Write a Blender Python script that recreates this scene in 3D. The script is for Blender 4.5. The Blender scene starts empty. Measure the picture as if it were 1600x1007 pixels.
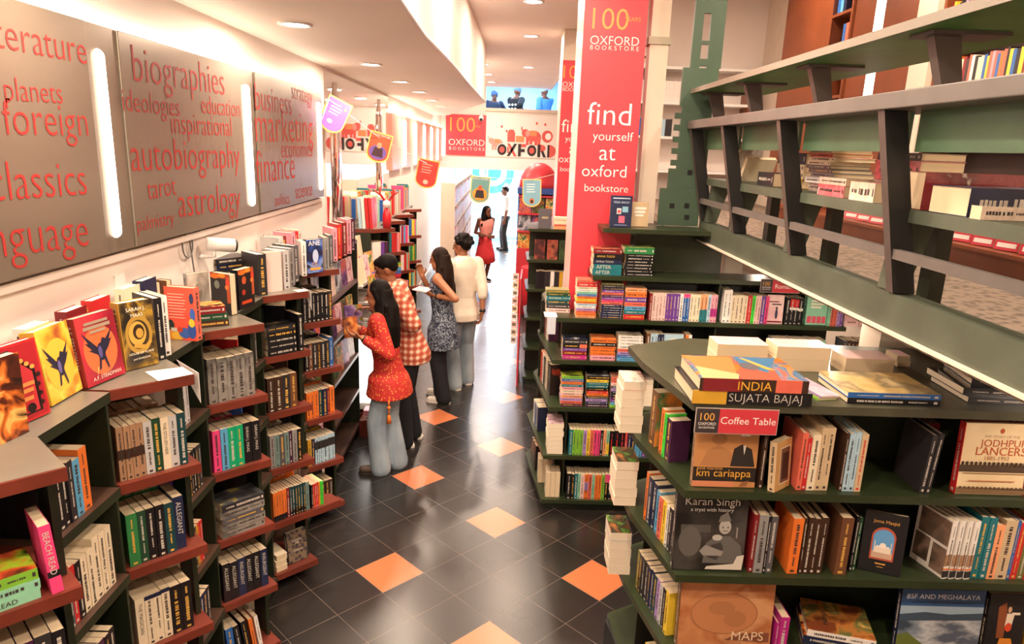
import bpy, math, random
from mathutils import Vector as V, Matrix, Quaternion
PI = math.pi
rnd = random.Random(11)
scn = bpy.context.scene
COL = scn.collection

# ------------------------------------------------------------------ camera
CAMH = 2.65
F, PITCH, ROLL, YAW = 1087.2, 0.24564518, 0.03724637, 0.01710878
_cy, _sy = math.cos(YAW), math.sin(YAW)
FW = V((_sy*math.cos(PITCH), _cy*math.cos(PITCH), -math.sin(PITCH)))
_r0 = V((_cy, -_sy, 0)); _d0 = FW.cross(_r0)
RT = _r0*math.cos(ROLL) - _d0*math.sin(ROLL)
DN = _r0*math.sin(ROLL) + _d0*math.cos(ROLL)
cam = bpy.data.cameras.new('camera'); cam.sensor_width = 36; cam.lens = 36*F/1600
cam.clip_start = .05; cam.clip_end = 200
camo = bpy.data.objects.new('camera', cam); COL.objects.link(camo)
camo.matrix_world = Matrix(((RT.x, -DN.x, -FW.x, 0), (RT.y, -DN.y, -FW.y, 0), (RT.z, -DN.z, -FW.z, CAMH), (0, 0, 0, 1)))
scn.camera = camo
# ------------------------------------------------------------------ world, exposure
world = bpy.data.worlds.new('world'); scn.world = world; world.use_nodes = True
_bg = world.node_tree.nodes['Background']
_bg.inputs[0].default_value = (.72, .86, 1.0, 1); _bg.inputs[1].default_value = 9.0
vs = scn.view_settings
vs.view_transform = 'Standard'; vs.look = 'None'; vs.gamma = 1; vs.use_curve_mapping = False
vs.exposure = 0.30
SPOT_W, SOFFIT_W, TUBE_E, COVE_E = 34.0, 23.0, 5.0, 6.0
WARM = (1.0, .785, .61)

def area_light(name, loc, power, size, color=WARM, rot=(0, 0, 0), parent=None, size_y=None, spread=None):
    l = bpy.data.lights.new(name, 'AREA'); l.energy = power; l.color = color; l.size = size
    if size_y: l.shape = 'RECTANGLE'; l.size_y = size_y
    else: l.shape = 'DISK'
    if spread: l.spread = spread
    o = bpy.data.objects.new(name, l); COL.objects.link(o); o.location = loc; o.rotation_euler = rot
    if parent: o.parent = parent
    return o

# ------------------------------------------------------------------ pixel -> point on a plane of the place
def _ray(p): return FW + RT*((p[0]-800)/F) + DN*((p[1]-503.5)/F)
def onx(p, x): d = _ray(p); t = x/d.x; return V((x, d.y*t, CAMH+d.z*t))
def ony(p, y): d = _ray(p); t = y/d.y; return V((d.x*t, y, CAMH+d.z*t))
def onz(p, z): d = _ray(p); t = (z-CAMH)/d.z; return V((d.x*t, d.y*t, z))

# ------------------------------------------------------------------ materials
def s2l(c): return c/12.92 if c <= .04045 else ((c+.055)/1.055)**2.4
def hexc(h):
    h = h.lstrip('#'); h = ''.join(c*2 for c in h) if len(h) == 3 else h; return tuple(s2l(int(h[i:i+2], 16)/255) for i in (0, 2, 4))
MATS = {}
def _new(key):
    m = bpy.data.materials.new(key); m.use_nodes = True; MATS[key] = m
    nt = m.node_tree; return m, nt, nt.nodes['Principled BSDF']
def N(nt, typ, **kw):
    n = nt.nodes.new(typ)
    for k, v in kw.items(): setattr(n, k, v)
    return n
def rgba(c): return (*c, 1)
def mat(key, col, rough=.5, metal=0, var=.0, scale=8, bump=0, bscale=60, spec=.5, coat=0):
    if key in MATS: return MATS[key]
    if isinstance(col, str): col = hexc(col)
    m, nt, b = _new(key)
    b.inputs['Roughness'].default_value = rough; b.inputs['Metallic'].default_value = metal
    b.inputs['Specular IOR Level'].default_value = spec
    if coat: b.inputs['Coat Weight'].default_value = coat; b.inputs['Coat Roughness'].default_value = .08
    b.inputs['Base Color'].default_value = rgba(col)
    tc = N(nt, 'ShaderNodeTexCoord')
    if var:
        no = N(nt, 'ShaderNodeTexNoise'); no.inputs['Scale'].default_value = scale; no.inputs['Detail'].default_value = 4
        nt.links.new(tc.outputs['Object'], no.inputs['Vector'])
        r = N(nt, 'ShaderNodeValToRGB'); r.color_ramp.elements[0].position = .3; r.color_ramp.elements[1].position = .7
        r.color_ramp.elements[0].color = rgba([max(0, x*(1-var)) for x in col]); r.color_ramp.elements[1].color = rgba([min(1, x*(1+var)) for x in col])
        nt.links.new(no.outputs['Fac'], r.inputs['Fac']); nt.links.new(r.outputs['Color'], b.inputs['Base Color'])
    if bump:
        nb = N(nt, 'ShaderNodeTexNoise'); nb.inputs['Scale'].default_value = bscale; nb.inputs['Detail'].default_value = 3
        nt.links.new(tc.outputs['Object'], nb.inputs['Vector'])
        bp = N(nt, 'ShaderNodeBump'); bp.inputs['Strength'].default_value = bump; bp.inputs['Distance'].default_value = .01
        nt.links.new(nb.outputs['Fac'], bp.inputs['Height']); nt.links.new(bp.outputs['Normal'], b.inputs['Normal'])
    return m
def emit(key, col, strength):
    if key in MATS: return MATS[key]
    if isinstance(col, str): col = hexc(col)
    m, nt, b = _new(key)
    b.inputs['Base Color'].default_value = rgba(col); b.inputs['Emission Color'].default_value = rgba(col); b.inputs['Emission Strength'].default_value = strength
    return m
def ramp_mat(key, kind, stops, scale=6, rough=.4, stretch=(1, 1, 1), detail=3, distort=0, coat=0, bump=0, rot=(0, 0, 0), metal=0):
    """kind: noise / voronoi / wave / gradZ ; stops: [(pos, hex)...]"""
    if key in MATS: return MATS[key]
    m, nt, b = _new(key)
    b.inputs['Roughness'].default_value = rough; b.inputs['Metallic'].default_value = metal
    if coat: b.inputs['Coat Weight'].default_value = coat; b.inputs['Coat Roughness'].default_value = .06
    tc = N(nt, 'ShaderNodeTexCoord'); mp = N(nt, 'ShaderNodeMapping')
    mp.inputs['Scale'].default_value = stretch; mp.inputs['Rotation'].default_value = rot
    h = sum(ord(c) for c in key); mp.inputs['Location'].default_value = (h % 17*.7, h % 13*.9, h % 11*.5)
    nt.links.new(tc.outputs['Object'], mp.inputs['Vector'])
    if kind == 'noise':
        t = N(nt, 'ShaderNodeTexNoise'); t.inputs['Scale'].default_value = scale; t.inputs['Detail'].default_value = detail; t.inputs['Distortion'].default_value = distort; out = t.outputs['Fac']
    elif kind == 'voronoi':
        t = N(nt, 'ShaderNodeTexVoronoi'); t.inputs['Scale'].default_value = scale; out = t.outputs['Distance']
    elif kind == 'cells':
        t = N(nt, 'ShaderNodeTexVoronoi'); t.inputs['Scale'].default_value = scale; out = t.outputs['Color']
    else:
        t = N(nt, 'ShaderNodeTexWave'); t.inputs['Scale'].default_value = scale; t.inputs['Distortion'].default_value = distort; t.inputs['Detail'].default_value = detail; out = t.outputs['Fac']
    nt.links.new(mp.outputs['Vector'], t.inputs['Vector'])
    r = N(nt, 'ShaderNodeValToRGB'); cr = r.color_ramp
    cr.elements[0].position = stops[0][0]; cr.elements[0].color = rgba(hexc(stops[0][1]))
    cr.elements[1].position = stops[-1][0]; cr.elements[1].color = rgba(hexc(stops[-1][1]))
    for p, c in stops[1:-1]:
        e = cr.elements.new(p); e.color = rgba(hexc(c))
    nt.links.new(out, r.inputs['Fac']); nt.links.new(r.outputs['Color'], b.inputs['Base Color'])
    if bump:
        bp = N(nt, 'ShaderNodeBump'); bp.inputs['Strength'].default_value = bump; bp.inputs['Distance'].default_value = .01
        nt.links.new(out, bp.inputs['Height']); nt.links.new(bp.outputs['Normal'], b.inputs['Normal'])
    return m
def ev(*cols, lo=.36, hi=.64):
    n = len(cols); return [(lo+(hi-lo)*i/(n-1), c) for i, c in enumerate(cols)]

# ------------------------------------------------------------------ mesh builder
class MB:
    def __init__(s): s.v = []; s.f = []; s.m = []; s.sm = []
    def add(s, vs, fs, mi=0, smooth=False, M=None):
        o = len(s.v)
        for p in vs: s.v.append(M @ V(p) if M is not None else V(p))
        for f in fs: s.f.append([o+i for i in f]); s.m.append(mi); s.sm.append(smooth)
        return s
    def box(s, a, b, mi=0, M=None):
        x0, y0, z0 = a; x1, y1, z1 = b
        if x0 > x1: x0, x1 = x1, x0
        if y0 > y1: y0, y1 = y1, y0
        if z0 > z1: z0, z1 = z1, z0
        return s.add([(x0, y0, z0), (x1, y0, z0), (x1, y1, z0), (x0, y1, z0), (x0, y0, z1), (x1, y0, z1), (x1, y1, z1), (x0, y1, z1)],
                     [(3, 2, 1, 0), (4, 5, 6, 7), (0, 1, 5, 4), (1, 2, 6, 5), (2, 3, 7, 6), (3, 0, 4, 7)], mi, False, M)
    def prism(s, poly, z0, z1, mi=0, mtop=None, M=None):
        n = len(poly); a = sum(poly[i][0]*poly[(i+1) % n][1]-poly[(i+1) % n][0]*poly[i][1] for i in range(n))
        if a < 0: poly = poly[::-1]
        s.add([(x, y, z0) for x, y in poly]+[(x, y, z1) for x, y in poly], [tuple(range(n))[::-1]]+[(i, (i+1) % n, n+(i+1) % n, n+i) for i in range(n)], mi, False, M)
        s.add([(x, y, z1) for x, y in poly], [tuple(range(n))], mi if mtop is None else mtop, False, M)
        return s
    def poly(s, pts, mi=0, M=None): return s.add(pts, [tuple(range(len(pts)))], mi, False, M)
    def ring(s, rings, mi=0, cap=True, smooth=True, close=True):
        """rings: list of equally long point lists"""
        o = len(s.v); n = len(rings[0])
        for r in rings: s.v += [V(p) for p in r]
        for k in range(len(rings)-1):
            for i in range(n if close else n-1):
                j = (i+1) % n
                s.f.append([o+k*n+i, o+k*n+j, o+(k+1)*n+j, o+(k+1)*n+i]); s.m.append(mi); s.sm.append(smooth)
        if cap:
            s.f.append([o+i for i in range(n)][::-1]); s.m.append(mi); s.sm.append(False)
            s.f.append([o+(len(rings)-1)*n+i for i in range(n)]); s.m.append(mi); s.sm.append(False)
        return s
    def tube(s, pts, r, n=8, mi=0):
        pts = [V(p) for p in pts]; rs = r if isinstance(r, (list, tuple)) else [r]*len(pts); rings = []
        up = None
        for i, p in enumerate(pts):
            d = (pts[min(i+1, len(pts)-1)]-pts[max(i-1, 0)]).normalized()
            if up is None: up = V((0, 0, 1)) if abs(d.z) < .9 else V((1, 0, 0))
            x = d.cross(up).normalized(); up = x.cross(d).normalized()
            rings.append([p+(x*math.cos(2*PI*k/n)+up*math.sin(2*PI*k/n))*rs[i] for k in range(n)])
        return s.ring(rings, mi)
    def cap(s, a, b, ra, rb, n=12, mi=0):
        """tapered capsule"""
        a = V(a); b = V(b); d = b-a; L = d.length
        d = d.normalized() if L > 1e-6 else V((0, 0, 1)); up = V((0, 0, 1)) if abs(d.z) < .9 else V((1, 0, 0))
        x = d.cross(up).normalized(); y = x.cross(d)
        prof = [(-math.sin(t*PI/2/4)*ra, math.cos(t*PI/2/4)*ra, a) for t in (3.7, 3, 2, 1, 0)]+[(math.sin(t*PI/2/4)*rb, math.cos(t*PI/2/4)*rb, b) for t in (0, 1, 2, 3, 3.7)]
        return s.ring([[c+d*h+(x*math.cos(2*PI*k/n)+y*math.sin(2*PI*k/n))*rr for k in range(n)] for h, rr, c in prof], mi)
    def ell(s, c, r, n=14, m=9, mi=0, R=None):
        c = V(c); rings = []
        for i in range(m+1):
            t = -PI/2*.97+PI*.97*i/m
            ring = []
            for k in range(n):
                p = V((math.cos(t)*math.cos(2*PI*k/n)*r[0], math.cos(t)*math.sin(2*PI*k/n)*r[1], math.sin(t)*r[2]))
                ring.append(c+(R @ p if R is not None else p))
            rings.append(ring)
        return s.ring(rings, mi)
    def loft(s, secs, n=20, mi=0, R=None, o=(0, 0, 0)):
        """secs: (cx, cy, z, rx, ry)"""
        rings = []
        for cx, cy, z, rx, ry in secs:
            rings.append([V(o)+(R @ p if R is not None else p) for p in [V((cx+rx*math.cos(2*PI*k/n), cy+ry*math.sin(2*PI*k/n), z)) for k in range(n)]])
        return s.ring(rings, mi)
    def mesh(s, name, mats, off=None):
        me = bpy.data.meshes.new(name)
        vs_ = [p-off for p in s.v] if off is not None else s.v
        me.from_pydata([tuple(p) for p in vs_], [], s.f)
        for m in mats: me.materials.append(m)
        me.polygons.foreach_set('material_index', s.m); me.polygons.foreach_set('use_smooth', s.sm); me.update()
        return me
    def build(s, name, mats, parent=None, bevel=0, **props):
        if not isinstance(mats, (list, tuple)): mats = [mats]
        off = None
        if parent is not None: off = WORLD_OFF.get(parent.name)
        o = bpy.data.objects.new(name, s.mesh(name, mats, off)); COL.objects.link(o)
        if parent is not None: o.parent = parent; WORLD_OFF[o.name] = off if off is not None else V((0, 0, 0))
        if bevel:
            b = o.modifiers.new('bevel', 'BEVEL'); b.width = bevel; b.segments = 2; b.limit_method = 'ANGLE'
        for k, v in props.items(): o[k] = v
        return o
WORLD_OFF = {}
def tag(o, label, cat, group=None, kind=None):
    o['label'] = label; o['category'] = cat
    if group: o['group'] = group
    if kind: o['kind'] = kind
    return o
def thing(name, loc, label, cat, group=None):
    o = bpy.data.objects.new(name, None); o.empty_display_size = .05; COL.objects.link(o)
    o.location = loc; WORLD_OFF[o.name] = V(loc)
    return tag(o, label, cat, group)
def struct(name, mb, mats):
    o = mb.build(name, mats); o['kind'] = 'structure'; return o

# ------------------------------------------------------------------ text
_TXT = {}
def text_polys(body, off=0.0):
    """glyph mesh of the built-in font, cached: verts, faces, bounds"""
    key = (body, off)
    if key not in _TXT:
        c = bpy.data.curves.new('t', 'FONT'); c.body = body; c.resolution_u = 3; c.offset = off; c.align_x = 'LEFT'
        o = bpy.data.objects.new('t', c); COL.objects.link(o); bpy.context.view_layer.update()
        me = bpy.data.meshes.new_from_object(o.evaluated_get(bpy.context.evaluated_depsgraph_get()))
        vs_ = [tuple(v.co) for v in me.vertices]; fs = [tuple(p.vertices) for p in me.polygons]
        bpy.data.objects.remove(o); bpy.data.curves.remove(c); bpy.data.meshes.remove(me)
        xs = [v[0] for v in vs_]; ys = [v[1] for v in vs_]
        _TXT[key] = (vs_, fs, (min(xs), max(xs), min(ys), max(ys)))
    return _TXT[key]
def put_text(mb, body, origin, right, up, width=None, cap=None, mi=0, lift=.0008, stretch=None, off=0.0):
    """baseline-left origin; right, up unit vectors; width of the word in metres or cap = size"""
    vs_, fs, (x0, x1, y0, y1) = text_polys(body, off)
    right = V(right); up = V(up); nrm = right.cross(up).normalized()
    k = width/(x1-x0) if width else cap
    ky = stretch if stretch else k
    mb.add([V(origin)+right*((x-x0)*k)+up*(y*ky)+nrm*lift for x, y, z in vs_], fs, mi)
# ------------------------------------------------------------------ shared materials
wallm = mat('wall_paint', (.76, .68, .62), .6, var=.03, scale=2)
ceilm = mat('ceiling_paint', (.84, .77, .70), .7, var=.03, scale=1.5)
sofm = mat('soffit_paint', (.84, .76, .68), .65, var=.03, scale=1.2)
dgreen = mat('dark_green_paint', '#1f2718', .42, var=.18, scale=5, bump=.05)
shelfgreen = mat('shelf_green', '#2c3620', .32, var=.15, scale=4, bump=.05)
railgreen = mat('rail_green', '#47654a', .5, var=.16, scale=5)
ledgegreen = mat('ledge_green', '#437a34', .5, var=.2, scale=4)
beamgreen = mat('beam_green', '#4a5244', .5, var=.22, scale=5, bump=.1, bscale=20)
steelgrey = mat('post_brown_grey', '#4f4541', .5, var=.15, scale=7)
blackm = mat('black_paint', '#121212', .5)
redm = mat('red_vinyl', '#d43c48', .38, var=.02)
redwood = mat('red_wood', '#6e2f22', .33, var=.16, scale=9)
redtop = mat('red_laminate', '#6d3328', .28, var=.14, scale=6)
greylam = mat('grey_laminate', '#6f6a5f', .28, var=.12, scale=5)
creamm = mat('cream_paint', (.70, .60, .49), .5, var=.06, scale=3)
whitem = mat('white_paint', (.85, .83, .80), .5)
wordred = mat('coral_lettering', '#9c2c28', .6, spec=.2)
wordwhite = mat('white_lettering', (.86, .82, .78), .5)
goldm = mat('gold_lettering', '#d9a24a', .4)
chrome = mat('chrome', (.8, .8, .82), .15, 1)
plasticw = mat('white_plastic', (.78, .75, .71), .35)
woodb = mat('brown_wood', '#7a3d1e', .4, var=.18, scale=3)
darkwood = mat('dark_wood', '#3a1f12', .45, var=.15, scale=4)

# floor: black tiles on the diagonal, a terracotta one every third tile
def floor_material():
    m, nt, b = _new('floor_tiles')
    geo = N(nt, 'ShaderNodeNewGeometry'); sep = N(nt, 'ShaderNodeSeparateXYZ'); nt.links.new(geo.outputs['Position'], sep.inputs[0])
    a = .80339613; s = .30985307; ox, oy = -.65905, 3.70170
    def mth(op, x, y=None):
        n = N(nt, 'ShaderNodeMath', operation=op)
        for i, q in enumerate((x, y)):
            if q is None: continue
            if isinstance(q, (int, float)): n.inputs[i].default_value = q
            else: nt.links.new(q, n.inputs[i])
        return n.outputs[0]
    X = mth('SUBTRACT', sep.outputs[0], ox); Y = mth('SUBTRACT', sep.outputs[1], oy)
    A = mth('DIVIDE', mth('ADD', mth('MULTIPLY', X, math.sin(a)), mth('MULTIPLY', Y, math.cos(a))), s)
    B = mth('DIVIDE', mth('ADD', mth('MULTIPLY', X, -math.cos(a)), mth('MULTIPLY', Y, math.sin(a))), s)
    def edge(q):
        f = mth('FRACT', q); return mth('MINIMUM', f, mth('SUBTRACT', 1, f))
    grout = mth('LESS_THAN', mth('MINIMUM', edge(A), edge(B)), .007)
    fa = mth('FLOORED_MODULO', mth('FLOOR', A), 3); fb = mth('FLOORED_MODULO', mth('FLOOR', B), 3)
    orange = mth('MULTIPLY', mth('MULTIPLY', mth('LESS_THAN', fa, .5), mth('LESS_THAN', fb, .5)), mth('GREATER_THAN', sep.outputs[0], -1.06))
    no = N(nt, 'ShaderNodeTexNoise'); no.inputs['Scale'].default_value = .9; no.inputs['Detail'].default_value = 2
    nt.links.new(geo.outputs['Position'], no.inputs['Vector'])
    blk = N(nt, 'ShaderNodeValToRGB'); blk.color_ramp.elements[0].color = rgba(hexc('#1a1716')); blk.color_ramp.elements[1].color = rgba(hexc('#2c2724'))
    nt.links.new(no.outputs['Fac'], blk.inputs['Fac'])
    m1 = N(nt, 'ShaderNodeMix', data_type='RGBA'); nt.links.new(orange, m1.inputs[0]); nt.links.new(blk.outputs[0], m1.inputs[6]); m1.inputs[7].default_value = rgba(hexc('#bf6f46'))
    m2 = N(nt, 'ShaderNodeMix', data_type='RGBA'); nt.links.new(grout, m2.inputs[0]); nt.links.new(m1.outputs[2], m2.inputs[6]); m2.inputs[7].default_value = rgba(hexc('#5c5048'))
    nt.links.new(m2.outputs[2], b.inputs['Base Color'])
    rr = N(nt, 'ShaderNodeMapRange'); rr.inputs[3].default_value = .22; rr.inputs[4].default_value = .32
    nt.links.new(no.outputs['Fac'], rr.inputs[0]); nt.links.new(rr.outputs[0], b.inputs['Roughness'])
    bp = N(nt, 'ShaderNodeBump'); bp.inputs['Strength'].default_value = .25; bp.inputs['Distance'].default_value = .002; bp.invert = True
    nt.links.new(grout, bp.inputs['Height']); nt.links.new(bp.outputs[0], b.inputs['Normal'])
    b.inputs['Specular IOR Level'].default_value = .75
    return m
LW = -1.55
struct('floor', MB().box((-1.65, -1.7, -.1), (3.2, 21.6, 0)), floor_material())
struct('ground', MB().box((-14, 21.6, -.14), (16, 50, -.02)), mat('pavement', '#8c8a86', .8, var=.1))
struct('wall_left', MB().box((LW-.1, -1.7, 0), (LW, 21.6, 4.3)), wallm)
struct('wall_back', MB().box((-1.65, -1.7, 0), (3.2, -1.6, 4.7)), wallm)
struct('wall_right', MB().box((3.1, -1.7, 0), (3.2, 21.6, 4.7)), mat('wall_cream', (.70, .60, .50), .6, var=.04))
struct('ceiling', MB().box((-1.65, -1.7, 4.0), (.98, 17, 4.1)), ceilm)
struct('ceiling_deck', MB().box((.98, -1.7, 4.6), (3.2, 17, 4.7)), ceilm)
struct('trim_1', MB().box((.95, -1.7, 3.98), (1.0, 17, 4.62)), ceilm)
# low soffit along the left wall, with a lip
sp = [(LW, -1.65), (-.46, -1.65), (-.49, 3.2), (-.5, 4.3), (-.45, 5.6), (-.40, 7.6), (-.32, 10.3), (-1.22, 15.0), (LW, 15.2)]
struct('ceiling_soffit', MB().prism(sp, 3.25, 4.0), sofm)
lip = MB(); lip.tube([(-.455, -1.6, 3.262), (-.485, 3.2, 3.262), (-.495, 4.3, 3.262), (-.445, 5.6, 3.262), (-.395, 7.6, 3.262), (-.315, 10.3, 3.262)], .012, 6)
struct('trim_2', lip, whitem)
struct('trim_3', MB().box((LW, 0, 2.155), (-1.525, 6.0, 2.185)), wallm)
struct('baseboard_left', MB().box((LW, 6.1, 0), (-1.53, 17, .1)), wallm)
# end bulkhead over the street entrance, with the servery window over it
struct('wall_end', MB().box((LW, 17, 2.15), (3.1, 17.2, 3.5)).box((LW, 17, 3.5), (-.51, 17.2, 4.0)).box((1.17, 17, 3.5), (3.1, 17.2, 4.6)).box((1.6, 17, 0), (3.1, 17.2, 2.15)), wallm)
struct('trim_4', MB().box((LW, 16.75, 2.13), (1.6, 17.0, 2.4)), whitem)
struct('trim_5', MB().box((-.51, 16.96, 3.46), (1.17, 17.24, 3.53)), creamm)
# kitchen behind that window
kitw = mat('kitchen_wall', '#8fb6de', .5)
struct('wall_kitchen', MB().box((LW, 20.0, 2.3), (3.1, 20.1, 4.5)), kitw)
struct('ceiling_kitchen', MB().box((LW, 17.2, 4.5), (3.1, 20.1, 4.6)), kitw)
struct('floor_kitchen', MB().box((LW, 17.2, 2.2), (3.1, 20.0, 2.34)), kitw)
# shop front: glass facade and the bright street
glassm = mat('glass', (.9, .95, 1), .02)
glassm.node_tree.nodes['Principled BSDF'].inputs['Transmission Weight'].default_value = 1.0
struct('window_1', MB().box((-1.5, 21.5, .06), (3.05, 21.52, 2.2)), glassm)
fr = MB()
for x in (-1.5, -.55, .55, 1.6, 3.0): fr.box((x-.03, 21.46, 0), (x+.03, 21.56, 2.25))
fr.box((-1.55, 21.46, 2.2), (3.1, 21.56, 2.3)); fr.box((-1.55, 21.46, 0), (3.1, 21.56, .08))
struct('trim_6', fr, mat('facade_frame', '#8fa3ad', .4))
# big cast glimpses over the street: a pale blue frontage with a round emblem panel
st = thing('street_hoarding', (.0, 26, 0), 'pale blue hoarding with ring shapes seen through the shop entrance glass', 'hoarding')
MB().box((-5, 26, 0), (6, 26.1, 2.3)).build('panel', mat('hoarding_blue', '#8fc0dc', .6, var=.15, scale=.9), st)
for i, (x, z, r, c) in enumerate([(-.45, 1.75, .75, '#3a8fc4'), (-.45, 1.75, .5, '#bfe0ef'), (-.45, 1.75, .3, '#2f7fb6'), (1.7, 1.4, .5, '#cfe8f2'), (-2.4, 1.6, .6, '#5aa7cf'), (.9, 2.0, .28, '#4f8f63')]):
    MB().poly([(x+r*math.cos(t*PI/16), 25.985-.004*i, z+r*math.sin(t*PI/16)) for t in range(32)]).build('ring', mat('ring%d' % i, c, .6), st)

# ------------------------------------------------------------------ lamps
lens = emit('lamp_lens', (1, .84, .66), 22)
lens_soft = emit('lamp_lens_soft', (1, .86, .7), 12)
ORD = 'first second third fourth fifth sixth seventh eighth ninth tenth eleventh twelfth thirteenth fourteenth fifteenth sixteenth seventeenth eighteenth nineteenth twentieth twenty-first twenty-second twenty-third twenty-fourth twenty-fifth twenty-sixth twenty-seventh twenty-eighth twenty-ninth thirtieth'.split()
def downlight(x, y, z, r, w, label, group, vis=True):
    t = thing('downlight', (x, y, z), label, 'ceiling light', group)
    a = MB(); n = 20
    def circ(rr, zz): return [V((x+rr*math.cos(2*PI*k/n), y+rr*math.sin(2*PI*k/n), zz)) for k in range(n)]
    a.ring([circ(r*1.25, z), circ(r*1.22, z-.012), circ(r, z-.010), circ(r*.92, z-.001)], 0, cap=False); a.build('trim_ring', plasticw, t)
    MB().poly(circ(r*.93, z-.004)[::-1]).build('lens', lens if w > 0 else lens_soft, t)
    if w > 0: area_light('lamp', (0, 0, -.02), w, r*1.8, WARM, (0, 0, 0), t)
for i, (x, y) in enumerate([(-1.12, .7), (-1.15, 2.2), (-1.15, 4.0), (-1.09, 5.83), (-1.07, 7.3), (-1.04, 8.6), (-1.04, 10.1), (-1.05, 11.6)]):
    downlight(x, y, 3.25, .075, SOFFIT_W, 'round warm downlight in the low side soffit, %s along from the viewer' % ORD[i], 'downlights in the low soffit')
for i, (x, y) in enumerate([(-.2, 1.0), (-.25, 3.0), (-.35, 5.2), (-.57, 8.06), (-.51, 9.36), (-.50, 10.58), (-.43, 12.44), (-.40, 14.12), (-.36, 15.72)]):
    if y > 6: lab = 'round warm downlight in the high ceiling row beside the soffit edge, %s of six' % ORD[i-3]
    else: lab = 'round warm downlight in the high ceiling out over the viewer, %s of three' % ORD[i]
    downlight(x, y, 4.0, .085, SPOT_W*(1.25 if y < 4 else 1.2 if y < 6 else 1), lab, 'downlights in the high ceiling')
for i, (x, y) in enumerate([(.7, .3), (.55, 3.4), (.21, 7.12), (.26, 9.21), (.34, 12.65)]):
    if y > 6: lab = 'round warm downlight in the high ceiling row beside the red columns, %s of three' % ORD[i-2]
    else: lab = 'round warm downlight in the high ceiling over the coffee table island, %s of two' % ORD[i]
    downlight(x, y, 4.0, .085, SPOT_W*(1.4 if y < 4 else 1), lab, 'downlights in the high ceiling')
for i, (x, y) in enumerate([(2.2, .8), (2.2, 2.6), (2.2, 4.6), (2.2, 6.8)]):
    downlight(x, y, 4.6, .085, SPOT_W*1.2, 'round warm downlight over the raised deck, %s along' % ORD[i], 'downlights over the deck')
for i, (x, y) in enumerate([(1.9, 3.9), (2.5, 2.0), (2.4, 6.4)]):
    downlight(x, y, 1.999, .06, 13, 'small round downlight under the raised deck, %s along' % ORD[i], 'downlights under the deck')
def light_panel(x, y, z, sx, sy, w, col, label):
    t = thing('added_fill_panel', (x, y, z), label, 'ceiling light')
    MB().box((x-sx/2-.03, y-sy/2-.03, z-.02), (x+sx/2+.03, y+sy/2+.03, z-.0005)).build('frame', plasticw, t)
    MB().box((x-sx/2, y-sy/2, z-.026), (x+sx/2, y+sy/2, z-.0205)).build('diffuser', emit('panel_glow%d' % int(w), col, 6), t)
    area_light('lamp', (0, 0, -.03), w, sx, col, (0, 0, 0), t, size_y=sy)
light_panel(.4, 19.2, 2.2, 2.6, 1.2, 850, (.88, .94, 1.0), 'long white fill light panel added out of view inside the street entrance')  # added fill light standing in for daylight at the entrance, out of view
light_panel(.3, 18.6, 4.5, 1.6, .9, 130, (.62, .80, 1.0), 'cool white fill light panel added out of view in the kitchen behind the servery')  # added fill light brightening the kitchen, given a fixture, out of view

# ------------------------------------------------------------------ word panels on the left wall, light tubes between them
panm = ramp_mat('brushed_panel', 'noise', ev('#83786a', '#7d7365'), 1.2, .30, (1, 1, 4), metal=.5)
PX = -1.495
def word_panel(y0, y1, label, words):
    t = thing('word_panel', (LW, (y0+y1)/2, 2.2), label, 'wall panel', 'word panels on the wall')
    MB().box((LW+.001, y0, 2.2), (PX, y1, 3.03)).build('sheet', panm, t, bevel=.004)
    for body, pl, pr in words:
        w = MB(); a = onx(pl, PX); b = onx(pr, PX); d = b-a
        put_text(w, body, a, d.normalized(), V((0, 0, 1)), width=d.length, lift=.0015, off=-.012)
        w.build('lettering', wordred, t)
word_panel(1.40, 2.64, 'brushed metal wall panel with coral subject words ending in language', [('literature', (-30, 70), (136, 101)), ('planets', (8, 157), (98, 162)), ('foreign', (7, 211), (138, 213)), ('classics', (-14, 315), (136, 304)), ('language', (-62, 412), (139, 384))])
word_panel(2.85, 4.105, 'brushed metal wall panel with coral words from biographies down to palmistry', [('biographies', (209, 127), (351, 149)), ('ideologies', (192, 173), (281, 182)), ('education', (315, 177), (375, 183)), ('inspirational', (268, 209), (362, 213)), ('autobiography', (206, 268), (375, 262)), ('tarot', (231, 312), (275, 304)), ('astrology', (280, 340), (376, 327)), ('palmistry', (215, 362), (272, 350))])
word_panel(4.345, 5.70, 'brushed metal wall panel with coral words from business to finance', [('strategy', (456, 154), (488, 163)), ('business', (399, 171), (456, 180)), ('marketing', (400, 222), (489, 222)), ('economics', (440, 247), (488, 245)), ('finance', (401, 287), (461, 279)), ('politics', (430, 322), (452, 318)), ('science', (462, 311), (488, 305))])
tubem = emit('tube_glow', (1, .88, .74), TUBE_E)
for i, (yc, w) in enumerate([(1.29, .2), (2.745, .20), (4.215, .22), (5.80, .19)]):
    lb = ['before the panel that ends in language', 'between the language panel and the biographies panel', 'between the biographies panel and the business panel', 'at the far end of the business panel'][i]
    t = thing('wall_tube_light', (LW, yc, 2.2), 'tall glowing tube light '+lb, 'wall light', 'tube lights between the word panels')
    MB().box((LW+.001, yc-w/2, 2.2), (PX-.008, yc+w/2, 3.03)).build('backing', panm, t)
    yt = yc-.03 if i == 1 else yc-.012
    MB().cap((PX-.012, yt, 2.28), (PX-.012, yt, 2.92), .026, .026, 14).build('tube', tubem, t)
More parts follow.
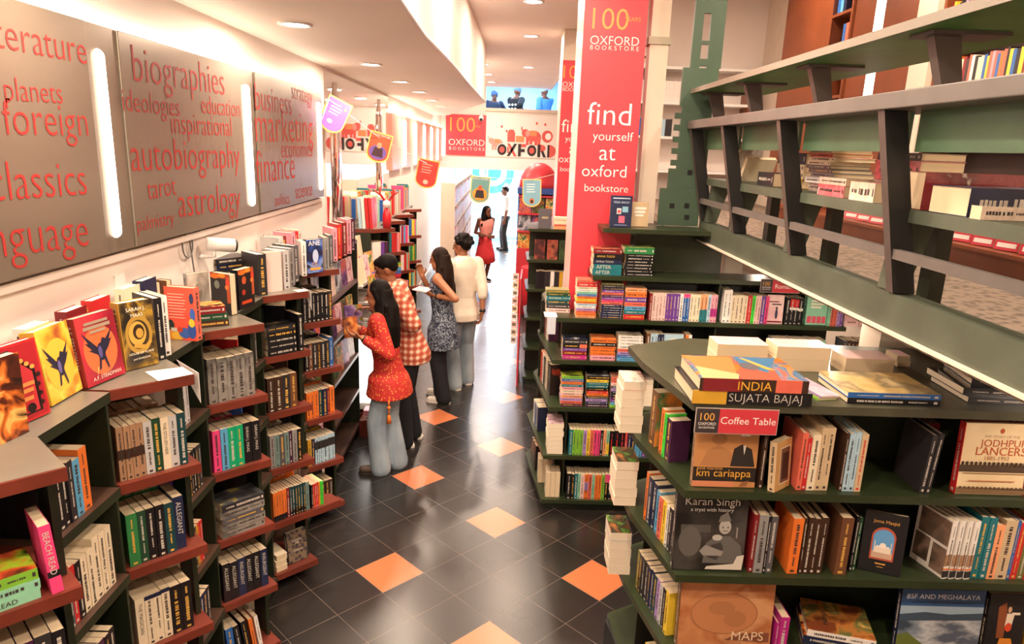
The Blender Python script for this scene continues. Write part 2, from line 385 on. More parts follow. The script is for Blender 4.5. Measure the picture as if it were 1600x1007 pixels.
# cove strip hidden on the panel tops
t = thing('cove_light', (LW, 3.6, 3.05), 'glowing cove strip lying along the top of the word panels', 'cove light')
MB().box((LW+.012, 1.5, 3.035), (LW+.045, 5.9, 3.05)).build('strip', emit('cove_glow', (1, .86, .70), COVE_E), t)
t = thing('cove_light', (LW, 11, 3.05), 'glowing cove strip along the far wall panels before the end banner', 'cove light')
MB().box((LW+.012, 9.4, 3.06), (LW+.045, 16.9, 3.075)).build('strip', MATS['cove_glow'], t)

# far stretch of the same wall: coral panels between light tubes
cor = ramp_mat('coral_panel', 'noise', ev('#e0a894', '#d98c7c'), 1.5, .3)
for i in range(6):
    y0 = 9.45+i*1.25
    t = thing('wall_panel', (LW, y0+.5, 2.2), 'coral tinted wall panel beyond the mirror, %s of six toward the end banner' % ORD[i], 'wall panel', 'coral panels beyond the mirror')
    MB().box((LW+.001, y0, 2.3), (PX, y0+1.0, 3.03)).build('sheet', cor, t)
    MB().cap((PX-.012, y0+1.12, 2.36), (PX-.012, y0+1.12, 2.95), .04, .04, 10).build('tube', tubem, t)
# mirror
mirm = mat('mirror_glass', (.92, .9, .88), .02, 1)
t = thing('wall_mirror', (LW, 7.7, 1.86), 'tall mirror sheet on the side wall between the word panels and the coral panels', 'mirror')
MB().box((LW+.001, 6.12, 1.86), (LW+.012, 9.4, 3.22)).build('mirror_sheet', mirm, t)
for y in (6.5, 8.7):
    a = MB(); a.loft([(LW+.015, y, 1.86, .03, .14), (LW+.015, y, 2.6, .034, .15), (LW+.015, y, 2.95, .03, .12), (LW+.015, y, 3.15, .015, .05)], 20); a.build('mirror_pillar', mat('wavy_mirror', (.86, .80, .78), .07, 1, bump=.06, bscale=5), t)
# ------------------------------------------------------------------ books
BC = {'black': ('#17161a', 'black'), 'char': ('#2d2b2e', 'charcoal'), 'navy': ('#1e2746', 'navy'), 'blue': ('#2c62a8', 'blue'), 'sky': ('#5aa3cc', 'sky blue'), 'pale': ('#a9c8d8', 'pale blue'),
 'teal': ('#1f6f78', 'teal'), 'dteal': ('#173f44', 'dark teal'), 'mint': ('#8cc9a8', 'mint'), 'green': ('#2f7d45', 'green'), 'emer': ('#0fa06c', 'emerald'), 'dgreen': ('#1f4630', 'dark green'), 'lime': ('#7cb83a', 'lime green'), 'neon': ('#3ed13a', 'bright green'),
 'olive': ('#6c6b34', 'olive'), 'yellow': ('#e8c53a', 'yellow'), 'mustard': ('#c99a2e', 'mustard'), 'gold': ('#b98a2f', 'gold'), 'orange': ('#e2742e', 'orange'), 'peach': ('#eda071', 'peach'), 'coral': ('#dc6a55', 'coral'),
 'red': ('#c32a2c', 'red'), 'dred': ('#7d1f24', 'dark red'), 'pink': ('#e4457f', 'pink'), 'rose': ('#e59aa8', 'rose'), 'blush': ('#efc5bd', 'blush'), 'magenta': ('#b52a83', 'magenta'), 'purple': ('#6a3f93', 'purple'), 'lilac': ('#a98bc4', 'lilac'), 'plum': ('#43203f', 'plum'),
 'white': ('#e9e4dc', 'white'), 'cream': ('#e6d6b8', 'cream'), 'beige': ('#c9b08c', 'beige'), 'tan': ('#a98364', 'tan'), 'brown': ('#6a452e', 'brown'), 'dbrown': ('#3d281d', 'dark brown'), 'grey': ('#8d8b8a', 'grey'), 'lgrey': ('#c3c2c0', 'light grey'), 'dgrey': ('#56555a', 'dark grey'), 'gteal': ('#6f8a84', 'grey green')}
DARKC = set('black char navy blue teal dteal green dgreen red dred magenta purple plum brown dbrown dgrey olive emer'.split())
def bcol(c): return mat('cover_'+c, BC[c][0], .36, var=.05, scale=20)
pagem = ramp_mat('page_block', 'wave', ev('#cdb794', '#e2cfae'), 30, .8, (6, 6, 1), 2, 2)
pagew = ramp_mat('white_pages', 'wave', ev('#dccdb4', '#ece0ca'), 30, .8, (6, 6, 1), 2, 2)
inkl = mat('light_ink', '#c9c1b4', .5); inkd = mat('dark_ink', '#3d3533', .5); inkg = mat('gold_ink', '#d8a94e', .4); inkr = mat('red_ink', '#c5302c', .5)
INK = {'l': inkl, 'd': inkd, 'g': inkg, 'r': inkr}
def frame(x, y, z, o):
    x, y, z = V(x), V(y), V(z)
    return Matrix(((x.x, y.x, z.x, o[0]), (x.y, y.y, z.y, o[1]), (x.z, y.z, z.z, o[2]), (0, 0, 0, 1)))
def dashes(mb, h, t, mi=0, lo=.12, hi=.9):
    z = h*hi; k = rnd.choice((.20, .25, .30))*t
    runs = [(rnd.uniform(.40, .55), k), (rnd.uniform(.14, .25), k*.6)]
    if rnd.random() < .5: runs = runs[::-1]
    for ln, kk in runs:
        end = z-h*ln
        while z > max(end, h*lo):
            w = rnd.uniform(.35, .95)*kk; x = rnd.uniform(-.06, .06)*t
            mb.poly([(-kk*.55+x*.3, -.0007, z), (-kk*.55+x*.3, -.0007, z-w), (kk*.55+x*.3, -.0007, z-w), (kk*.55+x*.3, -.0007, z)], mi)
            z -= w+kk*(.22 if rnd.random() > .18 else .6)
        z -= h*.05
    mb.poly([(-t*.2, -.0007, h*.07), (-t*.2, -.0007, h*.03), (t*.2, -.0007, h*.03), (t*.2, -.0007, h*.07)], mi)
def book(name, w, t, h, col, M, label, cat='book', group=None, hard=False, title=None, ink=None, art=None, simple=False, pages=None, back=None, bands=(), titlew=.62, covers=None):
    """spine faces local -Y, thickness along X, height along Z, origin at the middle of the spine's foot"""
    ct = .0022 if hard else .0010; ins = .003 if hard else .0006
    mb = MB(); hx = t/2
    mb.box((-hx, 0, 0), (hx, ct, h), 0)
    mb.box((hx-ct, ct, 0), (hx, w, h), 1 if art else 0)
    mb.box((-hx, ct, 0), (-hx+ct, w, h), 2 if back else 0)
    cm = bcol(col) if isinstance(col, str) else col
    mats = [cm, art or cm, back or cm]
    for (z0, z1, m) in bands:
        mats.append(m); mb.box((-hx-.0003, -.0003, h*z0), (hx+.0003, .004, h*z1), len(mats)-1)
    o = bpy.data.objects.new(name, mb.mesh(name, mats)); COL.objects.link(o); o.matrix_world = M
    tag(o, label, cat, group)
    WORLD_OFF[o.name] = V((0, 0, 0))
    p = MB().box((-hx+ct, ct, ins), (hx-ct, w-ins, h-ins)); p.build('page_block', pages or pagem, o)
    if not simple:
        im = INK[ink] if ink else (rnd.choice((inkl, inkl, inkg)) if isinstance(col, str) and col in DARKC else inkd)
        tb = MB()
        if title:
            (x0, x1, y0, y1) = text_polys(title)[2]
            wd = h*titlew; k = min(wd/(x1-x0), t*.68/max(.62, y1-min(0, y0)))
            put_text(tb, title, (-k*.33, 0, h*.9), (0, 0, -1), (1, 0, 0), width=k*(x1-x0), lift=.0008)
        else: dashes(tb, h, t)
        tb.build('spine_lettering', im, o)
    return o
def cover_art(o, w, h, t, items, name='cover_art'):
    """shapes on the front cover: ('r',x0,y0,x1,y1,col) ('e',cx,cy,rx,ry,col) ('p',[(x,y)..],col) ('t',text,x,y,width,col) in cover fractions from the lower spine corner"""
    mats = []; mb = MB()
    def mi(c):
        m = c if not isinstance(c, str) else mat('print_'+c, c, .4)
        if m not in mats: mats.append(m)
        return mats.index(m)
    for i, it in enumerate(items):
        x = t/2+.0005+.0002*i
        P = lambda a, b: (x, a*w, b*h)
        if it[0] == 'r': mb.poly([P(it[1], it[2]), P(it[3], it[2]), P(it[3], it[4]), P(it[1], it[4])], mi(it[5]))
        elif it[0] == 'e': mb.poly([P(it[1]+it[3]*math.cos(k*PI/12), it[2]+it[4]*math.sin(k*PI/12)) for k in range(24)], mi(it[5]))
        elif it[0] == 'p': mb.poly([P(a, b) for a, b in it[1]], mi(it[2]))
        elif it[0] == 't': put_text(mb, it[1], (x, it[2]*w, it[3]*h), (0, 1, 0), (0, 0, 1), width=it[4]*w, mi=mi(it[5]), lift=0)
    return mb.build(name, mats, o)
Z = V((0, 0, 1))
def up_frame(pos, n, tilt=0, lean=0):
    """upright, spine toward n (2D); tilt leans the top back, lean tips it along the row"""
    y = V((-n[0], -n[1], 0)).normalized(); x = y.cross(Z)
    z = Z.copy()
    if lean: q = Quaternion(y, lean); x = q @ x; z = q @ z
    if tilt: q = Quaternion(x, -tilt); y = q @ y; z = q @ z
    return frame(x, y, z, pos)
def face_frame(pos, n, w, t, tilt=0, roll=0):
    """upright with the front cover toward n; pos = foot of the cover's middle"""
    x = V((n[0], n[1], 0)).normalized(); z = Z.copy(); y = z.cross(x)
    if tilt: q = Quaternion(y, -tilt); x = q @ x; z = q @ z
    o = V(pos)-x*(t/2)-y*(w/2)
    return frame(x, y, z, o)
def lie_frame(pos, n, h, t, face_up=True):
    """lying flat with the spine toward n; pos = middle of the spine's underside"""
    y = V((-n[0], -n[1], 0)).normalized(); r = y.cross(Z)
    if face_up: x = Z.copy(); z = -r
    else: x = -Z; z = r
    return frame(x, y, z, V(pos)+Z*(t/2)-z*(h/2))
DEF = dict(t=.027, h=.20, w=.13, name='paperback', hard=False)
def row(start, u, n, z, items, where, ends, group, setback=.012, gap=.0012, rev=False, simple=False, **kw):
    """upright books side by side from start (2D) along u, spines toward n. items: (count, colour, {opts}) ; where: phrase for the shelf, ends: 'from the tip'"""
    flat = []
    for it in items:
        c, col = it[0], it[1]; op = it[2] if len(it) > 2 else {}
        for _ in range(c): flat.append((col, op))
    s = 0; nn = len(flat); out = []
    for i, (col, op) in enumerate(flat):
        d = dict(DEF); d.update(kw); d.update(op)
        if col == 'gap': s += d['t']; continue
        t = d['t']*rnd.uniform(.95, 1.05); h = d['h']*rnd.uniform(.985, 1.015); w = d['w']*rnd.uniform(.97, 1.03)
        lean = d.get('lean', 0)
        if lean: s += abs(math.sin(lean))*h*(.5 if d.get('cont') else 1) if lean < 0 else 0
        sb = setback+rnd.uniform(0, .005)
        pos = V((start[0]+u[0]*(s+t/2)-n[0]*sb, start[1]+u[1]*(s+t/2)-n[1]*sb, z+.0005+(abs(math.sin(lean))*t/2 if lean else 0)))
        k = (nn-1-i) if rev else i
        word = d.get('look') or BC[col][1]
        kind = 'hardback' if d['hard'] else 'paperback'
        lab = '%s %s, %s %s, %s' % (word, kind, ORD[k], ends, where)
        o = book(d['name'], w, t, h, col, up_frame(pos, n, lean=lean), lab, 'book', group, d['hard'], d.get('title'), d.get('ink'), d.get('art'), simple or d.get('simple', False), bands=d.get('bands', ()), back=d.get('back'))
        s += t*math.cos(lean)+gap; out.append(o)
    return s
def pile(pos, n, z, items, where, group, h=.20, w=.13, t=.027, jit=.006, simple=False, name='paperback', hard=False, up=None, r=None):
    """a stack of lying books, spines toward n; items bottom to top"""
    zz = z; y = V((-n[0], -n[1], 0)).normalized(); rr = y.cross(Z); out = []
    flat = []
    for it in items:
        op = it[2] if len(it) > 2 else {}
        for _ in range(it[0]): flat.append((it[1], op))
    nn = len(flat)
    for i, (col, op) in enumerate(flat):
        hh = op.get('h', h)*rnd.uniform(.985, 1.015); ww = op.get('w', w); tt = op.get('t', t)
        p = V((pos[0], pos[1], zz+.0004))+rr*rnd.uniform(-jit, jit)+y*rnd.uniform(0, jit)
        if op.get('fore'):     # fore-edge turned to the viewer
            M = lie_frame(p+y*ww, (-n[0], -n[1]), hh, tt)
        else: M = lie_frame(p, n, hh, tt, op.get('face_up', True))
        word = op.get('look') or BC[col][1]
        place = 'lowest' if i == 0 else 'topmost' if i == nn-1 else ORD[i]+' up'
        if nn == 1: place = 'lying flat'
        hd = op.get('hard', hard)
        out.append(book(op.get('name', name), ww, tt, hh, col, M, '%s %s, %s in the pile %s' % (word, 'hardback' if hd else 'paperback', place, where) if nn > 1 else '%s %s lying flat %s' % (word, 'hardback' if hd else 'paperback', where), 'book', group, hd, op.get('title'), op.get('ink'), op.get('art'), simple or op.get('simple', False), bands=op.get('bands', ()), titlew=op.get('titlew', .62)))
        zz += tt+.0006
    return zz
def faceout(pos, n, w, h, t, col, label, art=None, tilt=.12, items=None, group=None, name='hardback_book', hard=True, title=None, pages=None, ink=None):
    M = face_frame(pos, n, w, t, tilt)
    M.translation.z += math.sin(abs(tilt))*t+.0006      # the back edge rests on the shelf
    o = book(name, w, t, h, col, M, label, 'book', group, hard, title, ink, art, False, pages)
    if items: cover_art(o, w, h, t, items)
    return o

# ------------------------------------------------------------------ zigzag bookcase along the left wall
LEV = [.11, .45, .795, 1.14, 1.475, 1.82]
TX, IX = -1.095, -1.28          # tips and inner corners
BW = -1.535
TIPY = {1: 1.64, 2: 2.385, 3: 3.13, 4: 3.875, 5: 4.62}
NTH = {1: 'first', 2: 'second', 3: 'third', 4: 'fourth', 5: 'fifth', 6: 'sixth', 7: 'seventh', 8: 'eighth', 9: 'ninth'}
DU = V((TX-IX, .19, 0)).normalized(); DN2 = (DU.y, -DU.x)         # along a red shelf edge, and outward from it
def bay(b, Y, label):
    t = thing('zigzag_bookcase', (BW, Y+.18, 0), label, 'bookcase', 'zigzag bookcase bays along the side wall')
    ic = (IX-.012, Y-.19)
    for li, z in enumerate(LEV):
        top = li == 5; th = .035
        P = [(BW, Y-.19), ic, (TX, Y), (IX, Y+.175), (BW, Y+.175)]; tipx, tipy = TX, Y
        if b == 4 and li == 1:
            tipx, tipy = ic[0]+DU.x*.455, ic[1]+DU.y*.455; P = [(BW, Y-.19), ic, (tipx, tipy), (tipx-.08, tipy+.07), (IX, Y+.175), (BW, Y+.175)]
        bd = MB().prism(P, z-th, z, 1, 0)
        s = bd.build('shelf', [greylam if top else redtop, redwood], t)
        e = MB(); a = V((ic[0], ic[1], 0)); c = V((tipx, tipy, 0)); n3 = V((DN2[0], DN2[1], 0))
        e.add([a+n3*.0005+Z*(z-th-.002), c+n3*.0005+Z*(z-th-.002), c+n3*.006+Z*(z-th-.002), a+n3*.006+Z*(z-th-.002), a+n3*.0005+Z*(z-.001), c+n3*.0005+Z*(z-.001), c+n3*.006+Z*(z-.001), a+n3*.006+Z*(z-.001)],
              [(3, 2, 1, 0), (4, 5, 6, 7), (0, 1, 5, 4), (1, 2, 6, 5), (2, 3, 7, 6), (3, 0, 4, 7)])
        e.build('edge_strip', redwood, s)
        MB().prism([(BW, Y+.1755), (IX, Y+.1755), (IX, Y+.5395), (BW, Y+.5395)], z-th, z, 1, 0).build('recess_shelf', [greylam if top else mat('recess_laminate', '#4a352b', .35, var=.12), dgreen], t)
    MB().box((BW, Y-.204, 0), (IX-.02, Y-.1905, 1.784)).build('side_panel', dgreen, t)
    d3 = V((-DN2[0], -DN2[1], 0)); a = V((*ic, 0))+DU*.252+d3*.07; c = V((*ic, 0))+DU*.252+d3*.2; q = DU*.009
    for k in range(5):
        if b == 4 and k == 1: continue
        MB().prism([(a+q)[:2], (a-q)[:2], (c-q)[:2], (c+q)[:2]], LEV[k]+.0005, LEV[k+1]-.036).build('divider', dgreen, t)
    MB().box((BW-.008, Y-.19, 0), (BW-.0005, Y+.5395, 1.785)).build('back_panel', dgreen, t)
    MB().prism([(BW, Y-.16), (IX-.05, Y-.16), (IX, Y+.1), (IX-.06, Y+.2), (IX-.06, Y+.5395), (BW, Y+.5395)], 0, .074).build('plinth', blackm, t)
bay(1, TIPY[1], 'green zigzag bookcase bay with red shelves holding lime, mint and pink books')
bay(2, TIPY[2], 'green zigzag bookcase bay with red shelves under the leaning fantasy hardbacks')
bay(3, TIPY[3], 'green zigzag bookcase bay with red shelves holding pink and emerald spines')
bay(4, TIPY[4], 'green zigzag bookcase bay with red shelves, with a loose pile of black books up high')
bay(5, TIPY[5], 'green zigzag bookcase bay with red shelves beside the woman in the red blouse')
LN = {4: 'top red shelf', 3: 'second red shelf', 2: 'third red shelf', 1: 'fourth red shelf', 0: 'lowest red shelf'}
RN = {4: 'top recess', 3: 'second recess', 2: 'third recess', 1: 'fourth recess', 0: 'lowest recess'}
def diag(b, lv, items, off=.012, behind=0, **kw):
    Y = TIPY[b]; st = V((IX-.012, Y-.19, 0))+DU*off
    wh = '%s, %s bay' % (LN[lv], NTH[b])
    row(st, DU, DN2, LEV[lv], items, wh, 'from the tip', 'books on the %s of the %s bay' % (LN[lv], NTH[b]), setback=.014, rev=True, name='series_novel', **kw)
    if behind:
        st2 = st+DU*.02-V((DN2[0], DN2[1], 0))*.148
        c = [i for i in items if i[1] != 'gap'][0][1]
        row(st2, DU, DN2, LEV[lv], [(behind, c, dict(t=.028))], wh+', hidden row', 'from the tip', 'books behind on the %s of the %s bay' % (LN[lv], NTH[b]), rev=True, simple=True, w=.10, h=.205, name='series_novel')
def recess(b, lv, items, off=.004, **kw):
    Y = TIPY[b]
    row((IX, Y+.18+off), (0, 1), (1, 0), LEV[lv], items, '%s, %s bay' % (RN[lv], NTH[b]), 'past the tip', 'books in the %s of the %s bay' % (RN[lv], NTH[b]), setback=.02, **kw)
darkb = [(.42, .55, bcol('black'))]
# bay one
diag(1, 3, [(1, 'dbrown', dict(t=.035)), (2, 'navy', dict(t=.036)), (1, 'plum', dict(t=.036)), (1, 'char', dict(t=.038)), (1, 'black', dict(t=.03))], h=.215)
p = V((IX, TIPY[1]-.19, 0))+DU*.09
pile(p-V((DN2[0], DN2[1], 0))*.012, DN2, LEV[4], [(1, 'mint', dict(title='BEACH READ')), (1, 'mint'), (1, 'lime', dict(t=.03, art=ramp_mat('art_lime', 'noise', ev('#2a4a1e', '#9bbf2f', '#c84a2a', '#2b2a1a'), 9)))], 'on the top shelf, first bay', 'books lying on the first bay', h=.18, jit=.003)
pm = up_frame(V((IX, TIPY[1]-.19, LEV[4]+.001))+DU*.213-V((DN2[0], DN2[1], 0))*.004, DN2, lean=-.06)
book('paperback', .13, .027, .2, 'pink', pm, 'pink spined paperback standing beside the lime and mint lying books', 'book', None, title='BEACH READ', ink='l', bands=((.24, .33, bcol('black')),))
recess(1, 4, [(2, 'black', dict(t=.034)), (1, 'black', dict(t=.028)), (1, 'char'), (1, 'sky', dict(t=.036, h=.19)), (1, 'orange', dict(t=.04, h=.215, look='orange and black', art=ramp_mat('art_or', 'noise', ev('#1c1420', '#d8762a', '#f0b24a'), 12)))], off=.03, w=.145)
recess(1, 3, [(1, 'blue', dict(t=.02)), (2, 'dgrey', dict(t=.02)), (1, 'red', dict(t=.026)), (1, 'black', dict(t=.03)), (2, 'cream', dict(t=.032, look='plain cream')), (3, 'cream', dict(t=.034, h=.225, look='tall plain cream'))], off=.02)
recess(1, 2, [(2, 'navy', dict(t=.03)), (1, 'char', dict(t=.03)), (2, 'black', dict(t=.033)), (1, 'plum', dict(t=.03)), (2, 'black', dict(t=.03))], off=.02)
# bay two
diag(2, 4, [(4, 'tan', dict(t=.0205, look='tan dark-banded', bands=((.40, .58, MATS['cover_dbrown']),))), (1, 'lgrey', dict(t=.028)), (1, 'dgreen', dict(t=.026)), (1, 'cream', dict(t=.027, title='THE STOLEN HEIR')), (1, 'lgrey', dict(t=.028)), (1, 'dteal', dict(t=.027))], behind=6)
diag(2, 3, [(1, 'green', dict(t=.036, h=.205)), (1, 'dgreen', dict(t=.03, h=.205)), (2, 'black', dict(t=.029, h=.205)), (1, 'dteal', dict(t=.034, h=.205)), (1, 'navy', dict(t=.036, h=.215, title='ALLEGIANT', ink='l'))], behind=5)
diag(2, 2, [(1, 'cream', dict(title='THE MAGICIAN', t=.031)), (3, 'cream', dict(t=.029, look='cream and navy', bands=((.93, 1, MATS['cover_navy']),))), (2, 'black', dict(t=.037, look='black ornate', ink='g'))], h=.205, behind=5)
recess(2, 4, [(1, 'white', dict(t=.03)), (3, 'char', dict(t=.03)), (2, 'lgrey', dict(t=.03))], off=.02)
recess(2, 3, [(1, 'purple', dict(t=.022)), (4, 'sky', dict(t=.022)), (4, 'black', dict(t=.022)), (2, 'char')], off=.02)
recess(2, 2, [(1, 'cream', dict(t=.03)), (3, 'black', dict(t=.022)), (2, 'dbrown', dict(t=.022)), (1, 'mustard', dict(t=.02)), (2, 'red', dict(t=.022))], off=.03)
recess(2, 1, [(2, 'cream', dict(t=.03)), (3, 'navy', dict(t=.034)), (1, 'char')], off=.06)
recess(2, 0, [(2, 'dbrown', dict(t=.03)), (3, 'black', dict(t=.03))], off=.06)
# bay three
greyart = ramp_mat('ash_spine', 'noise', ev('#3c3a39', '#77726c', '#a09a90'), 8, .5, (1, 1, 1), 5)
MATS['cover_ash'] = greyart; BC['ash'] = ('#777', 'mottled grey')
diag(3, 4, [(5, 'ash', dict(t=.043, h=.21))], behind=4)
diag(3, 3, [(1, 'pink', dict(t=.034)), (1, 'sky', dict(t=.034)), (2, 'emer', dict(t=.035)), (2, 'black', dict(t=.042, title='SARAH J. MAAS', ink='l'))], h=.205, behind=5)
p = V((IX, TIPY[3]-.19, 0))+DU*.12-V((DN2[0], DN2[1], 0))*.01
pile(p, DN2, LEV[2], [(2, 'ash', dict(t=.036, h=.21)), (1, 'dgrey', dict(t=.03, h=.208)), (1, 'ash', dict(t=.034, h=.22)), (1, 'char', dict(t=.034, h=.212, w=.15, look='charcoal and yellow', ink='l', art=ramp_mat('art_crow', 'noise', ev('#2a2a2c', '#4a4a4c', '#c9b23a', lo=.4, hi=.75), 10)))], 'on the third shelf, third bay', 'books lying on the third bay')
diag(3, 1, [(2, 'black', dict(title='ALLEGIANT', ink='l')), (1, 'navy', dict(title='INSURGENT', ink='l')), (2, 'black', dict(title='ALLEGIANT', ink='l')), (1, 'navy', dict(title='INSURGENT', ink='l'))], t=.036, h=.205, behind=5)
diag(3, 0, [(1, 'blue', dict(t=.036, lean=-.06)), (2, 'black', dict(t=.028, lean=-.12, cont=1)), (1, 'orange', dict(t=.018, lean=-.12, cont=1)), (1, 'white', dict(t=.018, lean=-.12, cont=1))], h=.19, off=.005)
recess(3, 4, [(1, 'red', dict(t=.02)), (7, 'black', dict(t=.024)), (2, 'char')], off=.03)
recess(3, 3, [(1, 'blue', dict(t=.02)), (1, 'lime', dict(t=.02)), (1, 'red', dict(t=.022)), (3, 'plum', dict(t=.022)), (3, 'char')], off=.03, h=.19)
recess(3, 2, [(1, 'char'), (1, 'red', dict(t=.032)), (2, 'dred', dict(t=.03)), (3, 'black')], off=.04)
recess(3, 1, [(2, 'gteal'), (2, 'lime', dict(t=.02)), (3, 'white', dict(t=.02)), (1, 'orange')], off=.04, h=.17)
recess(3, 0, [(2, 'cream'), (3, 'char')], off=.06)
# bay four
p = V((IX, TIPY[4]-.19, 0))+DU*.098-V((DN2[0], DN2[1], 0))*.006
zt = pile(p, DN2, LEV[4], [(4, 'black', dict(t=.034, h=.175)), (1, 'char', dict(t=.03, h=.175, art=ramp_mat('art_dark', 'noise', ev('#111', '#222', '#b79a55', lo=.4, hi=.8), 9)))], 'on the top shelf, fourth bay', 'books lying on the fourth bay')
pm = up_frame(V((IX, TIPY[4]-.19, LEV[4]+.001))+DU*.213-V((DN2[0], DN2[1], 0))*.004, DN2)
book('paperback', .15, .03, .215, 'black', pm, 'black paperback standing against the pile of black lying books', 'book')
diag(4, 3, [(2, 'dbrown', dict(t=.045)), (1, 'char', dict(t=.05)), (1, 'brown', dict(t=.045))], h=.205, behind=4)
diag(4, 2, [(1, 'grey', dict(t=.03)), (1, 'gteal', dict(t=.028)), (1, 'dgrey', dict(t=.03)), (1, 'gteal', dict(t=.028)), (1, 'plum', dict(t=.02)), (1, 'grey', dict(t=.03)), (1, 'black', dict(t=.03))], h=.20, behind=5)
diag(4, 1, [(5, 'orange', dict(t=.0165, look='orange and black', bands=((0, .2, MATS['cover_black']),))), (1, 'dred', dict(t=.0165)), (6, 'dteal', dict(t=.0165, look='dark teal and black', bands=((0, .25, MATS['cover_black']),))), (1, 'gteal', dict(t=.022)), (1, 'gap', dict(t=.012)), (1, 'black', dict(t=.011, h=.16)), (3, 'red', dict(t=.011, h=.16)), (1, 'orange', dict(t=.011, h=.16)), (2, 'neon', dict(t=.011, h=.16))], h=.19, behind=5)
artorn = ramp_mat('art_ornate', 'voronoi', [(0, '#b8a27c'), (.12, '#4a4256'), (.3, '#2a2733'), (.6, '#7c6a56')], 42, .4)
fo = V((IX, TIPY[4]-.19, LEV[0]))+DU*.165-V((DN2[0], DN2[1], 0))*.05
faceout(fo, DN2, .13, .20, .03, 'char', 'dark ornate patterned book facing out on the lowest shelf of the fourth bay', artorn, .14, [('t', 'SHATTER', .25, .66, .5, '#d8d0c0'), ('t', 'ME', .42, .57, .18, '#d8d0c0'), ('t', 'UNRAVEL', .22, .34, .55, '#d8d0c0')])
pile(V((IX, TIPY[4]-.19, 0))+DU*.045-V((DN2[0], DN2[1], 0))*.03, DN2, LEV[0], [(3, 'cream', dict(h=.07, t=.035, w=.15, fore=1))], 'on the lowest shelf of the fourth bay', 'small books on the fourth bay')
recess(4, 4, [(1, 'black'), (3, 'char'), (2, 'dgrey')], off=.05)
recess(4, 3, [(1, 'dbrown'), (3, 'grey'), (2, 'dgrey')], off=.05)
recess(4, 2, [(1, 'black'), (1, 'orange'), (3, 'purple', dict(t=.024)), (2, 'char')], off=.05)
recess(4, 1, [(2, 'orange', dict(t=.018)), (3, 'char'), (2, 'navy')], off=.05)
# bay five
diag(5, 4, [(6, 'black', dict(t=.031, look='black and silver', ink='l')), (1, 'char', dict(t=.03, bands=((.5, .9, MATS['cover_brown']),)))], h=.195, behind=6)
diag(5, 3, [(1, 'black', dict(t=.03)), (1, 'brown', dict(t=.03)), (1, 'char', dict(t=.03)), (1, 'dbrown', dict(t=.03)), (2, 'char', dict(t=.03)), (1, 'blue', dict(t=.028, h=.21))], h=.19, behind=6)
diag(5, 2, [(3, 'orange', dict(t=.03, ink='d')), (1, 'dteal', dict(t=.03)), (1, 'navy', dict(t=.035)), (1, 'dred', dict(t=.02)), (1, 'orange', dict(t=.035))], h=.195, behind=6)
diag(5, 1, [(1, 'mustard', dict(t=.026)), (1, 'navy', dict(t=.026)), (5, 'pale', dict(t=.03, look='pale blue and black', bands=((.55, .85, MATS['cover_char']),)))], h=.195, behind=6)
diag(5, 0, [(3, 'char', dict(t=.03)), (3, 'dbrown', dict(t=.03))], h=.19)
# ------------------------------------------------------------------ books standing along the counter top
CT = LEV[5]
def counter_book(pl, pr, h, t, col, label, art=None, tilt=.0, items=None, w=None, back=False, title=None, ink=None, hard=True, name='hardback_book', pages=None, bands=()):
    a = onz(pl, CT); b = onz(pr, CT); d = (b-a); ww = w or d.length; d = d.normalized()
    n = V((d.y, -d.x, 0)); c = (a+b)/2
    if back:   # back cover toward us, spine at its far right
        x = -n; y = Z.cross(x)
        M = frame(x, y, Z, c+Z*.0006+x*(t/2)-y*(ww/2))
        o = book(name, ww, t, h, col, M, label, 'book', None, hard, title, ink, None, False, pages, back=art, bands=bands)
        return o
    M = face_frame(c, n, ww, t, tilt); M.translation.z += .0006+math.sin(tilt)*t
    o = book(name, ww, t, h, col, M, label, 'book', None, hard, title, ink, art, False, pages, bands=bands)
    if items: cover_art(o, ww, h, t, items)
    return o
fire = ramp_mat('art_fire', 'noise', [(.36, '#1a1210'), (.46, '#5c2413'), (.52, '#d8722a'), (.58, '#f4c069'), (.68, '#3a1a12')], 9, .35, (1, 1, 1), 5, 1.2)
counter_book((-38, 715), (46, 675), .235, .034, 'char', 'dark hardback with a fiery orange cover, cut by the picture edge on the first bay', fire)
arch = [('r', .04, .03, .96, .97, '#a81f2a'), ('p', [(.14, .08), (.86, .08), (.86, .62), (.5, .86), (.14, .62)], '#1f1012'), ('p', [(.2, .1), (.8, .1), (.8, .6), (.5, .8), (.2, .6)], '#c0323a')]
for k in range(9): arch.append(('e', .12+.76*(k % 2)+rnd.uniform(-.03, .03), .12+k*.06, .05, .03, '#2a1416'))
for k in range(7): arch.append(('e', .2+k*.1, .66+.16*(1-abs(k-3)/3), .05, .028, '#d9a04c'))
arch += [('r', .28, .36, .74, .41, '#d98b4a'), ('r', .24, .44, .78, .49, '#d98b4a'), ('r', .3, .26, .7, .31, '#d98b4a'), ('e', .4, .16, .09, .06, '#1f1012'), ('e', .62, .16, .09, .06, '#1f1012')]
counter_book((6, 679), (80, 646), .235, .03, 'red', 'red hardback with a black arched doorway design on the cover', None, .10, arch, pages=pagew)
def winged(body, c2, bg):
    return [('e', .5, .47, .42, .36, bg), ('p', [(.45, .5), (.1, .78), (.22, .6), (.14, .62), (.28, .5), (.2, .5), (.42, .40)], body), ('p', [(.5, .5), (.86, .74), (.74, .58), (.82, .6), (.7, .48), (.58, .40)], body), ('e', .5, .44, .1, .13, body), ('p', [(.5, .54), (.58, .64), (.68, .60), (.58, .50)], body), ('p', [(.42, .36), (.36, .18), (.42, .2), (.47, .34)], body), ('p', [(.52, .36), (.6, .16), (.63, .2), (.58, .38)], body), ('e', .47, .44, .05, .09, c2), ('p', [(.28, .1), (.33, .24), (.36, .24)], '#f0c070')]
